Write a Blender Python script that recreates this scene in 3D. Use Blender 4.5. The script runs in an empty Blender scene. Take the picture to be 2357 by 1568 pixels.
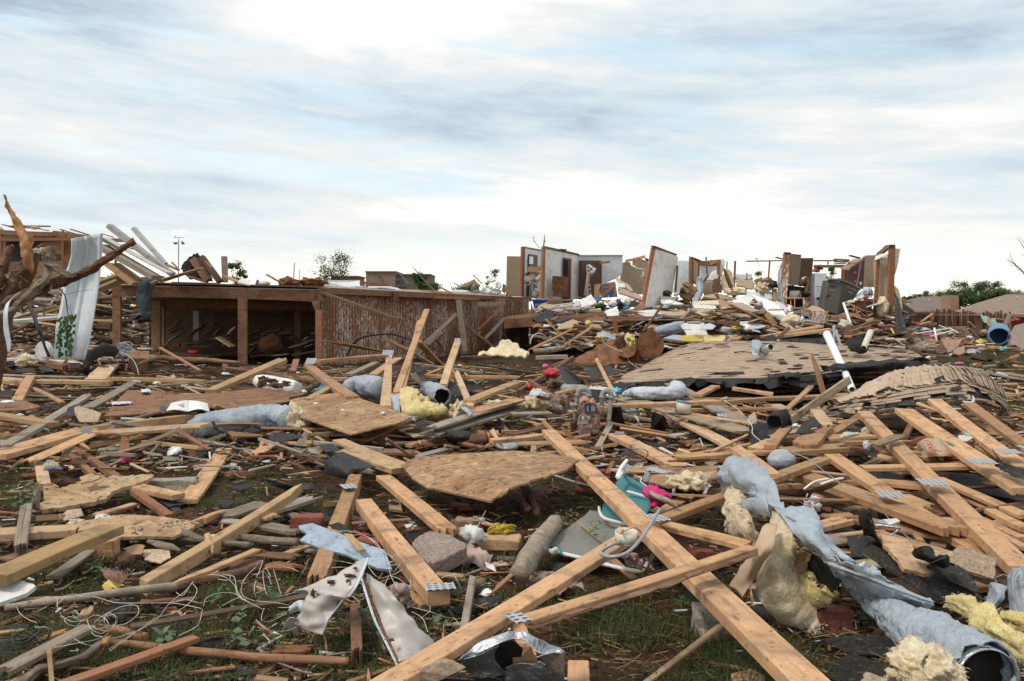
import bpy,bmesh,math,random
import numpy as np
from mathutils import Vector,Matrix,noise,Vector as Ve,Matrix as Mt
R=math.radians
random.seed(7)
S=bpy.context.scene
C=S.collection
#camera
EYE=1.45
F=1961.0
XC,YH=1178.5,714.0
cam=bpy.data.cameras.new('camera');camo=bpy.data.objects.new('camera',cam);C.objects.link(camo)
cam.lens=36.0*F/2357.0;cam.sensor_width=36.0
camo.location=(0,0,EYE);camo.rotation_euler=(R(90),0,0)
cam.shift_y=-(784.0-YH)/2357.0
cam.clip_start=.1;cam.clip_end=3000
S.camera=camo
#world
W=bpy.data.worlds.new('World');S.world=W;W.use_nodes=True
SUN_EL,SUN_ROT=R(42),R(-35)
class NT:
 def __init__(s,tree):s.t=tree;tree.nodes.clear()
 def n(s,typ,out=0,**k):
  nd=s.t.nodes.new(typ)
  for key,v in k.items():
   if key.startswith('_'):setattr(nd,key[1:],v);continue
   sk=nd.inputs[int(key[1:])]if key[0]=='i'and key[1:].isdigit()else nd.inputs[key.replace('__',' ')]
   if isinstance(v,bpy.types.NodeSocket):s.t.links.new(v,sk)
   elif isinstance(v,bpy.types.Node):s.t.links.new(v.outputs[0],sk)
   else:
    try:sk.default_value=v
    except Exception:sk.default_value=tuple(v)[:3]
  return nd.outputs[out]if len(nd.outputs)else None
 def math(s,op,a,b=.0,c=.0,clamp=False):return s.n('ShaderNodeMath',_operation=op,_use_clamp=clamp,i0=a,i1=b,i2=c)
 def mix(s,f,a,b,mode='MIX'):
  return s.n('ShaderNodeMixRGB',_blend_type=mode,i0=f,i1=a,i2=b)
 def ramp(s,f,stops,interp='LINEAR'):
  nd=s.t.nodes.new('ShaderNodeValToRGB');nd.color_ramp.interpolation=interp
  e=nd.color_ramp.elements
  while len(e)<len(stops):e.new(.5)
  for el,(p,c)in zip(e,stops):el.position=p;el.color=c if len(c)==4 else(*c,1)
  s.t.links.new(f,nd.inputs[0]);return nd.outputs[0]
 def noise(s,v,scale=5,detail=4,rough=.55,dist=0):return s.n('ShaderNodeTexNoise',Vector=v,Scale=scale,Detail=detail,Roughness=rough,Distortion=dist)
 def mapv(s,v,scale=(1,1,1),loc=(0,0,0),rot=(0,0,0)):return s.n('ShaderNodeMapping',Vector=v,Scale=scale,Location=loc,Rotation=rot)
w=NT(W.node_tree)
d=w.n('ShaderNodeTexCoord')
sx=w.t.nodes.new('ShaderNodeSeparateXYZ');w.t.links.new(d,sx.inputs[0])
az=w.math('ARCTAN2',sx.outputs[0],sx.outputs[1]);el=w.math('ARCSINE',sx.outputs[2])
elc=w.math('MAXIMUM',el,.0)
elp=w.math('POWER',w.math('ADD',elc,.02),.72)
cv=w.t.nodes.new('ShaderNodeCombineXYZ');w.t.links.new(az,cv.inputs[0]);w.t.links.new(elp,cv.inputs[1])
cvo=w.mapv(cv.outputs[0],rot=(0,0,R(4)))
big=w.noise(w.mapv(cvo,(1.9,10.5,1),(3.1,1.7,0)),1.0,6,.6,.25)
mid=w.noise(w.mapv(cvo,(6.5,30,1),(9.1,4.3,0),(0,0,R(-3))),1.0,6,.62,.25)
fine=w.noise(w.mapv(cvo,(22,75,1),(2.4,.3,0)),1.0,4,.6,.1)
t=w.math('ADD',w.math('MULTIPLY',big,.58),w.math('ADD',w.math('MULTIPLY',mid,.32),w.math('MULTIPLY',fine,.1)))
def blob(a0,e0,sa,se,amp):
 x=w.math('POWER',w.math('ABSOLUTE',w.math('DIVIDE',w.math('SUBTRACT',az,a0),sa)),2.0)
 y=w.math('POWER',w.math('ABSOLUTE',w.math('DIVIDE',w.math('SUBTRACT',el,e0),se)),2.0)
 return w.math('MULTIPLY',w.math('EXPONENT',w.math('MULTIPLY',w.math('ADD',x,y),-1.0)),amp)
for b in(blob(-.5,.325,.19,.06,-.19),blob(-.1,.34,.22,.06,.22),blob(.02,.115,.34,.03,.16),blob(.1,.275,.24,.045,-.1),
blob(.45,.3,.22,.06,-.07),blob(-.2,.22,.3,.03,-.07),blob(-.3,.14,.3,.025,-.05),blob(.5,.2,.2,.04,.05)):
 t=w.math('ADD',t,b)
cl=w.ramp(t,[(.29,(.35,.43,.52)),(.39,(.49,.575,.65)),(.47,(.6,.67,.71)),(.535,(.69,.71,.715)),(.61,(.81,.8,.775)),(.73,(1.02,.99,.93))])
gap=w.ramp(w.noise(w.mapv(cvo,(2.6,22,1),(5.3,8.8,0)),1.0,4,.55,.8),[(.52,(0,0,0)),(.66,(1,1,1))])
sky=w.n('ShaderNodeTexSky',_sky_type='NISHITA',_sun_disc=False,_sun_elevation=SUN_EL,_sun_rotation=SUN_ROT,_air_density=1.0,_dust_density=2.0)
skyc=w.mix(1.0,sky,(.085,.085,.085,1),'MULTIPLY')
skyb=w.mix(.7,skyc,(.52,.77,.9,1))
cl=w.mix(w.math('MULTIPLY',gap,.5),cl,skyb)
glow=w.math('EXPONENT',w.math('MULTIPLY',w.math('POWER',w.math('DIVIDE',elc,.066),2.0),-1.0))
cl=w.mix(w.math('MULTIPLY',glow,.85),cl,(1.16,1.07,.88,1))
bg=w.n('ShaderNodeBackground',Color=cl,Strength=1.0)
w.n('ShaderNodeOutputWorld',Surface=bg)
#sun behind thin cloud
sl=bpy.data.lights.new('sun','SUN');sl.energy=1.7;sl.angle=R(14);sl.color=(1.0,.89,.76)
so=bpy.data.objects.new('sun',sl);C.objects.link(so)
so.rotation_euler=Ve((math.sin(SUN_ROT)*math.cos(SUN_EL)*1,-.35*math.cos(SUN_EL),math.sin(SUN_EL))).to_track_quat('Z','Y').to_euler()
S.view_settings.view_transform='Standard';S.view_settings.look='None'
S.view_settings.exposure=.33;S.view_settings.gamma=1.0
S.render.engine='CYCLES'
S.cycles.max_bounces=6;S.cycles.diffuse_bounces=2;S.cycles.glossy_bounces=2;S.cycles.transmission_bounces=3
#picture -> world
TILES={'D':(0,0,1/.6138),'U1':(0,700,1/2.45),'U2':(960,700,1/2.45),'U3':(1880,860,1/2.946),'U4':(2640,860,1/2.946),
'U5':(3300,860,1/3.267),'M1':(0,1300,1/2.45),'M2':(960,1300,1/2.45),'M3':(1920,1300,1/2.45),'M4':(2880,1300,1/2.45),
'L1':(0,1915,1/2.45),'L2':(960,1915,1/2.45),'L3':(1920,1915,1/2.45),'L4':(2880,1915,1/2.45)}
CUR=['D']
def T(t):CUR[0]=t
def sc():return TILES[CUR[0]][2]*.6138
def dx(x,y):
 o=TILES[CUR[0]];return((o[0]+x*o[2])*.6138,(o[1]+y*o[2])*.6138)
def P(x,y,h=.0):
 """point seen at (x, y): on the level z = h, or at the distance h (or h-100) metres when h >= 6"""
 X,Y=dx(x,y)
 if h>=6:dd=h-100 if h>=100 else h
 else:dd=(EYE-h)*F/max(Y-YH,6.0)
 return Ve(((X-XC)/F*dd,dd,EYE-(Y-YH)/F*dd))
def proj(v):return Ve((XC+v.x/v.y*F,YH-(v.z-EYE)/v.y*F))
def ppm(v):return F/v.y
#object helpers
def tag(o,lb=None,cat=None,gp=None,kind=None):
 if lb:o['label']=lb
 if cat:o['category']=cat
 if gp:o['group']=gp
 if kind:o['kind']=kind
 return o
def thing(name,lb,cat,loc=(0,0,0),gp=None):
 o=bpy.data.objects.new(name,None);C.objects.link(o);o.location=loc;o.empty_display_size=.1
 return tag(o,lb,cat,gp)
def wm(o):return(wm(o.parent)@o.matrix_parent_inverse@o.matrix_basis)if o.parent else o.matrix_basis.copy()
def link(name,me,mat,M=None,pa=None,smooth=False):
 o=bpy.data.objects.new(name,me);C.objects.link(o)
 if mat is not None:me.materials.append(mat)
 if M is not None:o.matrix_world=M
 if pa is not None:
  o.parent=pa;o.matrix_parent_inverse=wm(pa).inverted()
 if smooth and len(me.polygons):me.polygons.foreach_set('use_smooth',[True]*len(me.polygons))
 return o
def mk(name,vs,fs,mat,pa=None,smooth=False,center=True):
 """mesh from world points; its origin is set at the middle of its points"""
 vs=[Ve(v)for v in vs]
 c=sum(vs,Ve())/len(vs)if center else Ve()
 me=bpy.data.meshes.new(name);me.from_pydata([v-c for v in vs],[],fs);me.update()
 return link(name,me,mat,Mt.Translation(c),pa,smooth)
def bmo(name,bm,mat,M=None,pa=None,smooth=False):
 me=bpy.data.meshes.new(name);bm.to_mesh(me);bm.free()
 return link(name,me,mat,M,pa,smooth)
def mod_solid(o,t,off=-1):
 m=o.modifiers.new('solid','SOLIDIFY');m.thickness=t;m.offset=off;return o
def cube_bm(sx,sy,sz,bev=.0,c=(0,0,0),bm=None):
 b=bm or bmesh.new()
 r=bmesh.ops.create_cube(b,size=1.0)
 bmesh.ops.scale(b,vec=(sx,sy,sz),verts=r['verts']);
 if bev>0:
  ed=list({e for v in r['verts']for e in v.link_edges})
  rr=bmesh.ops.bevel(b,geom=ed,offset=bev,segments=2,affect='EDGES');vv=list({v for f in rr['faces']for v in f.verts}|{v for v in r['verts']if v.is_valid})
 else:vv=r['verts']
 bmesh.ops.translate(b,vec=c,verts=vv)
 return b
LAND=[]
AUTO=[]
def where(x,y):
 best=None
 for(lx,ly,wd)in LAND:
  dxx,dyy=x-lx,(y-ly)*1.8
  q=math.hypot(dxx,dyy)
  if best is None or q<best[0]:best=(q,dxx,dyy,wd)
 q,a,b,wd=best
 if q<45:rel='beside'
 elif abs(a)>abs(b):rel='right of'if a>0 else 'left of'
 else:rel='in front of'if b>0 else 'behind'
 return rel+' '+wd
def alb(o,wd,cat,gp,p):
 q=proj(p);AUTO.append((o,wd,q.x,q.y));o['category']=cat
 if gp:o['group']=gp
def finish_labels():
 d={}
 for o,wd,x,y in AUTO:
  l=wd+' '+where(x,y);d.setdefault(l,[]).append((x,y,o))
 o1='first second third fourth fifth sixth seventh eighth ninth tenth eleventh twelfth thirteenth fourteenth fifteenth sixteenth seventeenth eighteenth nineteenth'.split();ordw=o1+['twentieth']+['twenty-'+q for q in o1[:9]]+['thirtieth']+['thirty-'+q for q in o1[:9]]+['fortieth']+['forty-'+q for q in o1[:9]]
 for l,it in d.items():
  it.sort(key=lambda q:q[0])
  for i,(x,y,o)in enumerate(it):
   n=len(it)
   if n==1:o['label']=l
   elif n==2:o['label']=l+(', the left one'if i==0 else ', the right one')
   elif i==0:o['label']=l+', leftmost'
   elif i==n-1:o['label']=l+', rightmost'
   else:o['label']=l+', %s from left'%ordw[min(i,48)]
   if len(o['label'].split())>16:o['label']=' '.join(o['label'].split()[:16])
   #materials
M={}
def newmat(name):
 m=bpy.data.materials.new(name);m.use_nodes=True;M[name]=m;return m,NT(m.node_tree)
def outp(n,col,rough=.8,bump=None,bs=.3,bd=.01,metal=.0,spec=.3,alpha=None,sss=0,sheen=0,trans=None,emit=None):
 k={'Base__Color':col,'Roughness':rough,'Metallic':metal,'Specular__IOR__Level':spec}
 if bump is not None:k['Normal']=n.n('ShaderNodeBump',Strength=bs,Distance=bd,Height=bump)
 if alpha is not None:k['Alpha']=alpha
 if sheen:k['Sheen__Weight']=sheen
 if emit:k['Emission__Color']=(*emit[0],1);k['Emission__Strength']=emit[1]
 p=n.n('ShaderNodeBsdfPrincipled',**k)
 if trans:
  tr=n.n('ShaderNodeBsdfTranslucent',Color=col);p=n.n('ShaderNodeMixShader',i0=trans,i1=p,i2=tr)
 n.n('ShaderNodeOutputMaterial',Surface=p)
def ovec(n,seed=True):
 tc=n.t.nodes.new('ShaderNodeTexCoord');v=tc.outputs[3]
 oi=n.t.nodes.new('ShaderNodeObjectInfo')
 rnd=oi.outputs['Random']
 if seed:
  v=n.n('ShaderNodeVectorMath',_operation='ADD',i0=v,i1=n.n('ShaderNodeCombineXYZ',i0=n.math('MULTIPLY',rnd,37.0),i1=n.math('MULTIPLY',rnd,91.0),i2=n.math('MULTIPLY',rnd,53.0)))
 return v,rnd
def dirt(n,v,col,dcol=(.07,.045,.03,1),lo=.5,hi=.72,amt=.6,scale=6):
 f=n.ramp(n.noise(v,scale,6,.65,.6),[(lo,(0,0,0)),(hi,(1,1,1))])
 return n.mix(n.math('MULTIPLY',f,amt),col,dcol)
def wood(name,c0,c1,c2,gs=26,dirtc=(.08,.05,.03,1),da=.5,bs=.25,var=.35,knots=True,crack=.0,bd_=.006):
 m,n=newmat(name);v,rnd=ovec(n)
 gv=n.mapv(v,(1.3,gs,gs));g=n.noise(gv,1.6,6,.62,.9)
 wv=n.n('ShaderNodeTexNoise',0,Vector=n.mapv(v,(.5,13,13),rot=(0,0,.04)),Scale=1.0,Detail=2.0,Distortion=1.5)
 bl=n.noise(v,1.7,4,.6,.4)
 gg=n.math('ADD',n.math('MULTIPLY',g,.8),n.math('MULTIPLY',wv,.2))
 col=n.ramp(gg,[(.3,c0),(.5,c1),(.7,c2)])
 col=n.mix(n.ramp(bl,[(.35,(0,0,0)),(.7,(.55,.55,.55))]),col,tuple(q*.72+.02 for q in c1[:3])+(1,))
 f=n.math('ADD',n.math('MULTIPLY',rnd,var*2),1.0-var)
 col=n.mix(1.0,col,n.n('ShaderNodeCombineXYZ',i0=f,i1=n.math('POWER',f,1.08),i2=n.math('POWER',f,1.2)),'MULTIPLY')
 if knots:
  k=n.n('ShaderNodeTexVoronoi',0,Vector=n.mapv(v,(2.6,9,9)),Scale=1.0,Randomness=1.0)
  kf=n.ramp(k,[(.07,(1,1,1)),(.13,(0,0,0))]);col=n.mix(n.math('MULTIPLY',kf,.7),col,(c0[0]*.35,c0[1]*.3,c0[2]*.3,1))
 col=dirt(n,v,col,dirtc,.5,.68,da,5)
 sp=n.ramp(n.noise(v,32,4,.7),[(.6,(0,0,0)),(.66,(1,1,1))]);col=n.mix(n.math('MULTIPLY',sp,.7),col,(.06,.04,.03,1))
 if crack:
  ck=n.ramp(n.noise(n.mapv(v,(1.0,60,60)),1.2,4,.7,1.5),[(.35,(1,1,1)),(.42,(0,0,0))]);col=n.mix(n.math('MULTIPLY',ck,crack),col,(.03,.02,.015,1))
 wg=n.ramp(n.noise(v,2.6,5,.65,1.2),[(.48,(0,0,0)),(.66,(1,1,1))]);col=n.mix(n.math('MULTIPLY',wg,n.math('MULTIPLY',rnd,.4)),col,(.23,.175,.13,1))
 outp(n,col,.78,gg,bs,bd_)
wood('pine',(.36,.185,.085,1),(.53,.3,.15,1),(.63,.4,.22,1),var=.27,da=.65)
wood('pip',(.46,.28,.15,1),(.58,.38,.22,1),(.66,.46,.3,1),var=.18,da=.4)
wood('yellow',(.33,.19,.085,1),(.48,.305,.145,1),(.57,.4,.21,1),var=.25,da=.55)
wood('grey',(.17,.13,.095,1),(.3,.24,.18,1),(.42,.36,.29,1),da=.5,bs=.5,knots=False,crack=.7,var=.3)
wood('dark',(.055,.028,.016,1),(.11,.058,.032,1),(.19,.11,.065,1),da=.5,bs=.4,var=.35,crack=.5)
wood('red',(.2,.078,.036,1),(.34,.145,.07,1),(.44,.22,.12,1),da=.35,var=.25,crack=.3)
wood('stain',(.12,.055,.028,1),(.24,.115,.058,1),(.34,.185,.105,1),da=.55,var=.25,crack=.3,dirtc=(.035,.02,.013,1))
wood('pto',(.1,.08,.06,1),(.36,.27,.17,1),(.45,.35,.23,1),da=.8,dirtc=(.02,.018,.018,1),crack=.4)
wood('whw',(.55,.53,.5,1),(.68,.67,.65,1),(.76,.75,.73,1),da=.35,knots=False,crack=.15)
wood('bluewood',(.27,.34,.43,1),(.36,.44,.54,1),(.42,.5,.6,1),gs=14,da=.4,knots=False,crack=.2,dirtc=(.06,.06,.06,1))
wood('bark',(.09,.045,.03,1),(.23,.115,.065,1),(.38,.21,.12,1),gs=9,da=.5,bs=1,knots=False,crack=.6,bd_=.05)
wood('bkg',(.12,.09,.065,1),(.27,.21,.155,1),(.42,.36,.28,1),gs=8,da=.6,bs=1,knots=False,crack=.4,bd_=.03)
wood('stp',(.33,.13,.045,1),(.48,.22,.08,1),(.6,.33,.15,1),gs=14,da=.25,bs=.6,knots=False,crack=.4)
def osb(name,cols,amt=.5,smear=.5,sc=1.0):
 m,n=newmat(name);v,rnd=ovec(n)
 parts=[]
 v1=n.n('ShaderNodeTexVoronoi',1,Vector=n.mapv(v,(5.5*sc,24*sc,5)),Scale=1.0)
 v2=n.n('ShaderNodeTexVoronoi',1,Vector=n.mapv(v,(14*sc,10*sc,5),rot=(0,0,.7)),Scale=1.0)
 pick=n.ramp(n.noise(v,9,3),[(.48,(0,0,0)),(.52,(1,1,1))])
 cc=n.mix(pick,v1,v2)
 bw=n.n('ShaderNodeSeparateColor',Color=cc)
 col=n.ramp(bw,[(.0,cols[0]),(.35,cols[1]),(.75,cols[2]),(1,cols[3])])
 g=n.noise(n.mapv(v,(3.5,36,12)),1.5,6,.7,1.5)
 col=n.mix(.5,col,n.ramp(g,[(.3,cols[0]),(.7,cols[3])]))
 col=dirt(n,v,col,(.19,.08,.04,1),.42,.7,smear,2.2)
 col=dirt(n,v,col,(.05,.035,.025,1),.57,.63,.85,20)
 outp(n,col,.85,n.math('ADD',bw,g),.9,.012)
osb('osb',[(.17,.08,.035,1),(.4,.22,.1,1),(.5,.3,.15,1),(.66,.46,.28,1)],smear=.65)
osb('osb_muddy',[(.15,.065,.032,1),(.26,.115,.055,1),(.34,.17,.09,1),(.45,.28,.16,1)],smear=.85)
osb('ply',[(.3,.17,.085,1),(.47,.3,.16,1),(.57,.39,.22,1),(.66,.48,.3,1)],smear=.15,sc=.6)
def granul(name,c0,c1,gran=.5,dark=.5,var=.3,patch=None):
 m,n=newmat(name);v,rnd=ovec(n)
 g=n.noise(v,60,6,.85);b=n.noise(v,3.5,5,.6,.5)
 col=n.ramp(g,[(.4,c0),(.6,c1)])
 f=n.math('ADD',n.math('MULTIPLY',rnd,var*2),1-var);col=n.mix(1,col,n.n('ShaderNodeCombineXYZ',i0=f,i1=f,i2=f),'MULTIPLY')
 col=n.mix(n.math('MULTIPLY',n.ramp(b,[(.42,(0,0,0)),(.68,(1,1,1))]),dark),col,patch or(c0[0]*.5,c0[1]*.5,c0[2]*.5,1))
 sp=n.ramp(n.noise(v,30,4,.7),[(.6,(0,0,0)),(.66,(1,1,1))]);col=n.mix(n.math('MULTIPLY',sp,.35),col,(.3,.2,.13,1))
 outp(n,col,.93,g,.5,.004,spec=.15)
granul('shingle',(.27,.19,.13,1),(.56,.43,.32,1),dark=.25)
granul('shd',(.014,.014,.015,1),(.05,.048,.046,1),dark=.4,patch=(.09,.075,.06,1))
granul('tar',(.022,.024,.027,1),(.05,.053,.057,1),dark=.35,patch=(.1,.09,.08,1))
granul('concrete',(.24,.21,.17,1),(.44,.39,.33,1))
granul('stone',(.16,.11,.095,1),(.4,.33,.29,1),dark=.5,patch=(.24,.13,.1,1))
granul('brick',(.21,.07,.052,1),(.34,.13,.095,1),dark=.3)
granul('brick_tan',(.26,.16,.1,1),(.42,.29,.2,1),dark=.3)
granul('rubber',(.012,.012,.013,1),(.028,.028,.03,1),dark=.4,patch=(.07,.055,.04,1))
def plain(name,c,rough=.6,var=.12,metal=0,spec=.4,dcol=(.13,.085,.055,1),da=.45,ds=7,bump=True,bs=.15,trans=None,bsc=9):
 m,n=newmat(name);v,rnd=ovec(n)
 f=n.math('ADD',n.math('MULTIPLY',rnd,var*2),1-var)
 col=n.mix(1,(*c,1),n.n('ShaderNodeCombineXYZ',i0=f,i1=f,i2=f),'MULTIPLY')
 b=n.noise(v,bsc,5,.6,.4)
 col=n.mix(.35,col,n.mix(1,col,n.ramp(b,[(.3,(.72,.72,.72)),(.7,(1.15,1.15,1.15))]),'MULTIPLY'))
 col=dirt(n,v,col,dcol,.5,.7,da,ds)
 sp=n.ramp(n.noise(v,28,4,.75),[(.62,(0,0,0)),(.67,(1,1,1))]);col=n.mix(n.math('MULTIPLY',sp,.55*min(1,da*2)),col,(.09,.06,.04,1))
 if bs>.4:b=n.math('ADD',n.math('MULTIPLY',n.math('ABSOLUTE',n.math('SUBTRACT',n.noise(v,bsc*2.2,4,.5,1.2),.5)),3.0),b)
 outp(n,col,rough,b if bump else None,bs,.02,metal,spec,trans=trans)
plain('wrap',(.37,.425,.48),.42,bs=.42,bsc=8,da=.3,var=.06,dcol=(.2,.18,.16,1))
plain('wrp',(.55,.59,.64),.45,bs=.5,bsc=6,da=.3,var=.06)
plain('galv',(.5,.53,.56),.38,metal=.75,da=.35,bs=.5,bsc=4)
plain('std',(.34,.35,.36),.5,metal=.4,da=.5)
plain('smt',(.5,.46,.43),.5,metal=.15,da=.35,bs=.25,bsc=4,dcol=(.22,.13,.08,1))
plain('wmt',(.66,.72,.77),.42,da=.28,ds=5,bs=.25,bsc=3,dcol=(.3,.2,.13,1))
plain('white',(.72,.72,.7),.55,da=.35)
plain('wcl',(.8,.8,.78),.4,da=.15)
plain('drywall',(.78,.765,.73),.85,da=.5,ds=3,dcol=(.42,.27,.18,1))
plain('dwb',(.7,.76,.79),.85,da=.25,ds=3,dcol=(.36,.28,.2,1))
plain('wtn',(.46,.36,.25),.85,da=.4,ds=2.5,dcol=(.28,.17,.1,1))
plain('ppb',(.45,.32,.21),.8,da=.25)
plain('dbk',(.34,.25,.17),.85,da=.4,dcol=(.2,.12,.07,1))
plain('pnb',(.105,.05,.03),.6,da=.3,dcol=(.05,.03,.02,1))
plain('pnd',(.26,.19,.125),.6,da=.3)
plain('cdb',(.42,.25,.13),.85,da=.25)
plain('black',(.018,.018,.02),.5,da=.3)
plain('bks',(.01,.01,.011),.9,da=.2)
plain('rubble_grey',(.24,.235,.23),.8,da=.5)
plain('bin_brown',(.085,.07,.06),.5,da=.3,dcol=(.17,.14,.11,1))
plain('blue',(.02,.09,.5),.45,da=.15)
plain('blp',(.05,.12,.3),.8,da=.1)
plain('bbl',(.1,.23,.42),.45,da=.2)
plain('cyan',(.1,.46,.66),.6,da=.15)
plain('teal',(.045,.2,.22),.7,da=.4,dcol=(.12,.12,.11,1))
plain('grey_fabric',(.22,.22,.2),.9,da=.4)
plain('jean',(.045,.065,.075),.9,da=.3)
plain('magenta',(.6,.03,.17),.8,da=.1)
plain('pink',(.55,.12,.3),.7,da=.15)
plain('redpaint',(.42,.02,.025),.4,da=.2)
plain('pkc',(.42,.31,.27),.9,da=.3)
plain('llc',(.6,.57,.66),.9,da=.2)
plain('yellowcloth',(.42,.29,.03),.9,da=.25)
plain('yep',(.7,.55,.12),.6,da=.15)
plain('orange',(.75,.17,.03),.5,da=.05)
plain('cream',(.62,.58,.48),.5,da=.3)
plain('pvc',(.68,.64,.56),.4,da=.5,dcol=(.2,.13,.08,1))
plain('greenplastic',(.12,.45,.16),.5,da=.1)
plain('grs',(.22,.38,.3),.6,da=.3)
plain('brass',(.55,.4,.12),.3,metal=.8,da=.1)
plain('ink',(.05,.045,.05),.9,da=0)
plain('redink',(.5,.03,.05),.9,da=0)
plain('greenink',(.05,.16,.11),.9,da=.2)
plain('cik',(.5,.45,.36),.8,da=.1)
plain('yik',(.8,.66,.12),.7,da=.05)
plain('roof_far',(.17,.13,.105),.95,da=.3,ds=2)
plain('glassy',(.05,.07,.08),.15,da=.3)
plain('soc',(.14,.055,.032),.95,da=.4)
def ins(name,c0,c1):
 m,n=newmat(name);v,rnd=ovec(n)
 a=n.noise(v,14,8,.72,.8);b=n.noise(v,60,3,.8)
 col=n.ramp(a,[(.32,c0),(.6,c1)])
 col=dirt(n,v,col,(.22,.14,.06,1),.54,.7,.6,8)
 col=n.mix(n.ramp(b,[(.35,(.55,.55,.55)),(.55,(0,0,0))]),col,tuple(q*.62 for q in c0[:3])+(1,))
 outp(n,col,.95,n.math('ADD',a,n.math('MULTIPLY',b,.5)),.75,.025,spec=.1,sheen=.3)
ins('iye',(.62,.46,.14,1),(.86,.73,.34,1))
ins('icr',(.66,.49,.26,1),(.9,.79,.56,1))
ins('ins_brown',(.13,.05,.018,1),(.27,.115,.045,1))
ins('ins_pink',(.42,.2,.14,1),(.66,.4,.31,1))
m,n=newmat('rust');v,rnd=ovec(n)
a=n.noise(v,5,7,.7,.6)
outp(n,n.ramp(a,[(.3,(.05,.03,.022)),(.45,(.13,.055,.03)),(.56,(.24,.1,.045)),(.7,(.16,.1,.075))]),.85,a,.4,.01)
m,n=newmat('rgy');v,rnd=ovec(n)
a=n.noise(v,16,6,.65,.5)
outp(n,n.ramp(a,[(.44,(.28,.29,.29)),(.49,(.22,.2,.18)),(.52,(.24,.1,.05)),(.64,(.13,.055,.03))]),.65,a,.4,.006)
m,n=newmat('gyp');v,rnd=ovec(n)
a=n.noise(v,11,6,.65,.5)
outp(n,n.ramp(a,[(.5,(.3,.3,.29)),(.58,(.24,.21,.18)),(.64,(.25,.11,.06))]),.6,a,.25,.006)
def siding(name,thr=.5):
 m,n=newmat(name)
 tc=n.t.nodes.new('ShaderNodeTexCoord');v=tc.outputs[3]
 a=n.noise(n.mapv(v,(24,24,8)),1.0,6,.75,.8);b=n.noise(n.mapv(v,(1.3,1.3,.25)),1.0,4,.6)
 f=n.math('ADD',n.math('MULTIPLY',a,.7),n.math('MULTIPLY',b,.3))
 col=n.mix(n.ramp(f,[(thr-.015,(0,0,0)),(thr+.015,(1,1,1))]),(.27,.12,.06,1),(.66,.6,.53,1))
 col=n.mix(.5,col,n.mix(1,col,n.ramp(n.noise(v,3,5),[(.3,(.6,.55,.5)),(.7,(1.1,1.1,1.1))]),'MULTIPLY'))
 outp(n,col,.85,f,.4,.01)
siding('siding',.53);siding('siding_brown',.53)
m,n=newmat('bkw');tc=n.t.nodes.new('ShaderNodeTexCoord')
bt=n.n('ShaderNodeTexBrick',0,Vector=n.mapv(tc.outputs[3],(1,1,1),rot=(R(90),0,0)),Color1=(.3,.15,.1,1),Color2=(.4,.22,.15,1),Mortar=(.36,.31,.26,1),Scale=4.5,Mortar__Size=.02)
outp(n,bt,.9)
m,n=newmat('rooftile');tc=n.t.nodes.new('ShaderNodeTexCoord')
bt=n.n('ShaderNodeTexBrick',0,Vector=n.mapv(tc.outputs[3],(1,1,2.2),rot=(R(90),0,0)),Color1=(.25,.18,.13,1),Color2=(.34,.25,.18,1),Mortar=(.16,.11,.09,1),Scale=3.0,Mortar__Size=.03)
outp(n,bt,.95)
m,n=newmat('nailplate');tc=n.t.nodes.new('ShaderNodeTexCoord');v=tc.outputs[3]
s_=n.t.nodes.new('ShaderNodeSeparateXYZ');n.t.links.new(v,s_.inputs[0])
fx=n.math('ABSOLUTE',n.math('SUBTRACT',n.math('FRACT',n.math('MULTIPLY',s_.outputs[0],30.0)),.5))
fy=n.math('ABSOLUTE',n.math('SUBTRACT',n.math('FRACT',n.math('MULTIPLY',s_.outputs[1],34.0)),.5))
slot=n.math('MULTIPLY',n.math('LESS_THAN',fx,.3),n.math('LESS_THAN',fy,.22))
col=n.mix(slot,(.46,.48,.5,1),(.04,.03,.025,1))
outp(n,dirt(n,v,col,(.2,.17,.13,1),.5,.7,.5,20),.42,slot,-.4,.004,metal=.35)
m,n=newmat('ground');tc=n.t.nodes.new('ShaderNodeTexCoord');v=tc.outputs[3]
a=n.noise(v,.9,8,.65,.5);b=n.noise(v,14,6,.75,.8);c_=n.noise(v,70,4,.8)
col=n.ramp(b,[(.35,(.03,.017,.012)),(.5,(.095,.045,.027)),(.62,(.155,.07,.04)),(.72,(.18,.12,.07))])
gcol=n.ramp(c_,[(.35,(.018,.017,.008)),(.5,(.05,.045,.02)),(.65,(.12,.095,.05))])
col=n.mix(n.ramp(n.math('ADD',n.math('MULTIPLY',a,.7),n.math('MULTIPLY',b,.3)),[(.46,(0,0,0)),(.54,(1,1,1))]),col,gcol)
outp(n,col,.95,n.math('ADD',b,n.math('MULTIPLY',c_,.4)),.9,.04,spec=.1)
def attr(name,rough=.85,trans=None):
 m,n=newmat(name);a=n.n('ShaderNodeVertexColor',_layer_name='Col')
 tc=n.t.nodes.new('ShaderNodeTexCoord');g=n.noise(tc.outputs[3],60,4,.7)
 col=n.mix(.6,a,n.mix(1,a,n.ramp(g,[(.3,(.6,.58,.55)),(.7,(1.25,1.25,1.25))]),'MULTIPLY'))
 outp(n,col,rough,trans=trans,spec=.2)
attr('chips');attr('blades',.6,.35);attr('leafy',.55,.3)
def leafm(name,c0,c1,tr=.3):
 m,n=newmat(name);v,rnd=ovec(n)
 outp(n,n.ramp(n.noise(v,6,4,.6),[(.3,c0),(.7,c1)]),.5,trans=tr)
leafm('leaf',(.035,.085,.022),(.09,.17,.05));leafm('leaf_dull',(.07,.12,.06),(.15,.22,.12),.2)
m,n=newmat('lamp_lit');outp(n,(1,1,1,1),.5,emit=((1,.97,.9),12.0))
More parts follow.
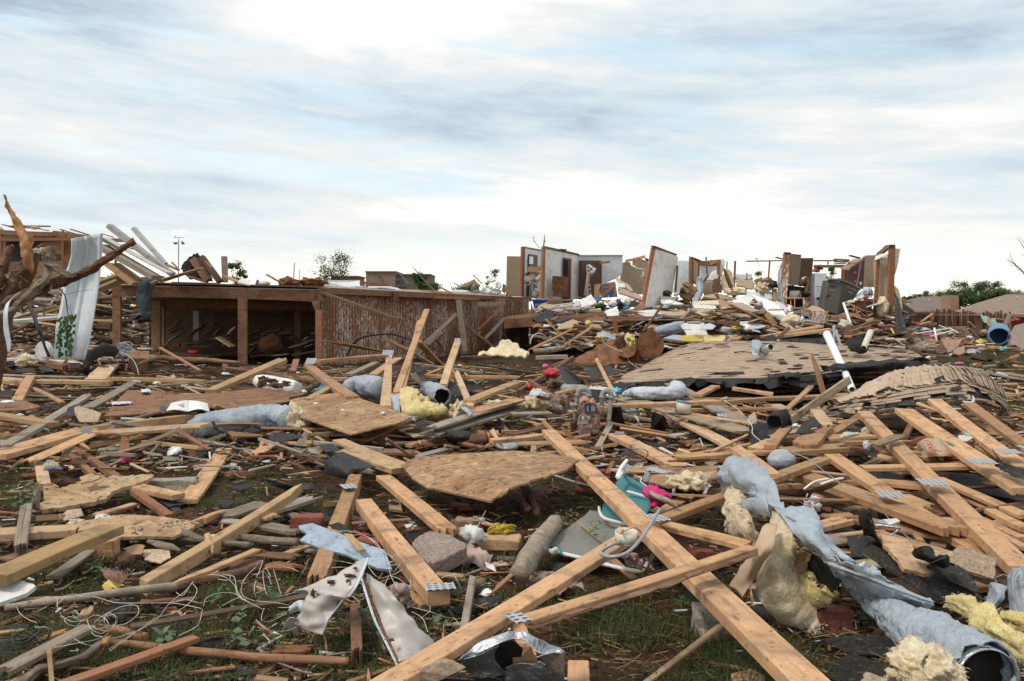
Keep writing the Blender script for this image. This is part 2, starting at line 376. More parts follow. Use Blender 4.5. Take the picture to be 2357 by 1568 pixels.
TONE={'pine':'tan','pip':'pale tan','yellow':'yellowish','grey':'weathered grey','dark':'dark brown','red':'reddish','stain':'stained brown',
'pto':'black-smeared','whw':'white painted','bluewood':'blue-grey','bark':'bark-covered','bkg':'grey barked','stp':'orange stripped'}
#shapes
def q1(s):
 """points written as x,y,h[,r]; what is left out repeats the point before"""
 out=[]
 for p in s.split(' '):
  f=[float(v)if '.'in v else int(v)for v in p.split(',')]
  if out and len(f)<len(out[-1]):f+=list(out[-1][len(f):])
  out.append(tuple(f))
 return out
def qq(s):return[q1(r)for r in s.split('|')]
def tb(s):
 """one board per line: x1 y1 x2 y2 top-width side-width height1 height2 material ends label"""
 full=dict(p='pine',g='grey',s='stain',y='yellow',r='red',d='dark',l='pip',o='pto')
 for r in s.split('\n'):
  p=r.split(' ',9);h1=float(p[6]);lab=(p[9]if len(p)>9 else '').split(' ');e='cc'
  if len(lab[0])==2 and lab[0][0]in 'cjps'and lab[0][1]in 'cjps':e=lab.pop(0)
  bd(*[float(v)for v in p[:6]],h1,h1 if p[7]=='='else float(p[7]),full.get(p[8],p[8]),e,' '.join(lab)or None)
def rs(a,b):return random.uniform(a,b)
def end_fn(kind,w,rng):
 """how far each line across the board is cut back at its end"""
 ph=[rng.uniform(0,9)for _ in range(3)]
 def f(y):
  u=y/max(w,1e-4)
  if kind=='c':return .0
  if kind=='s':return(u+.5)*w*.8
  nz=noise.noise(Ve((u*5+ph[0],ph[1],0)))*.9+noise.noise(Ve((u*17+ph[0],ph[2],0)))*.6
  if kind=='j':return max(0,nz+.6)*w*.75
  if kind=='p':return abs(u-.25*math.sin(ph[0]))*w*7.5+max(0,nz)*w*.3
  return .0
 return f
GB={}
def bme(L,w,t,e1='c',e2='c',bow=.0,twist=.0,seed=0):
 """a plank along x, its top at z = 0"""
 rng=random.Random(seed)
 jag=(e1 in 'jp')or(e2 in 'jp')
 c=min(.0035,w*.12,t*.12)
 m=9 if jag else 2
 ys=[-w/2,-w/2+c]+[(-w/2+c)+(w-2*c)*i/m for i in range(1,m)]+[w/2-c,w/2]
 nx=max(3,min(14,int(L/.18)+2))
 f1,f2=end_fn(e1,w,rng),end_fn(e2,w,rng)
 vs=[];K=len(ys)
 up=[];
 for i in range(nx+1):
  s=i/nx
  for side in(0,1):
   for j,y in enumerate(ys):
    x0=-L/2+min(f1(y),L*.45);x1=L/2-min(f2(y),L*.45)
    x=x0+(x1-x0)*s
    z=.0 if side==0 else-t
    if j in(0,K-1):z+=-c if side==0 else c
    z+=bow*(1-4*(s-.5)**2)
    a=twist*(s-.5)
    yy=y*math.cos(a);zz=z+y*math.sin(a)
    vs.append((x,yy,zz))
 idx=lambda i,s,j:i*2*K+s*K+j
 fs=[]
 for i in range(nx):
  for j in range(K-1):
   fs.append((idx(i,0,j),idx(i+1,0,j),idx(i+1,0,j+1),idx(i,0,j+1)))
   fs.append((idx(i,1,j),idx(i,1,j+1),idx(i+1,1,j+1),idx(i+1,1,j)))
  fs.append((idx(i,0,0),idx(i,1,0),idx(i+1,1,0),idx(i+1,0,0)))
  fs.append((idx(i,0,K-1),idx(i+1,0,K-1),idx(i+1,1,K-1),idx(i,1,K-1)))
 for j in range(K-1):
  fs.append((idx(0,0,j),idx(0,0,j+1),idx(0,1,j+1),idx(0,1,j)))
  fs.append((idx(nx,0,j),idx(nx,1,j),idx(nx,1,j+1),idx(nx,0,j+1)))
 me=bpy.data.meshes.new('board');me.from_pydata(vs,[],fs);me.update();return me
def frame(A,B,up=Ve((0,0,1)),roll=.0):
 x=(B-A).normalized()
 if abs(x.dot(up))>.93:up=Ve((0,-1,.15)).normalized()
 y=up.cross(x).normalized();z=x.cross(y)
 if roll:q=Mt.Rotation(roll,3,x);y=q@y;z=q@z
 Mx=Mt((x,y,z)).transposed().to_4x4();Mx.translation=(A+B)/2
 return Mx
NB=[0]
def bd(x1,y1,x2,y2,wpx,tpx,h1=.1,h2=None,mat='pine',e='cc',lb=None,name=None,cat='board',pa=None,bow=0,twist=0,roll=0,extra=None,gp=None,up=None,pt=False):
 """a board whose top face's middle line runs between two seen points; wpx and tpx are the seen widths of its top and its side"""
 if h2 is None:h2=h1
 A,B=P(x1,y1,h1),P(x2,y2,h2)
 if up is None:
  up=Ve((0,0,1))
  if abs((B-A).normalized().dot(up))>.75:up=Ve((0,-1,.2)).normalized()
 Mx=frame(A,B,up,R(roll));mid=(A+B)/2
 d2=(proj(B)-proj(A)).normalized();nrm=Ve((-d2.y,d2.x))
 def size(v,px):
  q=abs((proj(mid+v*.05)-proj(mid-v*.05)).dot(nrm))/.1
  return px*sc()/max(q,ppm(mid)*.18)
 if CUR[0][0]in 'ML':wpx*=.87;tpx*=.84
 w=min(max(size(Mx.col[1].to_3d(),wpx),.012),.55);t_=min(max(size(Mx.col[2].to_3d(),tpx),.008),.3)
 if tpx<wpx*.28:t_=min(t_,.045)
 if name is None:name='lath'if max(w,t_)<.045 else('beam'if min(w,t_)>.055 else('stake'if(B-A).length<.45 else('plank'if w>.1 else 'broken_board')))
 if name=='beam'and pa is None:name='timber'
 NB[0]+=1;L_=(B-A).length;bow=bow or rs(-.006,.006)*min(L_,2.5);twist=twist or rs(-.05,.05)
 me=bme((B-A).length,w,t_,e[0],e[1],bow,twist,NB[0])
 o=link(name,me,M[mat],Mx,pa)
 if pa is None:
  if lb:tag(o,lb,cat,gp)
  else:
   L=(proj(B)-proj(A));ln=L.length
   if L.x<0:L=-L
   a=math.degrees(math.atan2(-L.y,L.x))
   ori='lying level'if abs(a)<9 else('rising right'if 9<=a<60 else('falling right'if-60<a<=-9 else 'pointing forward'))
   alb(o,('long 'if ln>230 else('short 'if ln<90 else ''))+TONE[mat]+(' splintered'if('j'in e or 'p'in e)else '')+' board '+ori,cat,gp or 'broken boards strewn over the yard',mid)
 return o
def nplate(x,y,h,w,l,ang,pa,up=None,pts=None):
 """punched metal nail plate lying on a joint"""
 c=P(x,y,h);w=w*sc()/ppm(c);l=min(.75*l*sc()/ppm(c)/max(.12,(EYE-h)/c.y),.2)
 b=cube_bm(w,l,.0022,0);Mx=Mt.Translation(c)@Mt.Rotation(R(ang),4,'Z')
 if up is not None:Mx=Mt.Translation(c)@Ve((0,0,1)).rotation_difference(up).to_matrix().to_4x4()@Mt.Rotation(R(ang),4,'Z')
 return bmo('nail_plate',b,M['nailplate'],Mx,pa)
def poly(pts,t=.012,mat='osb',name='sheet',lb=None,cat='sheet',jag=.0,je=None,pa=None,gp=None,warp=.0,wd=None,back=None,jagseg=14):
 """flat sheet with the seen outline, thickness t, going away from the viewer; ragged edges with jag metres"""
 if isinstance(pts,str):pts=q1(pts)
 ps=[P(*p)for p in pts]
 if jag:
  q=[];n_=len(ps)
  for i in range(n_):
   a,b=ps[i],ps[(i+1)%n_];k=max(1,int((b-a).length/max(.02,jag*.9)));k=1 if je and i not in je else min(k,jagseg)
   for j in range(k):
    p=a.lerp(b,j/k)
    if j:p=p+((ps[0]+ps[n_//2])/2-p).normalized()*rs(-jag,jag)
    q.append(p)
  ps=q
 nrm=Ve()
 for i in range(len(ps)):
  a,b=ps[i],ps[(i+1)%len(ps)]
  nrm+=Ve(((a.y-b.y)*(a.z+b.z),(a.z-b.z)*(a.x+b.x),(a.x-b.x)*(a.y+b.y)))
 nrm.normalize();c=sum(ps,Ve())/len(ps)
 if nrm.dot(Ve((0,0,EYE))-c)<0:nrm=-nrm;ps=ps[::-1]
 n_=len(ps)
 vs=ps+[p-nrm*t for p in ps]
 fs=[tuple(range(n_)),tuple(range(2*n_-1,n_-1,-1))]+[(i,i+n_,(i+1)%n_+n_,(i+1)%n_)for i in range(n_)]
 o=mk(name,vs,fs,M[mat],pa)
 if pa is None:
  if lb:tag(o,lb,cat,gp)
  else:alb(o,wd or mat,cat,gp,c)
 return o
def crm(p0,p1,p2,p3,t):
 return .5*((2*p1)+(-p0+p2)*t+(2*p0-5*p1+4*p2-p3)*t*t+(-p0+3*p1-3*p2+p3)*t**3)
def rsp(pts,k):
 out=[];n_=len(pts)
 for i in range(n_-1):
  a=pts[max(i-1,0)];b=pts[i];c=pts[i+1];d_=pts[min(i+2,n_-1)]
  for j in range(k):out.append(crm(a,b,c,d_,j/k))
 out.append(pts[-1]);return out
def patch(rows,k=5,mat='wrap',name='sheet',t=.004,amp=.0,fr=8.0,lb=None,cat='sheet',pa=None,gp=None,wd=None,solid=True,ragged=.0,fib=0):
 """curved sheet through rows of seen points, upsampled, with creases of height amp"""
 if isinstance(rows,str):rows=qq(rows)
 g=[[P(*p)for p in r]for r in rows]
 g=[rsp(r,k)for r in g]
 cols=[rsp([g[i][j]for i in range(len(g))],k)for j in range(len(g[0]))]
 nr,nc=len(cols[0]),len(cols)
 vs=[[cols[j][i]for j in range(nc)]for i in range(nr)]
 sd=rs(0,99);out=[]
 for i in range(nr):
  for j in range(nc):
   p=vs[i][j]
   a=vs[min(i+1,nr-1)][j]-vs[max(i-1,0)][j];b=vs[i][min(j+1,nc-1)]-vs[i][max(j-1,0)]
   nn=a.cross(b);nn=nn.normalized()if nn.length>1e-7 else Ve((0,0,1))
   q=p
   if amp:
    v=p*fr+Ve((sd,0,0));nz=1-abs(noise.noise(v))*2.2;nz+=.45*noise.noise(v*2.7)
    q=q+nn*(nz-.5)*amp
   if ragged and(i in(0,nr-1)or j in(0,nc-1)):q=q+(a.normalized()if i in(0,nr-1)and a.length>0 else(b.normalized()if b.length>0 else a))*rs(-ragged,ragged)
   out.append(q)
 fs=[(i*nc+j,i*nc+j+1,(i+1)*nc+j+1,(i+1)*nc+j)for i in range(nr-1)for j in range(nc-1)]
 o=mk(name,out,fs,M[mat],pa,True)
 if fib:add_fibres(o,fib,.02)
 if solid:mod_solid(o,t,0)
 if pa is None:
  if lb:tag(o,lb,cat,gp)
  else:alb(o,wd or name,cat,gp,sum(out,Ve())/len(out))
 return o
def add_fibres(o,n_,ln):
 n_=n_//2;ln*=.42
 """short loose fibres standing out of a fluffy surface, in the same mesh"""
 me=o.data;rng=random.Random(n_)
 vs=[v.co.copy()for v in me.vertices];fs=[tuple(p.vertices)for p in me.polygons]
 ns=[v.normal.copy()for v in me.vertices];b0=len(vs)
 for _ in range(n_):
  i=rng.randrange(b0);p=vs[i]
  j=rng.choice(fs[rng.randrange(len(fs))]);
  f=fs[rng.randrange(len(fs))];a,b,c=vs[f[0]],vs[f[1]],vs[f[2]]
  u,v=rng.random(),rng.random();p=a.lerp(b,u).lerp(c,v*.9)
  d_=(ns[f[0]]+Ve((rng.uniform(-1,1),rng.uniform(-1,1),rng.uniform(-1,1)))*.9).normalized()
  s=d_.orthogonal().normalized()*.0011;L=ln*rng.uniform(.4,1.5)
  q=p+d_*L*.5+Ve((rng.uniform(-1,1),rng.uniform(-1,1),rng.uniform(-1,1)))*L*.25
  k=len(vs);vs+=[p-s,p+s,q+s*.6,q-s*.6,q+d_*L*.5];ns+=[d_]*5
  fs+=[(k,k+1,k+2,k+3),(k+3,k+2,k+4)]
 m2=bpy.data.meshes.new(me.name);m2.from_pydata(vs,[],fs);m2.update();m2.materials.append(me.materials[0])
 m2.polygons.foreach_set('use_smooth',[True]*len(m2.polygons));o.data=m2
def tubew(pts,rad,mat,name,k=5,seg=10,amp=.0,fr=6.0,squash=1.0,cap=True,pa=None,wr=.0,hole=False,thick=.0,fib=0,flen=.02,smooth=True,ring=.0):
 """tube through world points with radii, optional bumps (amp), lengthwise wrinkles (wr) and open ends (hole)"""
 soft=mat in('wrap','wrp')and max(rad)>.03
 if soft:k=int(k*1.8);seg=max(seg,40);amp*=.6
 p=rsp([Ve(v)for v in pts],k);r_=rsp([Ve((r,0,0))for r in rad],k)
 vs=[];n_=len(p);sd=rs(0,50)
 prev=None
 for i in range(n_):
  tg=(p[min(i+1,n_-1)]-p[max(i-1,0)]).normalized()
  if prev is None:s=(Ve((0,0,1))if abs(tg.z)<.9 else Ve((1,0,0))).cross(tg).normalized()
  else:s=(prev-tg*prev.dot(tg)).normalized()
  prev=s;u=tg.cross(s)
  for a in range(seg):
   th=2*math.pi*a/seg;dd=s*math.cos(th)+u*math.sin(th)*squash
   q=r_[i].x
   if amp:q+=amp*noise.noise(p[i]*fr+dd*1.5+Ve((sd,0,0)))*1.6+amp*.6*noise.noise(p[i]*fr*3.1+dd*5)
   if wr:q+=wr*(1-abs(noise.noise(Ve((i*.35+sd,math.cos(th)*1.7,math.sin(th)*1.7))))*3)
   if soft:c_=p[i]*13+dd*2.2;q-=max(0,.17-abs(noise.noise(c_)))*.09+max(0,.12-abs(noise.noise(c_*2.3)))*.05
   if ring:q+=ring*(1 if i%2 else-1)
   vs.append(p[i]+dd*q)
 fs=[(i*seg+a,i*seg+(a+1)%seg,(i+1)*seg+(a+1)%seg,(i+1)*seg+a)for i in range(n_-1)for a in range(seg)]
 if cap and not hole:fs+=[tuple(range(seg-1,-1,-1)),tuple((n_-1)*seg+a for a in range(seg))]
 o=mk(name,vs,fs,mat if not isinstance(mat,str)else M[mat],pa,smooth)
 if fib:add_fibres(o,fib,flen)
 if hole:mod_solid(o,thick or .004,0)
 return o
def tube(pts,mat,name='pipe',lb=None,cat='pipe',wd=None,gp=None,pa=None,**k):
 """pts = (x, y, h, seen radius)"""
 if isinstance(pts,str):pts=q1(pts)
 ps=[P(p[0],p[1],p[2])for p in pts];rr=[p[3]*sc()/ppm(q)for p,q in zip(pts,ps)]
 o=tubew(ps,rr,mat,name,pa=pa,**k)
 if pa is None:
  if lb:tag(o,lb,cat,gp)
  else:alb(o,wd or name,cat,gp,sum(ps,Ve())/len(ps))
 return o
def blob(x,y,h,rx,ry,mat='icr',name='insulation',lb=None,cat='insulation',amp=.25,fr=5,sub=4,fib=0,pa=None,wd=None,gp=None,depth=None,lift=True,flen=.03):
 """lumpy mass centred at a seen point with seen half sizes"""
 c=P(x,y,h);a=rx*sc()/ppm(c);b_=ry*sc()/ppm(c);dp=depth or(a+b_)/2
 bm=bmesh.new();bmesh.ops.create_icosphere(bm,subdivisions=sub,radius=1.0);sd=rs(0,99)
 for v in bm.verts:
  q=v.co.normalized();f=1+amp*1.6*noise.noise(q*1.7+Ve((sd,0,0)))+amp*noise.noise(q*fr+Ve((sd,3,0)))+amp*.5*noise.noise(q*fr*2.7)
  v.co=Ve((q.x*a*f,q.y*dp*f,q.z*b_*f))
 o=bmo(name,bm,M[mat],Mt.Translation(c),pa,True)
 if fib:add_fibres(o,fib,flen)
 if pa is None:
  if lb:tag(o,lb,cat,gp)
  else:alb(o,wd or name,cat,gp,c)
 return o
def block(x,y,h,L,Wd,H,ang=0,mat='brick',name='brick',lb=None,cat='brick',tilt=(0,0),rough=.004,wd=None,gp=None,pa=None,bev=.006):
 """chunk with a slightly uneven surface; (x, y) is the seen middle of its top face at height h"""
 c=P(x,y,h);bm=cube_bm(L,Wd,H,bev)
 bmesh.ops.subdivide_edges(bm,edges=[e for e in bm.edges if e.calc_length()>.05],cuts=2,use_grid_fill=True);sd=rs(0,99)
 for v in bm.verts:v.co+=Ve((noise.noise(v.co*20+Ve((sd,0,0))),noise.noise(v.co*20+Ve((0,sd,0))),noise.noise(v.co*20+Ve((0,0,sd)))))*rough*2
 Mx=Mt.Translation(c-Ve((0,0,H/2)))@Mt.Rotation(R(ang),4,'Z')@Mt.Rotation(R(tilt[0]),4,'X')@Mt.Rotation(R(tilt[1]),4,'Y')
 o=bmo(name,bm,M[mat],Mx,pa)
 if pa is None:
  if lb:tag(o,lb,cat,gp)
  else:alb(o,wd or name,cat,gp,c)
 return o
def text(s,mat,size,Mx,pa,name='lettering',depth=.0008,align='CENTER'):
 cu=bpy.data.curves.new(name,'FONT');cu.body=s;cu.size=size;cu.extrude=depth;cu.align_x=align;cu.align_y='CENTER'
 o=bpy.data.objects.new(name,cu);C.objects.link(o)
 me=bpy.data.meshes.new_from_object(o)
 bpy.data.objects.remove(o);me.name=name;me.materials.clear()
 return link(name,me,M[mat],Mx,pa)
def plane_frame(o_,xa,ya):
 x=xa.normalized();z=x.cross(ya).normalized();y=z.cross(x)
 Mx=Mt((x,y,z)).transposed().to_4x4();Mx.translation=o_;return Mx
def scraps_mesh(name,items,mat,lb,kind='stuff'):
 """many small slabs in one mesh: items = (centre, length, width, thickness, yaw, pitch, roll, colour)"""
 n_=len(items);V=np.zeros((n_*8,3));Fc=np.zeros((n_*6,4),dtype=np.int32);CO=np.zeros((n_*8,4))
 cb=np.array([(-1,-1,-1),(1,-1,-1),(1,1,-1),(-1,1,-1),(-1,-1,1),(1,-1,1),(1,1,1),(-1,1,1)],float)*.5
 fb=np.array([(0,3,2,1),(4,5,6,7),(0,1,5,4),(1,2,6,5),(2,3,7,6),(3,0,4,7)])
 for i,(c,l,w_,t_,ya,pi_,ro,col)in enumerate(items):
  v=cb*np.array((l,w_,t_));k=random.uniform(.2,1);v[1::4,1]*=k;v[2::4,1]*=k;
  cy,sy,cp,sp,cr,sr=math.cos(ya),math.sin(ya),math.cos(pi_),math.sin(pi_),math.cos(ro),math.sin(ro)
  Rm=np.array([[cy,-sy,0],[sy,cy,0],[0,0,1]])@np.array([[cp,0,sp],[0,1,0],[-sp,0,cp]])@np.array([[1,0,0],[0,cr,-sr],[0,sr,cr]])
  V[i*8:i*8+8]=v@Rm.T+np.array(c);Fc[i*6:i*6+6]=fb+i*8;CO[i*8:i*8+8,:3]=col;CO[i*8:i*8+8,3]=1
 me=bpy.data.meshes.new(name);me.from_pydata(V.tolist(),[],Fc.tolist());me.update()
 at=me.color_attributes.new('Col','FLOAT_COLOR','POINT');at.data.foreach_set('color',CO.ravel())
 o=link(name,me,M[mat]);tag(o,lb,None,None,kind);return o
 #landmarks that tell look-alike pieces apart (picture positions)
for x,y,wd in[(60,620,'the stripped tree trunk'),(180,700,'the bent white metal sheet'),(225,815,'the tyre arch'),(560,750,'the open shed front'),(640,880,'the muddy white jug'),
(430,935,'the open book'),(560,970,'the torn grey duct'),(195,955,'the curled shingles'),(960,760,'the peeling siding wall'),(800,935,'the rectangular chipboard sheet'),(960,930,'the yellow insulation clump'),
(845,890,'the bulging grey duct'),(1110,1085,'the splintered chipboard sheet'),(1350,930,'the rusty gas meter'),(1250,860,'the red engine'),(1495,790,'the rusty tank end'),
(1180,800,'the tan insulation heap'),(1460,1120,'the teal lawn chair'),(1500,905,'the pale duct'),(1610,1110,'the fluffy cream insulation'),(1700,800,'the tan shingle roof slope'),
(2090,880,'the humped shingle ridge'),(1925,830,'the white plastic pipe'),(2140,1010,'the printed paper bag'),(1760,1080,'the flattened duct top'),(1840,1330,'the hanging insulation batt'),
(2140,1450,'the big duct mouth'),(2240,1290,'the square tan shingle'),(1440,1225,'the white junction box'),(1180,1530,'the crumpled galvanised duct'),(1500,1400,'the bark-edged beam'),
(1230,1270,'the split log'),(1010,1260,'the speckled stone slab'),(790,1250,'the blue-grey board'),(760,1380,'the bent sheet metal'),(905,1420,'the long metal strip'),(705,1185,'the red brick'),
(800,1060,'the folded tar paper'),(200,1130,'the frayed plywood'),(330,1215,'the stamped chipboard'),(40,1345,'the white board corner'),(265,1340,'the paint brush'),(100,1450,'the tangled white string'),
(115,1075,'the snack wrapper'),(400,1040,'the white cloth scrap'),(300,1055,'the red plastic scrap'),(50,1140,'the green leaves'),(620,1340,'the looped white wire'),(1700,1480,'the bare grass patch'),
(480,1500,'the brown pole'),(1650,700,'the ruined house'),(1800,740,'the brown wheeled bin'),(2190,800,'the broken brick cluster'),(2300,775,'the blue barrel'),(2200,730,'the leaning fence'),(80,790,'the white round lid')]:
 LAND.append((x,y,wd))
 #ground
def gz(x,y):return .035*noise.noise(Ve((x*.8,y*.8,0)))+.02*noise.noise(Ve((x*3.1,y*3.1,4)))-.015
vs=[];fs=[]
ys_=[1.2+.09*i for i in range(100)]+[10.2+.6*i for i in range(60)]+[47,60,90,150,300,700,1500]
xs_f=np.linspace(-1,1,160)
for y in ys_:
 for u in xs_f:
  x=u*(y*.85+2.5);z=gz(x,y)if y<46 else-.02
  if 24<y<44 and x>0:z+=.35*math.exp(-((x-7)/6)**4)*math.exp(-((y-33)/8)**2)
  vs.append((x,y,z))
nx_=len(xs_f)
for i in range(len(ys_)-1):
 for j in range(nx_-1):fs.append((i*nx_+j,i*nx_+j+1,(i+1)*nx_+j+1,(i+1)*nx_+j))
k0=len(vs);vs+=q1('-1500,-300,-.02 1500,-300 3.52,1.2 -3.52,1.2 -1500,1500,-.021 1500,1500')
fs+=[(k0,k0+1,k0+2,k0+3)]
g_=mk('ground',vs,fs,M['ground'],None,True,center=False);tag(g_,'red soil yard with thin grass','ground',None,'structure')
wide=mk('ground',q1('-2000,-300,-.09 2000,-300 2000,2400 -2000,2400'),[(0,1,2,3)],M['ground'],None,center=False);tag(wide,'surrounding open ground','ground',None,'structure')
#grass
def inpoly(x,y,pg):
 c=False;j=len(pg)-1
 for i in range(len(pg)):
  if((pg[i][1]>y)!=(pg[j][1]>y))and(x<(pg[j][0]-pg[i][0])*(y-pg[i][1])/(pg[j][1]-pg[i][1]+1e-9)+pg[i][0]):c=not c
  j=i
 return c
GR=[(q1('1290,1390 1480,1330 1640,1300 1720,1400 1900,1568 1900,1600 1290,1600'),5200,1.0),
(q1('0,1440 300,1380 640,1370 860,1480 960,1600 0,1600'),5200,1.3),(q1('60,1280 480,1220 560,1350 200,1400 0,1400'),2400,1.0),
(q1('430,1020 700,1050 560,1190 280,1140'),2600,.8),(q1('640,1250 1100,1290 1180,1380 1000,1480 640,1420'),1800,1.1),
(q1('1000,1290 1250,1290 1330,1380 1050,1400'),900,1.0),(q1('1130,1140 1400,1130 1330,1260 1050,1230'),800,.9),(q1('2060,800 2357,805 2357,860 2230,852'),3800,1.0),
(q1('2290,900 2357,880 2357,1020 2310,990'),1200,.8),(q1('0,700 260,700 260,830 0,840'),1500,1.0),(q1('1080,800 1330,770 1330,850 1080,850'),900,1.0),
(q1('0,1050 120,1050 100,1230 0,1250'),800,.9),(q1('1280,960 1700,1000 1620,1080 1320,1060'),900,.6),(q1('260,820 760,830 760,880 300,880'),1100,.9),
(q1('1850,1330 2050,1400 2050,1568 1850,1568'),500,.8)]
V=[];Fq=[];CO=[]
T('D')
for pg,n_,hs in GR:
 xs=[q[0]for q in pg];yy=[q[1]for q in pg];k=0
 while k<n_:
  x,y=rs(min(xs),max(xs)),rs(min(yy),max(yy))
  if not inpoly(x,y,pg):k+=.3;continue
  k+=1
  p=P(x,y,0);
  if noise.noise(Ve((p.x*1.9,p.y*1.9,8)))<.0+rs(-.25,.15):continue
  dry=random.random()<.48+.2*noise.noise(Ve((p.x,p.y,3)))
  for _ in range(3):
   b=p+Ve((rs(-.03,.03),rs(-.03,.03),0));b.z=gz(b.x,b.y)-.005
   L=rs(.035,.11)*hs*(.8 if dry else 1);a=rs(0,6.28);w_=rs(.0014,.0028)*max(1,p.y/7);le=rs(.3,1.4)
   s=Ve((math.cos(a),math.sin(a),0));f_=Ve((-s.y,s.x,0))
   m_=b+Ve((0,0,L*.6))+f_*L*le*.35;tp=b+Ve((0,0,L*rs(.55,1.0)))+f_*L*le
   i0=len(V);V+=[b-s*w_,b+s*w_,m_+s*w_*.8,m_-s*w_*.8,tp];Fq+=[(i0,i0+1,i0+2,i0+3),(i0+3,i0+2,i0+4)]
   c=(rs(.12,.24),rs(.1,.18),rs(.05,.09))if dry else(rs(.045,.1),rs(.07,.125),rs(.02,.04))
   CO+=[(*c,1)]*5
me=bpy.data.meshes.new('grass');me.from_pydata(V,[],Fq);at=me.color_attributes.new('Col','FLOAT_COLOR','POINT');at.data.foreach_set('color',np.array(CO).ravel())
o=link('grass',me,M['blades']);tag(o,'patchy short grass between the debris','grass',None,'stuff')
#far things: school block, houses, trees, lamp mast
def boxw(x0,y0,x1,y1,dep,thick,mat,name,pa):
 """upright box whose front is the seen rectangle at a distance"""
 a,b=P(x0,y0,100+dep),P(x1,y1,100+dep);bm=cube_bm(abs(b.x-a.x),thick,abs(a.z-b.z))
 return bmo(name,bm,M[mat],Mt.Translation(((a.x+b.x)/2,dep+thick/2,(a.z+b.z)/2)),pa)
T('D')
far=thing('school_building','large flat-roofed tan brick block far away behind the siding wall','building',P(920,714,320))
plain('tanbrick',(.3,.2,.15),.9,da=.2,ds=.1);plain('tanbrick_dark',(.22,.145,.11),.9,da=.2,ds=.1)
boxw(842,626,910,716,220,14,'tanbrick','wall',far);boxw(911,632,990,716,222,14,'tanbrick_dark','wall',far)
boxw(840,624,911,627,219.6,14.8,'tanbrick_dark','roof',far);boxw(910,630.5,991,633,221.6,14.8,'tanbrick','roof',far)
for x0,x1,y0,y1 in((912,932,641,646),(936,958,641,646),(962,984,641,646),(912,932,655,660),(936,958,655,660),(870,876,635,639)):boxw(x0,y0,x1,y1,219.4 if x0>900 else 219.2,.5,'glassy','window',far)
g2=thing('storage_building','low brown flat-roofed building far off left of the school block','building',P(790,714,330))
boxw(762,636,822,716,235,12,'tanbrick_dark','wall',g2);boxw(760,634.5,824,637,234.5,13,'tanbrick','roof',g2)
def tree(x,ybase,ytop,dep,wpx,name,lb,dens=1.0,trunk=.12,col=((.03,.07,.02),(.09,.15,.04)),gp=None,cx=0,low=.25,lean=0,leaf=None,nclump=26,cat='tree'):
 b=P(x,ybase,100+dep);tp=P(x+cx,ytop,100+dep);H=tp.z-b.z;Wd=wpx/ppm(b)
 root=thing(name,lb,cat,b,gp);rng=random.Random(int(x*7+dep))
 vs=[];
 c0=Ve((tp.x,b.y,b.z+H*(low+1)/2))
 tips=[]
 for i in range(nclump):
  a=rng.uniform(0,6.28);rr=math.sqrt(rng.random());zz=rng.uniform(-1,1)
  q=c0+Ve((math.cos(a)*rr*Wd*.5*math.sqrt(max(.05,1-zz*zz*.8)),math.sin(a)*rr*Wd*.4,zz*H*(1-low)*.46));tips.append(q)
 ff=[];vv=[];CO=[];ls=max(leaf or .05,3.0/ppm(b))
 for q in tips:
  cr=rng.uniform(.12,.24)*min(Wd,H*1.2)*.8;sh=rng.random()
  for _ in range(int(130*dens)):
   d_=Ve((rng.gauss(0,1),rng.gauss(0,1),rng.gauss(0,.8)))*cr*.55;p=q+d_
   a=Ve((rng.uniform(-1,1),rng.uniform(-1,1),rng.uniform(-1,1))).normalized()*ls*rng.uniform(.6,1.5);bb=a.orthogonal().normalized()*ls*.45
   k=len(vv);vv+=[p-a*.5,p+bb,p+a*.5,p-bb];ff.append((k,k+1,k+2,k+3));t_=min(1,max(0,sh*.6+rng.random()*.5))
   c=[col[0][z]*(1-t_)+col[1][z]*t_ for z in range(3)];CO+=[(*c,1)]*4
 me=bpy.data.meshes.new('crown');me.from_pydata(vv,[],ff);at=me.color_attributes.new('Col','FLOAT_COLOR','POINT');at.data.foreach_set('color',np.array(CO).ravel())
 o=link('crown',me,M['leafy'],None,root)
 bm_v=[];bm_f=[]
 def limb(p0,p1,r0,r1):
  seg=6;pts=[p0,p0.lerp(p1,.5)+Ve((rng.uniform(-1,1),rng.uniform(-1,1),rng.uniform(-.3,1)))*(p1-p0).length*.1,p1];pts=rsp(pts,3);k=len(bm_v)
  for i,p in enumerate(pts):
   r_=r0+(r1-r0)*i/(len(pts)-1);tg=(pts[min(i+1,len(pts)-1)]-pts[max(i-1,0)]).normalized();s=tg.orthogonal().normalized();u=tg.cross(s)
   bm_v.extend([p+(s*math.cos(6.283*a/seg)+u*math.sin(6.283*a/seg))*r_ for a in range(seg)])
  for i in range(len(pts)-1):
   for a in range(seg):bm_f.append((k+i*seg+a,k+i*seg+(a+1)%seg,k+(i+1)*seg+(a+1)%seg,k+(i+1)*seg+a))
 top=b+Ve(((tp.x-b.x)*.6,0,H*.5));base=Ve((b.x,b.y,-.05 if b.z<6 else b.z))
 limb(base,top,trunk,trunk*.6)
 for q in tips:limb(base.lerp(top,rng.uniform(.45,1)),q,trunk*.35,trunk*.06)
 mk('trunk',bm_v,bm_f,M['bkg'],root,True)
 return root
tree(2245,715,651,95,165,'shade_tree','big dense dark green tree behind the brick chimney on the right',2.4,.3,nclump=46,low=.1)
tree(2165,715,672,100,110,'shade_tree','lower light green tree left of the big tree on the right',2.0,.25,col=((.05,.1,.02),(.13,.2,.05)),nclump=26,low=.1)
tree(2305,715,668,92,110,'shade_tree','rounded green tree right of the big tree above the tan roof',2.2,.25,nclump=30,low=.1)
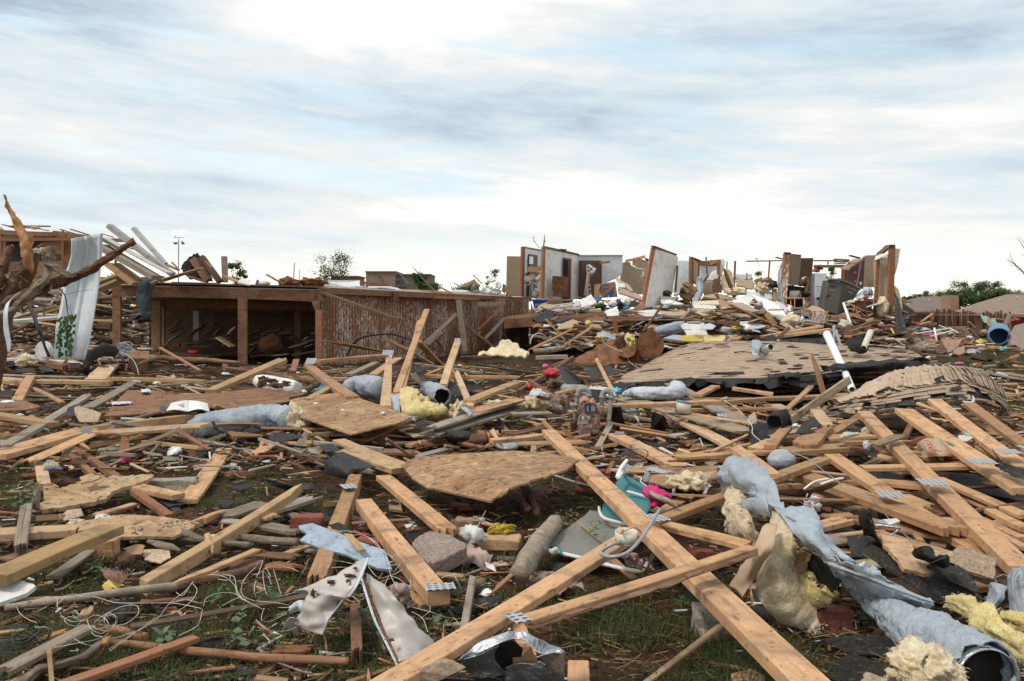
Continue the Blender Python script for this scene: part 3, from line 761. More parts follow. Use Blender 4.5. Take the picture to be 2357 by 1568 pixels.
tree(2352,715,672,97,60,'shade_tree','yellow-green treetop at the right picture edge above the tan roof',1.6,.2,col=((.07,.12,.03),(.18,.22,.06)),nclump=14,low=.1)
tree(2098,715,678,110,60,'shade_tree','small green tree between the end wall and the far grey roof',1.5,.2,nclump=16,low=.1)
tree(765,715,585,60,92,'broken_tree','thin backlit tree with sparse leaves rising behind the shed roof',.62,.12,col=((.04,.07,.015),(.14,.17,.05)),nclump=34,low=.3,leaf=.1)
tree(548,715,594,55,48,'broken_tree','small leafy tree leaning behind the shed roof left end',.8,.1,nclump=14,low=.35,leaf=.1,cx=-6)
tree(655,715,628,75,22,'broken_tree','little pointed evergreen beside two bare poles behind the shed roof',1.0,.08,nclump=8,low=.2,leaf=.09)
tree(963,715,630,85,48,'shade_tree','rounded green bush tree in front of the school block',2.0,.15,nclump=20,low=.1)
tree(1137,715,618,70,40,'broken_tree','stripped young tree with two leafy tufts left of the ruined house',.45,.07,nclump=10,low=.4,leaf=.1)
tree(1075,715,655,130,90,'shade_tree','low hazy treeline crown left of the ruined house',1.6,.2,nclump=22,low=.1)
tree(1000,715,655,135,60,'shade_tree','low hazy treeline crown right of the school block',1.4,.2,nclump=14,low=.1)
tree(1818,715,612,60,62,'broken_tree','pale green tree seen through the ruined house below the horizontal bar',.9,.1,nclump=14,low=.35,leaf=.1)
tree(1910,715,612,62,36,'broken_tree','pale green tree behind the kitchen cabinet post',.9,.1,nclump=10,low=.35,leaf=.1)
tree(1742,715,620,64,40,'broken_tree','small leafy treetop seen left of the horizontal bar in the ruined house',.6,.08,nclump=9,low=.4,leaf=.1)
def stick(pts,lb,name='bare_sapling',cat='branch',mat='bkg',kids=()):
 root=tube(pts,mat,name,lb,cat,seg=6,k=4)
 for q in kids:
  o=tube(q,mat,'twig',seg=5,k=4,pa=root)
 return root
stick('674,700,75,1.5 676,640,75,1.4 678,605,75,1','bare upright stem behind the shed roof, left of two')
stick('688,700,75,1.3 689,620,75,.8','thin bare stem behind the shed roof, right of two')
stick('1030,700,50,2.6 1000,670,50,2 972,640,50,1.6 951,615,50,.9','bare brown branch leaning up to the left over the green bush',kids=qq('972,640,50,1 965,628,50,.6 968,618,50,.4|985,655,50,1 975,655,50,.6 963,648,50,.4'))
stick('1250,572,28,2.2 1252,560,28,1.8 1254,541,28,.7','broken branch stub standing on top of the white door wall',kids=[q1('1252,560,28,.8 1258,552,28,.5')])
stick('1242,572,40,.8 1232,558,40,.7 1225,545,40,.4','thin bare twig sticking up between the first two white walls',kids=qq('1232,558,40,.5 1226,553,40,.3|1228,550,40,.5 1230,542,40,.3'))
r_=stick('2400,720,22,4 2385,650,22,3 2362,633,22,2.2 2340,612,22,1.4 2318,597,22,.6','bare twiggy branches reaching in at the right picture edge','bare_tree','tree')
for q in(q1('2362,633,22,1.2 2350,622,22,.9 2330,600,22,.7 2325,583,22,.4'),q1('2340,612,22,.8 2330,612,22,.6 2322,604,22,.4'),q1('2385,650,22,1.4 2370,600,22,1 2352,562,22,.7 2340,548,22,.4'),
q1('2370,600,22,.8 2360,590,22,.6 2350,586,22,.4'),q1('2365,580,22,.8 2358,560,22,.5 2345,545,22,.3'),q1('2350,622,22,.6 2340,618,22,.5 2338,604,22,.3'),q1('2362,633,22,.6 2352,632,22,.4 2340,634,22,.3')):
 tube(q,'bkg','twig',seg=5,k=4,pa=r_)
hs=thing('brick_house','brick house with broad tan shingle roof at the right edge','house',P(2330,714,155))
T('U5')
def roofp(pts,mat,pa,t=.15):
 return poly(pts,t,mat,'roof',pa=pa)
roofp('900,1010,50 1180,905,58 1560,795,63 1764,800 2300,810 2400,1040,46 1764,1045,47 1300,1030,48','rooftile',hs)
for x,y in((1468,862),(1680,835)):tube([(x,y+22,154.9,10),(x,y-8,154.9,8)],'galv','roof_vent',pa=hs,seg=8,k=2)
boxw(1330,1045,2400,1065,48.3,.3,'greenink','fascia',hs);boxw(1400,1064,2350,1390,49.5,6,'bkw','wall',hs)
hb=thing('brick_house','far house with grey-brown roof and brick chimney behind the fence','house',P(700,900,170))
roofp('270,880,70 480,832,76 620,822 865,828 960,1010,65 410,1010','roof_far',hb)
boxw(300,1005,960,1300,68,8,'bkw','wall',hb)
a_=boxw(862,808,966,1080,63,1.4,'bkw','chimney',hb)
for x,y in((602,868),(345,920)):tube([(x,y+10,167,7),(x,y-10,167,6)],'white','roof_vent',pa=hb,seg=8,k=2)
T('D')
lm=thing('light_tower','tall thin mast with two lit floodlights behind the shed','lamp mast',P(411,714,170))
tube('411,735,70,1.5 411,600,70,1.3 411,548,70,1.1','std','mast',pa=lm,seg=8,k=3)
tube('401,546.5,70,.9 421,546.5','std','crossbar',pa=lm,seg=6,k=2)
tube('403,546,70,.6 406,536','std','bracket',pa=lm,seg=6,k=2)
for x,y,r0 in((401,536,4.6),(419,535,6.2)):
 q=P(x,y,170);l_=r0/ppm(q)
 bm=bmesh.new();bmesh.ops.create_uvsphere(bm,u_segments=16,v_segments=10,radius=l_);bmesh.ops.scale(bm,vec=(1,.6,1),verts=bm.verts)
 o=bmo('floodlight',bm,M['lamp_lit'],Mt.Translation(q),lm,True)
for x,y in((404,558),(422,558)):
 q=P(x,y,170);bm=bmesh.new();bmesh.ops.create_uvsphere(bm,u_segments=14,v_segments=8,radius=5.2/ppm(q));bmesh.ops.delete(bm,geom=[v for v in bm.verts if v.co.z>.02],context='VERTS')
 o=bmo('unlit_floodlight',bm,M['std'],Mt.Translation(q)@Mt.Rotation(R(0 if x<410 else 50),4,'Y'),lm,True);mod_solid(o,.01)
 #background house wreck, far left
T('U1')
bh=thing('wrecked_house','roofless house wall with boarded tan panels at the far left','house',P(300,900,132))
poly('-60,690,31 400,690 570,680,31.2 640,860 560,880,31 -60,890',.3,'brick_tan','lower_wall',pa=bh)
poly('-60,400,31.6 640,430,32 660,870 -60,870,31.6',.2,'stain','wall_sheathing',pa=bh)
boxw(90,490,390,690,31.2,.12,'black','tar_panel',bh);boxw(400,484,572,620,31.15,.1,'cdb','foam_panel',bh);boxw(572,480,655,780,31.4,.12,'pine','plywood_panel',bh)
boxw(10,500,85,560,31.2,.1,'black','window',bh)
for q in((20,400,500,420,12,42),(500,405,830,450,10,50),(20,480,680,470,10,26),(660,470,1180,480,8,30)):bd(q[0],q[1],q[2],q[3],q[4],q[5],130.9,mat='stain',name='top_plate',pa=bh)
for x,y,m_ in((38,560,'stain'),(5,600,'red'),(575,560,'red'),(1060,560,'stain')):bd(x,y+90 if x>1000 else 400,x,y+250,20,5,130.8,mat=m_,name='stud',pa=bh)
for i,q in enumerate(((30,345,200,395),(80,360,455,360),(200,350,440,400),(560,390,690,430),(655,388,820,440),(420,430,720,470),(1050,480,1160,495),(1040,520,1230,570),(940,430,1040,460),(120,372,360,376))):
 bd(*q,9,9,131.2,mat=('red','stain','pine')[i%3],name='rafter_scrap',cat='board')
blob(320,380,131,40,14,'iye',lb='yellow insulation tuft on the roofless house top plate',sub=3);blob(10,430,131,22,60,'icr',lb='cream insulation hanging at the left edge of the roofless house',sub=3)
#mangled tree, left
T('U1')
tr=thing('mangled_tree','snapped bare tree with orange stripped wood at the left edge','tree',P(60,1500,.0))
D0=108.3
def tt(pts,mat='bark',name='branch',**k):
 return tube([(x,y,D0+dd,r_)for x,y,dd,r_ in(q1(pts)if isinstance(pts,str)else pts)],mat,name,pa=tr,k=6,seg=18,amp=.015,fr=13,**k)
tt('-130,1900,.1,110 -60,1600,.1,100 20,1180,.1,95 130,960,.1,92 230,780,.05,88 300,640,.05,60 320,560,.05,35',name='trunk')
tt('290,800,.02,6 268,730,-.03,34 252,620,-.05,44 240,500,-.03,42 190,400,0,34 140,310,0,24 90,220,0,15 55,140,0,9 38,75,0,2','stp','splintered_limb',wr=.004)
tt('60,1080,-.16,60 250,1000,-.2,56 430,920,-.2,50 620,860,-.2,44 840,760,-.25,38 1000,650,-.3,32 1140,560,-.3,27 1235,500,-.3,24')
tt('-20,1200,-.3,40 120,1130,-.3,34 250,1010,-.32,36 350,920 420,860,-.3,32 440,780,-.25,30 460,690,-.2 480,640','bkg')
tt('330,600,-.1,32 400,590,-.15,30 460,580,-.18','bkg');tt('470,550,-.2,34 465,620 440,700,-.25,30 520,750,-.3,26 590,790 650,820,-.3,24 700,800,-.3,14','bkg')
tt('-60,960,0,50 0,850,0,46 40,700,0,38 80,600,0,30 100,550,0,18 128,566,0,5','bark')
tt('300,600,-.05,10 350,560,-.05,9 385,515,-.05,3','stp','torn_splinter');tt('285,510,-.05,12 285,450,-.05,11 280,425,-.05,9','stp','torn_splinter')
tt('240,1080,-.33,12 265,1030,-.33,8 280,1005,-.33,3','stp','torn_splinter')
for i in range(14):
 x,y=rs(0,520),rs(560,1150);a=rs(0,6.28);L=rs(40,110)
 tt([(x,y,-.25,5),(x+L*.5*math.cos(a)+rs(-9,9),y-L*.5*math.sin(a),-.28,3.5),(x+L*math.cos(a),y-L*math.sin(a)+rs(-20,20),-.3,1)],'bkg','twig')
lt=tube('540,930,7.9,7 600,1010,7.85,6 620,1150,7.85,5 650,1260,7.85,4 620,1400,7.85,3 580,1500,7.85,2','bark','leafy_twig','thin twig with green leaves hanging in front of the white metal sheet','twig',seg=6,k=5)
tube('590,995,7.85,3 720,965,7.85,2.4 850,945,7.85,1.6','bark','side_twig',seg=5,k=4,pa=lt);tube('610,1080,7.85,2.5 670,1180,7.85,2 690,1260,7.85,1.5','bark','side_twig',seg=5,pa=lt)
vv=[];ff=[]
for i in range(120):
 y=rs(1150,1540);x=620+rs(-70,75)-(y-1150)*.08;p=P(x,y,107.82+rs(-.06,.05));a=Ve((rs(-.5,.5),rs(-.4,.4),-1)).normalized()*rs(.03,.055);b=a.cross(Ve((rs(-.5,.5),1,0))).normalized()*rs(.012,.02);k=len(vv)
 vv+=[p,p+a*.4+b,p+a,p+a*.4-b];ff+=[(k,k+1,k+2,k+3)]
mk('leaves',vv,ff,M['leaf'],lt)
patch('240,1070,7.7 275,1060|290,1180,7.65 325,1170|335,1310,7.6 365,1300|370,1380,7.6 400,1370|400,1470,7.6 420,1460|440,1570,7.6 468,1560',4,'black','rubber_strip',.006,lb='dark maroon strip dangling from the mangled tree',cat='strip')
patch('60,1080,7.7 190,965|50,1090,7.65 100,1040|30,1180,7.6 72,1175|35,1330,7.6 85,1330|60,1450,7.6 104,1440|70,1520,7.6 90,1510',4,'wmt','metal_strip',.003,lb='narrow pale metal strip hanging at the left edge',cat='strip')
rows=[]
for i,(yl,xl,yr,xr,yy)in enumerate(q1('480,650,425,945,0 620,655,560,940 760,610,720,930 920,580,860,915 1080,560,1040,890 1260,520,1220,860 1440,500,1400,830 1590,490,1590,780')):
 r_=[]
 for j in range(13):
  u=j/12;rib=-.035 if j in(1,6,11)else .0
  r_.append((xl+(xr-xl)*u,yl+(yr-yl)*u,108.75+rib+.1*math.sin(u*3)+.12*math.sin(i*.7)))
 rows.append(r_)
patch(rows,3,'wmt','siding_sheet',.003,amp=.008,fr=4,lb='tall bent white ribbed metal sheet leaning behind the branch',cat='metal sheet')
for i,q in enumerate([(1020,345,1600,790,22,42,'whw',118.6),(1240,370,1535,700,18,34,'whw',119),(970,465,1560,790,26,14,'whw',118.2),(945,530,1450,820,40,46,'grey',118),(950,470,1110,560,18,26,'grey',118.1),(1010,700,1250,880,30,40,'pine',117.8),(1080,700,1290,850,26,26,'pip',118.3),(900,880,1130,800,60,20,'wtn',118.5),(880,950,1120,850,60,20,'wtn',118.2)]):
 TONE.setdefault('wtn','beige');bd(*q[:6],q[7],mat=q[6],name='patio_beam',cat='beam',gp='beams of the fallen patio cover')
 #open shed front
T('U1');SD=121.6
sh=thing('collapsed_shed','low brown timber shed with open posts, dark inside, roof torn off','shed',P(1500,1500,SD))
sh_hdr=poly([(1030,905,SD),(2400,940,SD+.4),(2960,950,SD+.8),(2960,1060,SD+.8),(2350,1035,SD+.4),(1030,1005,SD)],.09,'stain','header_beam',pa=sh)
poly([(1030,903,SD),(2960,946,SD+.8),(2960,930,SD+6),(1300,890,SD+6)],.05,'grey','deck_boards',pa=sh)
for x,y0,y1,w_,dd in((1068,1005,1480,74,.02),(2225,1030,1590,84,.25),(1430,1050,1500,84,1.4),(1492,1100,1400,34,3),(1800,1100,1330,54,4.5),(2730,1050,1560,54,2.5),(2927,1130,1620,54,.8)):
 A,B=P(x,y0,SD+dd),P(x,y1,SD+dd);hh=w_*sc()/ppm(A)
 m_='whw'if x==1800 else('grey'if x==1492 else 'stain');o=bmo('post',cube_bm(hh,.09,(A.z-B.z)+.3,.004),M[m_],Mt.Translation((A.x,A.y+.05,(A.z+B.z)/2-.15)),sh)
T('U1')
for dd,y0 in((1.5,1030),(3.0,1060)):poly([(1390,y0,SD+dd),(2960,y0+30,SD+dd+.8),(2960,y0+110,SD+dd+.8),(1390,y0+75,SD+dd)],.06,'stain','inner_beam',pa=sh)
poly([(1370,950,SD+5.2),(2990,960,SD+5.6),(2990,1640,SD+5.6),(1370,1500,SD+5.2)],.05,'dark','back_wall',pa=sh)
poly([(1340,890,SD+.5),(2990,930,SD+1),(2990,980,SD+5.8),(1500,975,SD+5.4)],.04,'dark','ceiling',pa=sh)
T('U2')
poly('505,1050,22.35 590,1050,22.3 580,1135 540,1132',.08,'stain','bracket',pa=sh)
SW=thing('siding_wall','long barn wall with peeling white paint over brown grooved siding','wall',P(1200,1400,124))
def sdep(x):
 """distance along the wall as seen at this column"""
 u=(x-600)/1850.0;return 122.4+8.8*u/(1.0+.35*(1-u))
xs=[600];
while xs[-1]<2350:xs.append(xs[-1]+26*22.4/(sdep(xs[-1])-100)*1.65*.62)
gr=[]
def topy(x):return 985+(x-600)*.025
vs=[];fs=[]
xe=[]
for i,x in enumerate(xs[:-1]):
 x2=xs[i+1]-4;d1,d2=sdep(x),sdep(x2)
 for q in((x,topy(x),d1),(x2,topy(x2),d2),(x2,1720,d2),(x,1760,d1)):vs.append(P(*q))
 k=len(vs)-4;fs.append((k,k+1,k+2,k+3))
o=mk('siding_panel',vs,fs,M['siding'],SW)
mod_solid(o,.03,1)
poly('600,985,22.5 2360,1030,31.4 2360,1720 600,1760,22.5',.03,'dark','backing',pa=SW)
T('U3')
vs=[];fs=[];xs2=[-8+17.5*i for i in range(20)]
for i in range(19):
 x,x2=xs2[i],xs2[i+1]-2
 def by(x):return 1260-(x*.25)
 def ty(x):return 765 if x<340 else 765+(x-340)*3
 if i>=18:break
 d1=sdep(2252+x*.83)+.05;d2=sdep(2252+x2*.83)+.05
 for q in((x,772,d1),(x2,772,d2),(x2+(0),1300,d2),(x,1310,d1)):vs.append(P(*q))
 k=len(vs)-4;fs.append((k,k+1,k+2,k+3))
for i in range(7):
 x=325+19*i;y0=800+(x-325)*2.35
 q0=[(x,y0,131.3),(x+17,y0+42,131.3),(x+17,1290,131.3),(x,1300,131.3)]
 for q in q0:vs.append(P(*q))
 k=len(vs)-4;fs.append((k,k+1,k+2,k+3))
o=mk('siding_panel',vs,fs,M['siding_brown'],SW);mod_solid(o,.03,1)
T('U2')
poly('600,925,22.35 1800,985,26.6 2352,1012,31.0 2352,1040 1800,1030,26.6 600,985,22.35',.12,'stain','top_beam',pa=SW)
poly('600,925,22.3 2352,1012,31 2300,985,34 700,915,27',.05,'grey','deck_edge',pa=SW)
T('U3');poly('0,745,31.0 335,750,32.4 335,800 0,790,31.0',.1,'stain','top_beam',pa=SW)
T('U2')
bd(1280,965,1280,1065,34,10,124.4,mat='dark',name='hanger',pa=SW)
poly('570,920,22.1 625,930 625,1055 570,1050',.1,'dark','corner_post',pa=SW)
poly('545,1130,22.2 602,1130 602,1650 545,1650',.12,'red','corner_post',pa=SW)
for q in((605,960,1320,1210,18,24,122.2,'stain','dark board hanging aslant across the peeling siding'),(1300,995,2050,1020,12,24,126,'stain','long stained strip along the siding wall top'),
(1860,1040,1920,1510,50,30,124.5,'grey','weathered grey post leaning nearly upright on the siding'),(1500,1470,1830,1160,40,34,124.8,'grey','thick weathered grey beam propped up against the siding'),
(1460,1560,1700,1330,30,24,124.4,'grey','lower weathered grey beam under the propped beam'),(2040,1060,2290,1060,30,40,128,'grey','short grey timber bracket under the siding wall beam'),
(2290,1065,2040,1310,18,16,127,'red','reddish diagonal brace at the right part of the siding'),(2090,1390,2270,1200,34,30,126.5,'grey','grey plank propped at the right part of the siding'),
(1900,1240,2190,1470,20,16,126,'dark','dark thin board sloping down across the right siding'),(1780,1250,1810,1480,24,14,125.6,'dark','dark stick standing by the siding post'),(2060,1330,2000,1480,16,12,126,'red','reddish stick leaning beside the grey plank'),
(2240,1260,2330,1450,12,12,127,'dark','thin dark stick at the siding right end'),(1640,1380,1720,1500,16,12,124.6,'dark','dark short stake beside the thick beam'),
(2250,1250,2240,1450,22,14,126.8,'grey','grey upright stake by the right siding'),(2150,1330,2180,1490,16,12,126.8,'dark','dark upright stake by the right siding')):
 bd(q[0],q[1],q[2],q[3],q[4],q[5],q[6],mat=q[7],lb=q[8],name='leaning_board')
tube('840,1560,23.2,9 870,1480 950,1400 1080,1365,23.3,8 1250,1358,23.4 1400,1400 1560,1450,23.2,7 1660,1500,23.2,6','black','black_hose','black hose arching in front of the peeling siding','hose',k=6)
tube('1350,1380,23.4,6 1340,1450','black','hose_end','short black hose end hanging from the hose arch','hose',k=3)
T('U1')
bd(1350,900,1850,745,72,10,121.3,121.5,'pine','jc','weathered plank slanting on the shed roof above the jeans',twist=.1)
wr_=thing('burnt_roof_piece','black-edged broken roof section standing on the shed roof','roof piece',P(1850,850,123))
poly('1680,700,23 1750,640 1815,605,23.1 1900,700,23.2 1960,870 1740,850,23 1660,750',.1,'black','tar_face',pa=wr_,jag=.03)
bd(1760,660,1900,860,60,40,122.8,mat='stain',name='rafter',pa=wr_);bd(1840,640,2010,870,50,30,122.7,mat='dark',name='rafter',pa=wr_);poly('1860,700,22.7 1890,680 1950,735 1915,770',.03,'cdb','shingle',pa=wr_)
for q in((2050,640,2060,880,40,20,123,'grey','upright burnt stake standing on the shed roof'),(2080,820,2200,870,30,14,122.6,'pine',None),(1590,875,2010,885,12,14,121.8,'grey',None),(1100,880,1270,895,14,14,121.6,'stain',None),(1530,710,1640,760,14,14,123,'red',None),(1580,690,1630,740,8,10,123,'pine',None),(1740,820,1880,870,24,10,122.4,'stain',None)):
 bd(*q[:6],q[6],mat=q[7],lb=q[8],name='roof_board')
patch('1290,830,21.5 1380,830 1470,820,21.6 1520,830,21.8|1270,900,21.35 1330,880,21.3 1390,890,21.35 1440,880,21.4|1255,1000,21.4 1300,1000,21.35 1350,1010 1390,990,21.4|1270,1090,21.4 1310,1110,21.35 1350,1120 1385,1080,21.4|1310,1190,21.4 1340,1210 1370,1210 1390,1180',5,'jean','jeans',.02,amp=.03,fr=7,lb='dark wet jeans hanging over the shed header beam',cat='jeans')
poly('2180,880,22 2210,845,22.3 2300,860 2295,905,22',.03,'white','paper_sheet','crumpled white sheet on the shed roof behind the stake','sheet')
T('U2')
blob(300,880,123.2,95,42,'ins_brown',lb='left mound of rusty brown shredded insulation on the shed roof',amp=.35,fib=900,flen=.07);blob(520,880,123.4,110,42,'ins_brown',lb='right mound of rusty brown shredded insulation on the shed roof',amp=.35,fib=900,flen=.07)
bd(105,805,200,860,16,12,123,mat='pine',lb='small tan plank sticking up left of the brown insulation');blob(60,890,123,70,26,'white','paint_bucket','round white tub on the shed roof','tub',amp=.05,sub=3);blob(15,875,122.9,12,22,'blue','blue_scrap','blue plastic scrap beside the white tub','scrap',sub=3)
poly('640,860,26 955,862,27 955,930,26 640,910',.05,'white','white_sheet','long white panel on the shed roof','panel');bd(960,870,1215,890,16,24,126,mat='stain',lb='brown board behind the roof edge right of the white panel',name='roof_board');bd(960,905,1200,905,10,10,126.5,mat='red',lb='thin reddish board under the brown roof edge board')
patch('1030,915,28 1180,915 1300,930|1020,940,26 1180,935 1350,955',5,'wrp','tarp',.01,amp=.02,lb='pale grey tarp heaped on the roof edge',cat='tarp')
patch('870,905,26.5 930,905 1000,912|860,935,25.5 930,930 1010,940',4,'wrap','tarp',.01,amp=.02,lb='crumpled grey plastic beside the pale tarp',cat='tarp')
bd(1330,810,1400,895,7,8,140,mat='bluewood',lb='thin blue rod leaning before the school block',name='blue_rod',cat='rod');bd(1505,955,1705,960,10,22,127,mat='yellow',lb='yellowish board on the roof edge by the green bush');bd(1680,910,1800,970,24,16,128,mat='pine',lb='tan board end sticking up on the roof edge')
bd(1820,885,1900,920,14,8,130,mat='red',lb='reddish board end left of the white junk heap')
for i,(x,y,a,b,m_,wd)in enumerate(((1880,965,100,20,'wrp','pale blue-grey plastic'),(2010,930,40,40,'std','grey metal frame'),(2110,950,50,26,'white','white appliance casing'),(2230,900,26,30,'llc','lilac cloth'),(2200,960,50,24,'wrap','grey sheet'),(2160,850,40,20,'white','white board'),(2280,930,20,40,'dark','dark lump'),(2060,970,60,16,'wrap','blue-grey sheet'))):
 poly([(x-a,y+b*.6,131),(x-a*.5,y-b,131.3),(x+a*.7,y-b*.6,131.3),(x+a,y+b*.3,131),(x+a*.3,y+b,130.9)],.06,m_,'junk_sheet',wd+' in the junk heap at the left of the ruined house','scrap',jag=.02)
bd(1900,900,2010,850,10,26,131,mat='pine',lb='tan board leaning over the junk heap, left one');bd(2000,810,2080,890,26,10,131,mat='pine',lb='tan board end rising from the junk heap');bd(2010,880,2060,900,40,10,131,mat='yellow',lb='yellowish board end in the junk heap')
T('U1')
for i in range(62):
 x=rs(1480,2960);y=rs(1330,1590);L=rs(60,260);a=rs(-60,60);m_=random.choice(['dark','stain','bkg','grey','bkg','bark','red'])
 bd(x,y,x+L*math.cos(R(a)),y-L*abs(math.sin(R(a)))*.7,rs(8,22),rs(6,16),100+rs(22.4,26),mat=m_,e='jc',name='shed_debris',gp='broken sticks heaped inside the shed')
bd(2010,1380,2140,1465,34,12,122.3,mat='pip',lb='pale tan board scrap inside the shed');blob(1770,1520,122,50,20,'redpaint','red_scrap','red plastic lying in the shed debris','scrap',sub=3)
T('U2');blob(135,1450,123.6,100,90,'ins_brown','carpet_roll','brown muddy lump inside the dark shed','lump',sub=4,amp=.15)
#ruined house
def wall(pts,mat,lb,name='standing_wall',t=.12,cat='wall',root=None):
 if isinstance(pts,str):pts=q1(pts)
 r_=thing(name,lb,cat,P(*pts[-1]));poly(pts,t,mat,'drywall',pa=r_);return r_
H=128
T('D')
fl=poly('1160,735,27.5 1250,728,27 2070,740 2060,712,39 1170,712',.3,'stain','house_floor','timber floor of the ruined house under the rubble','floor')
T('U3')
w0=wall('62,297,31 215,300 210,745 50,742','pnd','plain brown door panel standing at the left end of the ruined house','door_panel',.05,'door')
blob(72,684,130.9,12,9,'brass','door_knob',pa=w0,sub=2,amp=0)
w1=wall('262,200,30 440,235,32.5 440,770 250,750,30','dwb','first white wall with a brown framed window opening',t=.1)
poly('236,192,29.8 264,190,29.9 252,745 222,745,29.8',.09,'red','stud',pa=w1);poly('218,200,29.9 236,200,29.85 225,745 208,745,29.9',.06,'whw','trim',pa=w1)
poly('245,188,29.9 440,225,32.4 440,237 262,204,29.9',.1,'red','top_plate',pa=w1)
poly('312,275,30.4 402,288,31.8 402,700 308,740,30.4',.05,'pnb','door_opening',pa=w1)
poly('316,300,30.3 354,305,30.9 352,385 314,385,30.3',.03,'wcl','window',pa=w1);poly('310,600,30.2 400,580,31.6 400,740 306,745,30.2',.02,'black','dark_gap',pa=w1)
w2=wall('490,205,28.6 848,280,31.0 840,775 478,775,28.6','drywall','second white stained wall with brown door frame and leaning black panel',t=.12)
poly('462,192,28.4 490,190,28.5 478,770 440,770,28.4',.09,'red','stud',pa=w2);poly('440,235,28.5 460,200,28.45 442,770 428,770,28.5',.05,'whw','trim',pa=w2)
poly('476,184,28.5 850,268,30.9 870,285 845,285 490,207,28.5',.12,'stain','top_plate',pa=w2);poly('668,216,29.6 722,222,29.9 722,240 668,234,29.6',.1,'dark','blocking',pa=w2)
poly('692,312,29.75 776,328,30.3 768,770 684,770,29.75',.04,'stain','door_frame',pa=w2);poly('704,335,29.7 738,340,29.95 730,760 696,760,29.7',.03,'bks','opening',pa=w2);poly('738,340,29.9 762,345,30.1 752,765 730,765,29.9',.03,'pnb','door',pa=w2)
bp=poly('578,516,28.6 740,526,29.2 730,752,29.0 568,740,28.5',.06,'dark','scorched_square','scorched dark square panel leaning against the second white wall','panel')
bp.data.materials[0]=M['rust']
cb=thing('low_cabinet','low reddish brown cabinet with dark opening in front of the scorched panel','cabinet',P(640,830,128.1))
poly('528,765,28.2 795,775,28.4 790,790,28.2 528,785,28.0',.05,'stain','top',pa=cb);poly('530,785,28 790,790,28.2 780,840 530,830,28',.3,'stain','body',pa=cb);poly('684,790,27.97 775,792,28.07 770,835 684,830,27.97',.02,'black','opening',pa=cb)
w3=wall('850,288,31.0 1340,290,31.4 1335,480 1280,540 1110,610,31.3 1110,770 840,770,31.0','dwb','third white wall behind the brown door with torn lower right corner',t=.1)
poly('845,283,30.95 1345,283,31.35 1345,291 860,292,30.95',.12,'pine','top_plate',pa=w3)
dr=thing('brown_door','tall dark brown door with a patterned cloth strip hanging on it','door',P(980,770,130.9))
poly('862,345,30.85 1110,345,30.9 1108,775 850,775,30.85',.05,'pnb','door_frame',pa=dr);poly('878,362,30.8 1092,362,30.82 1090,770 866,770,30.8',.03,'pnb','panel',pa=dr)
blob(1068,724,130.6,12,9,'brass','knob',pa=dr,sub=2,amp=0)
ch=thing('wallpaper_strip','bent black and white picture-pattern strip hanging on the brown door','strip',P(970,600,130.6))
poly('940,400,30.6 970,385 985,450 975,560 995,700,30.55 968,720 950,560,30.6',.02,'white','long_strip',pa=ch);poly('968,384,30.58 1050,440,30.55 1000,520,30.5 985,500 1012,445 985,420,30.55',.02,'white','bent_strip',pa=ch)
for x,y in((958,420),(962,460),(960,500),(962,545),(966,590),(972,640),(980,685),(1005,430),(1020,455)):poly([(x-9,y-14,130.53),(x+9,y-14,130.53),(x+9,y+12,130.53),(x-9,y+12,130.53)],.01,'black','print',pa=ch)
blob(1000,485,130.45,17,24,'wrap','cloth',pa=ch,sub=3);patch('950,470,30.6 965,470,30.5|930,600,30.5 960,600,30.4|905,740,30.4 965,750,30.3',5,'pkc','cloth',.02,pa=ch)
bd(1085,360,1195,350,14,22,130.5,mat='red',lb='short reddish board end jutting over the brown door')
bx=thing('moving_box','cardboard moving box with blue store print beside the brown door','box',P(1185,755,128.6))
a=P(1095,602,128.6);b=P(1262,588,128.8);c=P(1095,755,128.6);dd=P(1285,748,128.8)
poly('1095,602,28.6 1262,588,28.8 1285,748 1095,755,28.6',.5,'cdb','box_body',pa=bx)
poly('1095,602,28.58 1085,600,28.9 1053,690,28.4 1078,684,28.5',.01,'ppb','flap',pa=bx);poly('1098,600,28.65 1260,586,28.85 1248,574,29.2 1210,585,29.1',.01,'ppb','flap',pa=bx)
Mx=plane_frame(P(1152,642,128.62),b-a,a-c)
Z=Mx.col[2].to_3d();
poly('1106,655,28.57 1106,622 1128,614,28.59 1145,607,28.61 1168,614,28.63 1197,622,28.67 1197,650',.004,'blp','logo',pa=bx)
text("LOWE'S",'cik',.088,Mt.Translation(Ve((0,-.05,0)))@plane_frame(P(1152,641,128.6),b-a,a-c),bx)
text("MOVING",'blp',.05,Mt.Translation(Ve((0,-.02,0)))@plane_frame(P(1132,678,128.6),b-a,a-c),bx);text("BOX",'blp',.05,Mt.Translation(Ve((0,-.02,0)))@plane_frame(P(1132,695,128.6),b-a,a-c),bx)
poly('1130,752,28.6 1150,725,28.62 1180,705,28.65 1215,670,28.69 1248,645,28.73 1240,675,28.72 1247,700,28.73 1230,720,28.71 1222,748,28.7',.004,'blp','arrow_print',pa=bx)
for o_ in(bx.children[-1],):o_.location+=Ve((0,-.02,0))
poly('1176,732,28.6 1192,730,28.62 1192,750 1176,750,28.6',.004,'yik','arrow_print',pa=bx)
blue_=poly('1045,765,28.3 1070,738,28.4 1110,745 1095,775,28.3 1075,796,28.2 1040,785',.06,'blp','plastic_case','small dark blue plastic case in front of the moving box','case')
poly('1085,735,28.35 1108,732 1108,745,28.3 1088,748',.03,'pkc','pink_scrap','small pink scrap beside the blue plastic case','scrap')
w4=wall('1320,560,32 1345,370 1395,355,32.1 1420,365 1440,405,32.2 1500,430,32.3 1580,440,32.4 1605,470 1600,720 1320,720,32','wtn','tan wall with a torn white upper edge between white wall and leaning wall',t=.1)
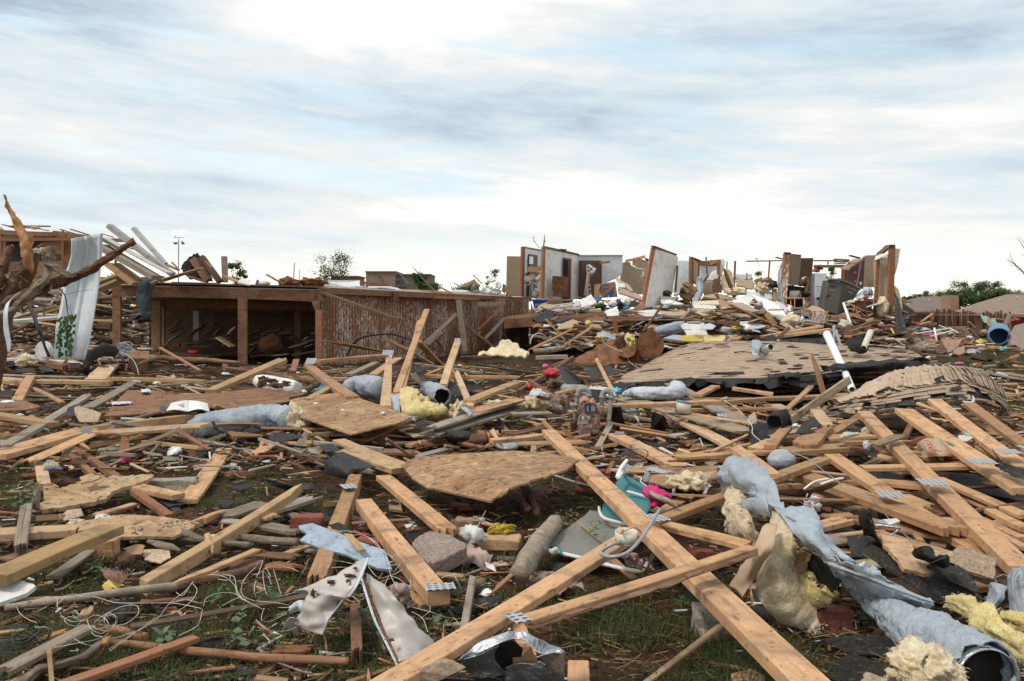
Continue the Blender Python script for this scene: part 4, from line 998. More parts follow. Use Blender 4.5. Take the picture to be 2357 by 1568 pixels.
patch('1390,358,31.9 1430,395,31.95 1500,425,32 1590,435,32.1|1396,372,31.9 1435,405,31.95 1500,437,32 1592,447,32.1',5,'wcl','torn_edge',.03,pa=w4,amp=.02);patch('1560,460,32 1580,470|1555,500,32 1580,505|1530,535,32 1578,520',4,'wcl','torn_paper',.02,pa=w4)
wall('1490,320,35 1620,350,35.4 1620,600 1490,600,35','wtn','far tan wall piece behind the torn tan wall',t=.1)
bd(1345,345,1580,290,20,26,131.6,mat='pine',e='jc',lb='tan board across the wall tops above the torn wall');bd(1467,320,1467,400,34,6,132.5,mat='red',lb='reddish stud standing behind the torn wall',name='stud');bd(1500,315,1600,350,10,10,134.8,mat='pine',lb='small tan top plate on the far tan wall');bd(1595,318,1630,345,20,10,134,mat='stain',lb='brown block on the far tan wall beside the leaning wall')
patch('1250,530,30.6 1290,525|1290,590,30 1320,570|1370,640,29.3 1400,610|1430,690,29 1465,690',4,'wtn','drywall_piece',.03,lb='narrow curved tan drywall piece leaning right of the moving box',cat='drywall piece')
poly('1290,650,29.2 1400,660,29.3 1550,740,28.8 1552,780,28.5 1300,700',.05,'pkc','fallen_slab','fallen pinkish brown door slab right of the moving box','door');poly('1280,590,29.4 1360,605 1370,640,29.2 1290,640',.03,'dwb','drywall_piece','pale drywall patch behind the fallen door slab','drywall piece')
w5=wall('1705,205,27.6 1955,305,30 1900,620,29.6 1890,720,29.4 1690,890,27.6 1600,895,27.4','drywall','tall wall leaning to the right with reddish stud edge','leaning_wall',.12)
poly('1668,200,27.4 1703,200,27.5 1585,890,27.2 1548,888',.09,'red','stud',pa=w5);poly('1652,210,27.5 1668,205,27.45 1556,885,27.25 1540,885,27.3',.06,'whw','trim',pa=w5)
poly('1680,182,27.4 1705,185 1940,275,29.9 1942,292 1700,205,27.4',.1,'stain','top_plate',pa=w5);blob(1832,414,128.7,4,5,'black','hole',pa=w5,sub=2,amp=0)
wall('1950,345,31.5 2085,350,31.6 2090,700 1900,700,31.4','dwb','pale blue-white wall right of the leaning wall',t=.1)
bd(1950,400,1925,690,20,6,129.6,mat='red',lb='reddish stud standing right behind the leaning wall',name='stud');tube('1960,547,31.4,1.5 2080,548','grey','seam_line','thin seam strip on the pale blue-white wall','strip',seg=4)
w6=wall('2130,330,29.5 2180,345,30.4 2180,620 2120,560,29.5','wtn','narrow tan wall return with reddish corner stud',t=.1)
poly('2095,315,29.3 2130,318,29.4 2125,620 2090,620,29.3',.09,'red','corner_stud',pa=w6);poly('2088,312,29.3 2125,310 2210,345,30.5 2205,358 2130,330,29.4',.1,'stain','top_plate',pa=w6);poly('2180,340,30.3 2196,345,30.4 2190,520 2180,520,30.3',.06,'red','stud',pa=w6)
w7=wall('2196,400,31.4 2400,400,31.6 2400,700 2200,700,31.4','dwb','white wall under the short reddish header beam',t=.1)
poly('2196,348,31.2 2400,348,31.3 2400,408 2205,400,31.2',.1,'stain','header',pa=w7)
bd(2266,305,2275,490,12,6,130.6,mat='grey',lb='thin upright grey stick before the white header wall');bd(2290,500,2240,580,24,10,130.2,mat='grey',lb='short weathered board leaning under the thin grey stick')
patch('2340,460,30.2 2400,450|2300,510,30.1 2400,500,30|2260,570,30 2400,570',4,'white','drywall_piece',.03,lb='torn white drywall leaning left of the orange post',cat='drywall piece',amp=.03)
wall('2235,590,29.6 2400,570 2400,710 2235,705','wtn','low tan wall piece behind the upright grey duct',t=.08)
tube('2185,530,29,30 2190,600,29,42 2190,680,28.8 2165,760,28.4,38 2130,840,28,36','wrap','flexible_duct','upright grey flexible duct standing in the ruined house','duct',seg=16,k=6,amp=.012,ring=.004)
for i,(x,y,r_,a)in enumerate(((2045,610,34,30),(2030,670,40,30),(2100,650,44,32),(2110,700,44,30),(2050,740,60,30),(2000,720,30,30))):
 c_=P(x,y,128.6+i*.05);s_=r_*sc()/ppm(c_);bmo('cardboard_box',cube_bm(s_*2,.35,s_*1.3,.01),M['cdb'],Mt.Translation(c_)@Mt.Rotation(R(a),4,'Y'))
 o_=[q for q in C.objects][-1];alb(o_,'small brown carton in a tumbled pile','box','tumbled cartons in the ruined house',c_)
for i,(x,y,r_)in enumerate(((355,450,60),(315,540,62),(425,430,24))):
 c_=P(x,y,129.2+i*.06);s_=r_*sc()/ppm(c_);o_=bmo('cardboard_box',cube_bm(s_*2,.35,s_*1.0,.01),M['cdb'if i!=1 else 'ppb'],Mt.Translation(c_)@Mt.Rotation(R((8,-28,70)[i]),4,'Y'))
 tag(o_,('closed brown carton on top of the heap between the white walls','tilted open tan carton left of the shelf heap','small brown carton standing by the second white wall')[i],'box')
poly('290,600,29 420,475,29.4 430,490 300,620,29',.04,'wrap','leaning_sheet','grey panel leaning under the closed brown carton','panel');blob(285,590,128.9,22,16,'jean','dark_bag','dark blue bag under the tilted tan carton','bag',sub=3);blob(275,495,129.3,18,18,'blp','blue_scrap','dark blue scrap beside the tilted tan carton','scrap',sub=3)
blob(405,540,130,30,40,'white','white_basin','white basin wedged between the first two white walls','basin',sub=3,amp=.06)
sh2=thing('shelf_rack','white wire shelf between the first two white walls','shelf',P(385,760,130.2))
for q in(((340,590),(340,765)),((430,590),(430,765)),((335,592),(430,592)),((335,680),(430,680)),((360,590),(430,650))):tube([(*q[0],130.1,3),(*q[1],130.1,3)],'wcl','bar',pa=sh2,k=2,seg=6)
for x,y,a,b_,m_,wd in((365,720,24,36,'white','white jug'),(400,715,26,40,'pkc','pinkish jar'),(385,665,20,18,'cream','cream tin'),(380,750,30,14,'std','grey bag')):blob(x,y,130.2,a,b_,m_,'container',wd+' on the wire shelf between the white walls','container',sub=3,amp=.08)
bt=thing('blue_tote','bright blue plastic storage tote beside the slanting siding end','tote',P(430,905,129))
bm=bmesh.new();
def prism(top,bot,mat,name,pa,dep_t,dep_b,thick,bev=.02):
 """solid between a seen top edge and bottom edge: a tapered container"""
 (x0,y0),(x1,y1)=top;(a0,b0),(a1,b1)=bot
 f=[P(x0,y0,dep_t),P(x1,y1,dep_t),P(a1,b1,dep_b),P(a0,b0,dep_b)];w_=Ve((0,thick,0));w2_=Ve((0,thick*.8,0))
 vs=f+[f[0]+w_,f[1]+w_,f[2]+w2_,f[3]+w2_]
 o=mk(name,vs,q1('0,1,2,3 5,4,7,6 1,5,6,2 4,0,3,7 4,5,1,0 3,2,6,7'),M[mat],pa)
 bv=o.modifiers.new('bevel','BEVEL');bv.width=bev;bv.segments=3;return o
prism(((345,785),(525,790)),((372,900),(505,880)),'blue','body',bt,129,129.1,.6,.05);prism(((338,770),(532,778)),((340,790),(530,796)),'blue','rim',bt,128.95,128.95,.7,.02)
poly('376,822,28.9 416,826,28.95 416,856 378,855,28.9',.01,'cik','paper_label',pa=bt)
for i in range(4):poly([(382,828+i*6,128.88),(408,830+i*6,128.9),(408,832+i*6,128.9),(382,830+i*6,128.88)],.004,'ink','print_line',pa=bt)
sf=thing('brown_armchair','dark brown overturned armchair right of the leaning wall','armchair',P(1780,830,128.6))
blob(1785,770,128.7,92,85,'pnb','body',pa=sf,amp=.08,sub=4);blob(1830,700,128.5,50,26,'pnb','cushion',pa=sf,amp=.1,sub=3);blob(1740,705,128.5,40,24,'pnb','cushion',pa=sf,amp=.1,sub=3)
poly('1755,740,28.2 1960,750,28.6 1920,775,28 1760,760',.05,'cream','table_slab','splintered tan table top in front of the dark armchair','table top',jag=.02)
bd(1700,720,1760,755,14,8,128.2,mat='red',lb='reddish rail across the dark armchair')
T('U3')
for q in((560,1000,1150,925,30,44,125.6,'stain','long stained beam in front of the white rubble'),(600,960,1140,905,10,26,125.9,'stain','upper stained beam behind the long front beam'),(1170,960,2010,960,24,44,125.4,'stain','stained beam under the leaning wall foot'),
(1330,890,1760,945,12,26,125.9,'stain','brown beam crossing below the leaning wall'),(1180,1000,2050,985,10,14,125.2,'grey','thin grey board along the rubble front'),(1700,930,2357,1010,12,26,125.2,'grey','long grey board along the rubble front toward the white board'),
(1930,830,2290,985,14,22,125.5,'red','reddish rail sloping down to the right in the rubble'),(420,930,590,860,14,14,126.4,'grey','grey stick leaning by the blue tote'),(850,800,540,840,10,10,126.8,'whw','thin white strip left in the rubble'),(890,860,1200,775,12,12,126.4,'pine','tan strip under the white drywall sheets')):
 bd(*q[:6],q[6],mat=q[7],lb=q[8],name='floor_beam',cat='beam')
for q in((q1('600,870,26.9 640,845,27.1 880,800,27.3 920,830,27 860,880,26.4'),'wtn','tan drywall sheet left in the house rubble'),(q1('850,800,27.2 990,715,27.8 1050,805,27.2 1000,845,26.8 900,880,26.4'),'drywall','upturned white drywall sheet below the brown door'),
(q1('1145,905,25.8 1280,850,26 1300,950,25.6 1160,965,25.4'),'white','white tilted panel with brown edge at the rubble front'),(q1('1320,750,28 1430,760 1440,820,27.6 1320,810'),'white','pale box panel below the fallen door slab'),(q1('1420,770,27.6 1570,820,27.2 1500,862,27 1440,820'),'wtn','tan folded panel below the fallen door slab'),
(q1('1620,905,26 1700,880,26.6 2050,900,26.8 2010,950,26 1880,955,25.8'),'ppb','long tan sheet under the armchair'),(q1('1680,855,27 1760,835,27.2 1930,850 1940,895,26.8 1780,885,26.6'),'concrete','grey block row under the armchair'),(q1('1755,775,27.8 1850,770,28 2020,825,27.6 1800,842,27.2'),'wcl','white curved sheet in front of the armchair'),
(q1('2010,1055,24.9 2240,988,25.3 2280,1170,24.7 2050,1175,24.5'),'drywall','large square white board leaning at the rubble front'),(q1('2130,930,26 2200,880,26.4 2357,890 2357,930,26 2200,965,25.6'),'wtn','tan sheet right at the rubble front'),(q1('2120,830,27 2340,840 2340,880,26.6 2130,870'),'white','white sheets in front of the duct foot'),
(q1('2110,800,27.6 2400,780,27.8 2400,830,27.2 2120,830'),'icr','yellowish board edge behind the white sheets'),(q1('2240,690,28.6 2400,690,28.8 2400,780,28 2240,770'),'pnb','dark table edge right of the duct foot')):
 poly(q[0],.05,q[1],'rubble_sheet',q[2],'sheet',jag=.03)
for x,y,a,b_,m_,wd in((830,850,50,54,'llc','lilac towel'),(750,915,60,22,'llc','lilac crumpled cloth'),(640,900,60,26,'llc','lilac long cloth'),(1235,825,60,40,'llc','white bundled cloth'),(1300,830,38,60,'black','black bag'),(1380,862,46,22,'cyan','light blue tub'),
(1520,880,18,18,'cyan','cyan scrap'),(1090,845,60,34,'leaf','green artificial plant'),(1130,865,12,12,'redpaint','small red scrap'),(1370,800,60,40,'white','white cushion'),(920,880,50,22,'cream','cream lump'),(960,905,60,14,'white','white paper'),(1560,870,40,22,'wtn','tan lump'),
(540,960,34,26,'icr','cream insulation tuft'),(480,940,40,24,'stain','brown clod'),(425,960,16,22,'white','white rag'),(1640,880,40,24,'pnb','dark block'),(1930,720,26,22,'white','white bag'),(2000,680,24,30,'black','black ball')):
 blob(x,y,126.8 if y>780 else 128.4,a,b_,m_,'rubble_lump',sub=3,amp=.25,wd=wd,cat='scrap')
bd(1250,980,1275,1150,36,14,124.2,mat='red',lb='reddish stake standing in the gap under the rubble front');tube('1700,1130,24.6,46 1850,1100,24.7,60 1960,1070,24.9,54 2010,1050,25,40','wrap','flexible_duct','grey duct below the square white board','duct',seg=16,amp=.02,ring=.005)
tube('2240,1060,24.9,20 2300,1090,24.8,24 2357,1100,24.8,26','black','cable_coil','black coiled cable right of the square white board','cable',amp=.02)
poly('1790,1200,24 1900,1165,24.2 1985,1170 1980,1228,23.9',.06,'wrap','blue_board','pale blue board left of the yellow foam board','board');poly('1980,1175,24 2240,1160,24.4 2357,1180 2357,1230,24 2100,1240,23.9 1985,1232',.05,'yep','foam_board','long yellow foam board at the edge of the tan roof','board')
tube('1560,1130,21.5,16 1620,1060,21.8,14 1700,950,22.2 1780,830,22.6,13','dark','iron_pole','dark iron pole rising from the rusty tank','pole',seg=8,k=5)
bd(1980,990,2110,850,22,14,122.8,mat='grey',e='cj',lb='weathered grey stick leaning up left of the white board')
tk=thing('rusty_tank','torn rusty steel tank with two round ends','tank',P(1640,1440,119))
def disc(x,y,dep,rx,ry,mat,name,pa,thick=.03,yaw=0):
 c=P(x,y,dep);r0=ry*sc()/ppm(c);bm=bmesh.new();bmesh.ops.create_cone(bm,cap_ends=True,segments=48,radius1=r0,radius2=r0,depth=thick)
 bmesh.ops.bevel(bm,geom=[e for e in bm.edges if abs(e.calc_length()-2*r0*math.sin(math.pi/48))<1e-3],offset=.01,segments=2,affect='EDGES')
 return bmo(name,bm,M[mat],Mt.Translation(c)@Mt.Rotation(R(yaw),4,'Z')@Mt.Rotation(R(90),4,'X'),pa)
disc(1648,1283,118.9,148,160,'rust','tank_end',tk,yaw=12);disc(1315,1290,119.8,85,110,'rust','tank_end',tk,yaw=40)
patch('1500,1200,19.1 1440,1230,19.4 1390,1260,19.6|1500,1340,19 1440,1360,19.3 1360,1340,19.5|1560,1430,18.95 1480,1420,19.1 1350,1415,19.4|1640,1450,18.92 1540,1470,19 1370,1440,19.4',5,'rust','tank_shell',.02,pa=tk,amp=.01)
patch('1480,1290,19.2 1400,1300 1300,1330,19.3|1490,1340,19.1 1420,1360 1280,1380,19.2|1470,1400,19 1400,1420 1300,1400,19.1',5,'rust','tank_flap',.02,pa=tk,amp=.015)
patch('790,1440,19.4 900,1390,19.6 1040,1310,19.8 1120,1260,20 1220,1230|800,1470,19.1 930,1450,19.2 1080,1400,19.3 1180,1360,19.4 1290,1330,19.5|830,1480,18.9 960,1480,19 1100,1460 1230,1450,19.1 1400,1440,19.2|1100,1500,18.7 1180,1500,18.8 1280,1500 1360,1490,18.9 1480,1480,19',5,'rust','tank_shell',.02,pa=tk,amp=.05,fr=3)
patch('1040,1310,19.9 1120,1270,20.1 1260,1210,20.2|1060,1330,19.9 1130,1330,20 1270,1330',5,'rust','tank_shell',.02,pa=tk,amp=.05)
blob(1425,1225,118.8,45,70,'iye',lb='yellow foam tuft hanging on the rusty tank',amp=.4)
tube('1110,1230,18.6,3 1200,1300,18.5 1330,1350,18.4 1390,1400 1420,1470 1560,1560,18.2','galv','loose_wire','loose wire draped over the rusty tank','wire',seg=6,k=6)
tube('320,1270,21.6,8 330,1210 380,1160,21.7 440,1155,21.8 495,1190,21.9','cream','pipe_ring','pale curved pipe ring beside the siding wall foot','pipe',seg=10)
for q in((500,990,770,1290,44,20,121.5,'yellow','long plank sloping down right of the siding end'),(240,1360,780,1095,60,16,120.6,'pine','wide tan plank slanting up from the tan insulation'),(640,1300,1000,1070,28,22,120.4,'pine','tan board slanting up parallel to the wide plank'),
(790,1040,1290,1135,20,24,121.6,'red','long reddish board sloping down to the reddish stake'),
(380,1400,730,1390,26,40,118.9,'grey','weathered timber below the rusty tank'),(500,1530,800,1400,16,46,118,'stain','dark plank on edge below the rusty tank'),):
 bd(*q[:6],q[6],mat=q[7],e=random.choice(['cc','jc','cj']),lb=q[8])
tube('370,1350,19.6,30 520,1340,19.8,32 700,1310,20,30','bkg','log','fallen log behind the weathered timber left of the tank','log',seg=12,amp=.01)
patch('1050,1150,21.4 1130,1130 1210,1150,21.5 1270,1190|1060,1180,21.1 1140,1190 1200,1210 1260,1220,21.2',5,'wrap','torn_duct',.01,amp=.04,lb='torn grey duct plastic left above the rusty tank',cat='duct');blob(1090,1195,121,50,24,'iye',lb='yellow insulation below the torn duct plastic');blob(960,1040,122.6,30,34,'iye',lb='yellow insulation tuft in the gap under the rubble beams')
bi=patch('-20,1260,19.6 60,1240,19.8 160,1290 220,1340|-60,1310,19.4 60,1320,19.3 180,1360 300,1380,19.4|-200,1370,19.2 20,1390,19 150,1400 280,1400,19.1|-260,1400,19 0,1410,18.9 150,1412 260,1410,19',6,'icr','insulation_heap',.05,amp=.1,fr=3,lb='large tan insulation heap at the foot of the siding wall',cat='insulation',fib=600)
#right half of the house
T('U4')
ps=thing('broken_post','tall speckled white post with burnt foot left of the hanging cabinet','post',P(890,870,127.4))
poly('900,262,27.4 955,266 940,430 905,870,27.2 852,865 885,430,27.4',.1,'siding','post_body',pa=ps);poly('893,252,27.35 962,256 962,270 893,266',.12,'dark','cap',pa=ps)
wall('860,360,28.4 890,350,28.2 880,500 850,780 810,770,28.4 815,480','dwb','narrow blue-white wall strip left of the speckled post',t=.08)
c1=thing('kitchen_cabinet','brown wall cabinet hanging open at the speckled post','cabinet',P(1000,610,127.6));poly('958,275,27.4 1075,288,27.7 1045,622,27.8 926,610,27.5',.3,'pnd','body',pa=c1);poly('956,270,27.38 1078,282,27.68 1078,290 956,278,27.38',.32,'grey','top',pa=c1)
c1.children[0].data.materials[0]=M['stain_panel']if 'stain_panel'in M else M['pnd']
c2=poly('1078,318,28.4 1208,318,28.6 1192,525 1062,522,28.4',.3,'pnb','kitchen_cabinet','darker brown wall cabinet right of the open cabinet','cabinet')
bd(470,348,890,340,12,10,128,mat='stain',lb='long brown bar running left from the speckled post',name='ceiling_joist',cat='beam');bd(730,345,715,540,14,6,128.4,mat='red',lb='thin reddish upright below the long brown bar',name='stud')
bd(1215,340,1460,340,10,12,129.6,mat='stain',lb='brown top plate over the kitchen gap',name='ceiling_joist',cat='beam');bd(1230,395,1540,395,18,26,129.4,mat='stain',lb='thick brown header over the kitchen gap',name='header_beam',cat='beam');bd(1375,340,1372,390,12,6,129.5,mat='red',lb='short upright block between the kitchen plates',name='stud')
for q in((1440,325,1600,335,10,16),(1450,350,1590,352,12,14),(1445,375,1560,370,10,12)):bd(*q,128.8,mat='red',name='broken_rafter')
bd(1610,285,1720,315,12,10,128.6,mat='stain',lb='small board jutting up over the tan kitchen panel');bd(795,305,870,325,14,8,128.2,mat='pine',lb='small tan board beside the speckled post top')
poly('1510,430,28.6 1650,330,28.9 1730,318,29 1740,330,28.9 1590,450,28.6',.05,'ppb','ceiling_sheet','tan ceiling panel sloping down over the kitchen','panel',jag=.02)
wall('1590,450,30 1760,340,30.4 1790,300,30.5 1760,660 1600,640,30','pnb','dark brown kitchen wall behind the tan ceiling panel',t=.1)
wall('1780,290,29.4 1900,285,29.2 1880,640 1760,640,29.4','pnd','brown panelled wall left of the end wall',t=.1)
bd(1540,450,1535,600,40,6,129.2,mat='red',lb='reddish door stud at the kitchen opening',name='stud');bd(1570,450,1560,570,24,6,129.4,mat='stain',lb='dark stud at the kitchen opening',name='stud')
blob(1673,490,129.3,13,22,'redpaint','red_utensil','upper red utensil hanging in the kitchen','utensil',sub=3,amp=.05);blob(1676,585,129.3,12,24,'redpaint','red_utensil','lower red utensil hanging in the kitchen','utensil',sub=3,amp=.05)
tube('1735,340,29,8 1720,440 1700,560,29,7 1680,630','wrap','cable_bundle','grey cable bundle hanging in the kitchen','cable',seg=8);blob(1730,600,129,12,20,'wcl','white_ladle','white ladle hanging beside the cable bundle','utensil',sub=3,amp=.1)
for a_,b_ in(((20,305),(35,490)),((255,355),(250,480)),((475,480),(465,690))):tube([(*a_,129.6,7),(*b_,129.6,7)],'stain','bare_stud',wd='thin bare stud standing',cat='stud',k=2,seg=6)
bd(348,350,335,640,20,6,129.4,mat='red',lb='tall reddish stud among the bare studs',name='stud');bd(165,335,165,560,40,8,130,mat='red',lb='bright reddish end post of the short header beam',name='stud');bd(225,425,350,750,26,20,128.4,mat='dark',e='pc',lb='dark splintered beam leaning among the bare studs')
poly('190,335,30.1 235,340 230,410 190,530',.06,'drywall','drywall_piece','white drywall strip right of the bright end post','drywall piece');poly('60,340,30.3 215,332,30.2 215,345,30.1 60,400,30.2',.06,'stain','header_beam','short stained header between the white walls','beam')
for q in((q1('195,520,29.2 250,430,29.3 310,470 340,640,29 230,700,28.8 190,650,29'),'wtn','standing torn tan drywall by the dark leaning beam'),(q1('350,520,29.2 420,560 540,560 560,610,29 540,660,28.8 360,620,29'),'wtn','broad torn tan drywall behind the cream insulation'),(q1('100,560,29 180,540 200,690,28.8 100,690'),'pnb','brown overturned chair back'),
(q1('50,760,28.4 120,700,28.6 360,760,28.4 330,780,28.2'),'ppb','flat tan cardboard heap'),(q1('130,850,27.4 160,770,27.8 330,810,27.6 400,860,27.2 360,960,26.6 280,930,26.8'),'dbk','curled brown board in the right rubble'),(q1('300,790,27.8 440,740,28.2 560,750,28 500,840,27.4 340,820'),'wcl','bright white sheet in the right rubble'),
(q1('530,720,27.6 800,810,27 920,960,26 860,1005,25.8 700,900,26.4'),'wcl','large pointed white panel sloping down right'),(q1('280,815,27 420,810,27.2 620,900,26.6 540,910,26.4 370,870,26.6'),'pkc','pinkish brown panel under the white sheet'),(q1('0,830,27.4 100,840 100,870,27.2 0,870'),'wcl','white paper pile at the tan heap'),
(q1('360,930,26.4 520,940 510,970,26.2 350,965'),'dbk','small tan board under the curled brown board'),(q1('460,690,28.4 670,690 665,770,28.2 460,740'),'dwb','blue-grey low panel below the bare studs'),(q1('670,700,28.2 720,690 860,690 860,780,28 680,780'),'dwb','second blue-grey panel left of the post foot'),
(q1('760,660,28 805,650 805,790,27.8 760,790'),'cdb','upright cardboard piece by the black lampshade'),(q1('900,880,26.9 940,830,27 970,840 950,910,26.7'),'drywall','small white board by the fallen chair'),(q1('560,560,29 640,530 660,590,28.9 590,630,28.8'),'stain','reddish brown box panel behind the cream insulation'),
(q1('355,495,30.6 530,495 525,555,30.4 360,550'),'galv','grey metal tub side behind the bare studs'),(q1('1400,500,30 1415,505 1410,550 1370,545'),'white','white shelf by the refrigerator')):
 poly(q[0],.05,q[1],'rubble_sheet',q[2],'sheet',jag=.03)
blob(665,640,128.3,85,50,'icr',lb='cream insulation draped before the black lampshade',amp=.35,fib=500,flen=.06);blob(350,690,128.5,110,45,'icr',lb='cream insulation heap at the dark leaning beam foot',amp=.3,fib=400,flen=.06);blob(700,560,128.8,60,30,'cdb','carton_heap','brown carton heap behind the cream insulation','box',amp=.2,sub=3)
ls_=thing('floor_lamp','floor lamp with tilted black shade among the rubble','lamp',P(755,790,128));bm=bmesh.new();bmesh.ops.create_cone(bm,cap_ends=True,segments=24,radius1=.17,radius2=.1,depth=.22);bmo('lamp_shade',bm,M['black'],Mt.Translation(P(765,605,128))@Mt.Rotation(R(8),4,'Y'),ls_,True);tube('752,640,28,5 758,790','dark','pole',pa=ls_,k=2,seg=8)
fr=thing('refrigerator','dirty white refrigerator with rounded handle left of the brown bin','refrigerator',P(1290,870,128.6))
prism(((1228,482),(1362,484)),((1225,880),(1300,890)),'wmt','body',fr,128.6,128.6,.6,.03);tube('1345,590,28.4,8 1325,610,28.35 1315,700,28.3 1312,800,28.35 1325,815,28.4','wmt','handle',pa=fr,seg=8);tube('1228,632,28.55,2 1320,634','black','door_gap',pa=fr,seg=4,k=2)
blob(1275,765,128.5,34,16,'bks','dark_dent',pa=fr,sub=3,amp=.1)
wall('1110,535,29 1228,490 1220,870,28.9 1120,860,29','siding','speckled white kitchen wall left of the refrigerator',t=.08)
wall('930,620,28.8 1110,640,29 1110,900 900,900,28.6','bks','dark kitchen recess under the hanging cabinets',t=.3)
st=thing('kitchen_drum','overturned speckled white drum under the hanging cabinets','drum',P(1010,750,127.8));tube('945,720,27.9,40 1060,725,27.8,46','cream','drum_body',pa=st,seg=24,k=3);disc(1062,725,127.75,30,46,'siding','drum_end',st,yaw=60)
blob(1120,720,128.2,46,28,'black','black_bag','black bag right of the speckled drum','bag',sub=3,amp=.3);blob(1085,590,128.5,50,40,'pnb','dark_bundle','dark bundle in the kitchen shelf gap','bundle',sub=3,amp=.3)
blob(1245,455,129.2,40,18,'redpaint','red_bundle','red and brown bundle on top of the refrigerator wall','bundle',sub=3,amp=.4);blob(1270,420,129.4,50,26,'stain','brown_bundle','brown splintered heap over the refrigerator','bundle',sub=3,amp=.4)
def chair(pts,lb):
 r_=thing('wooden_chair',lb,'chair',P(*pts[0][1]))
 for nm,a_,b_,w_ in pts:tube([(*a_,w_),(*b_,w_)],'pine'if nm!='seat_rail'else 'red',nm,pa=r_,k=2,seg=8)
 return r_
chair([('back_rail',(915,758,127.1),(1100,762,127.2),8),('leg',(1100,760,127.2),(1105,890,127),9),('spindle',(960,770,127.1),(955,890,127),4),('spindle',(1000,770,127.1),(1005,890,127),4),('seat_rail',(880,770,127),(1170,765,127.3),7),('leg',(970,925,126.8),(1110,890,127),7),('leg',(1110,885,127),(1250,900,127),8)],'fallen wooden chair in front of the kitchen recess')
chair([('back_rail',(1550,800,126.6),(1745,895,126.4),8),('leg',(1650,950,126.2),(1750,890,126.5),8),('leg',(1650,960,126.2),(1790,1000,126),7),('spindle',(1660,830,126.5),(1650,950,126.3),4),('spindle',(1690,850,126.5),(1680,960,126.3),4),('spindle',(1720,870,126.5),(1700,985,126.3),4),('leg',(1760,900,126.5),(1860,920,126.6),7),('seat_rail',(1700,900,126.5),(1830,1000,126.3),8)],'overturned reddish wooden chair right of the brown bin')
bn=thing('wheeled_bin','tall dark brown city wheeled bin tilted in the kitchen ruins','bin',P(1420,920,126.9))
bpts=q1('1372,562,27.1 1480,560,27 1530,590 1560,900,26.7 1470,950,26.6 1300,890,26.8')
prism(((1372,560),(1530,582)),((1300,885),(1480,950)),'bin_brown','body',bn,127.0,126.8,.5,.03)
rt=poly('1528,582,27.0 1722,668,27.5 1570,905,27.2 1478,950,26.8',.4,'bin_brown','side_face',pa=bn)
patch('1362,552,27.0 1480,552,26.95 1600,590,27.2 1730,655,27.6|1364,566,26.95 1480,568,26.9 1600,606,27.15 1728,672,27.55',5,'bin_brown','rim',.05,pa=bn)
tube('1478,545,27.1,7 1520,556,27.1,9 1620,595,27.3 1720,650,27.6,7','black','handle',pa=bn,seg=8,k=3)
poly('1395,620,26.93 1462,628,26.95 1462,640 1395,632,26.93',.02,'black','grip_slot',pa=bn);poly('1365,716,26.88 1395,716,26.89 1380,768,26.87 1350,768,26.86',.02,'black','recess',pa=bn);poly('1362,762,26.85 1400,768,26.86 1398,776 1360,770,26.85',.02,'cdb','recess_lip',pa=bn)
fa,fb_=P(1530,585,126.95),P(1722,668,127.45);up_=P(1528,582,127.0)-P(1478,950,126.8)
nb=(fb_-fa).cross(up_).normalized();nb=nb if nb.y<0 else-nb
text('CITY OF MOORE','cik',.062,plane_frame(P(1612,655,127.22)+nb*.05,fb_-fa,up_),bn);text('793-5070','cik',.062,plane_frame(P(1603,698,127.2)+nb*.05,fb_-fa,up_),bn)
text('MOORE','cik',.04,plane_frame(P(1411,673,126.9),Ve((1,.05,-.03)),Ve((.05,0,1))),bn)
mw=thing('microwave','dirty white microwave standing in front of the ruined kitchen','microwave',P(1245,1040,125.6));prism(((1115,898),(1376,903)),((1118,1040),(1374,1046)),'siding','body',mw,125.6,125.6,.35,.015);poly('1118,912,25.57 1162,914 1160,1005 1118,1000',.02,'std','control_panel',pa=mw);tube('1240,960,25.56,3 1290,925 1330,960 1320,1010','white','smear',pa=mw,seg=5)
ct=thing('kitchen_counter','brown kitchen counter with clutter right of the bin','counter',P(1780,900,127));poly('1670,795,27 1860,800,27.2 1850,930,27.1 1690,900,27',.4,'stain','body',pa=ct);poly('1655,785,26.95 1870,785,27.1 1870,797 1655,800,26.95',.5,'red','top',pa=ct)
for x,y,a_,b_,m_,wd in((1720,762,40,12,'white','white paper'),(1770,760,36,10,'redpaint','red packet'),(1820,710,40,30,'blp','blue rags'),(1800,690,40,50,'wrp','pale grey plastic sheet'),(1620,800,40,20,'white','white dish'),(1850,690,16,20,'blue','blue cup')):blob(x,y,126.9,a_,b_,m_,'clutter',sub=3,amp=.3,wd=wd+' on the kitchen counter',cat='clutter')
poly('1670,740,27.4 1790,640,27.8 1860,640 1860,740,27.4 1700,780,27.2',.04,'wmt','white_sheet','white panel leaning behind the kitchen counter','panel')
poly('1528,810,26.2 1552,806 1630,1035,25.2 1605,1043',.05,'white','white_batten','dirty white batten leaning right of the brown bin','batten');bd(1770,780,1830,1070,14,10,126,mat='dark',lb='thin dark stick leaning before the kitchen counter')
ew=thing('end_wall','tall end wall with reddish studs and yellow insulation at the right of the ruin','wall',P(1980,970,127.2))
poly('1870,360,27.4 1900,300,27.3 2050,270,27.2 2040,965 1860,1000,27.4 1880,600',.08,'wtn','drywall',pa=ew,jag=.02)
for q in(((2048,195),(2075,190),(2062,965),(2030,965),'red',127),((2073,172),(2115,174),(2094,972),(2062,970),'red',126.95),((1920,305),(1945,305),(1915,960),(1884,960),'red',127.1)):poly([(*q[0],q[5]),(*q[1],q[5]),(*q[2],q[5]),(*q[3],q[5])],.09,q[4],'stud',pa=ew)
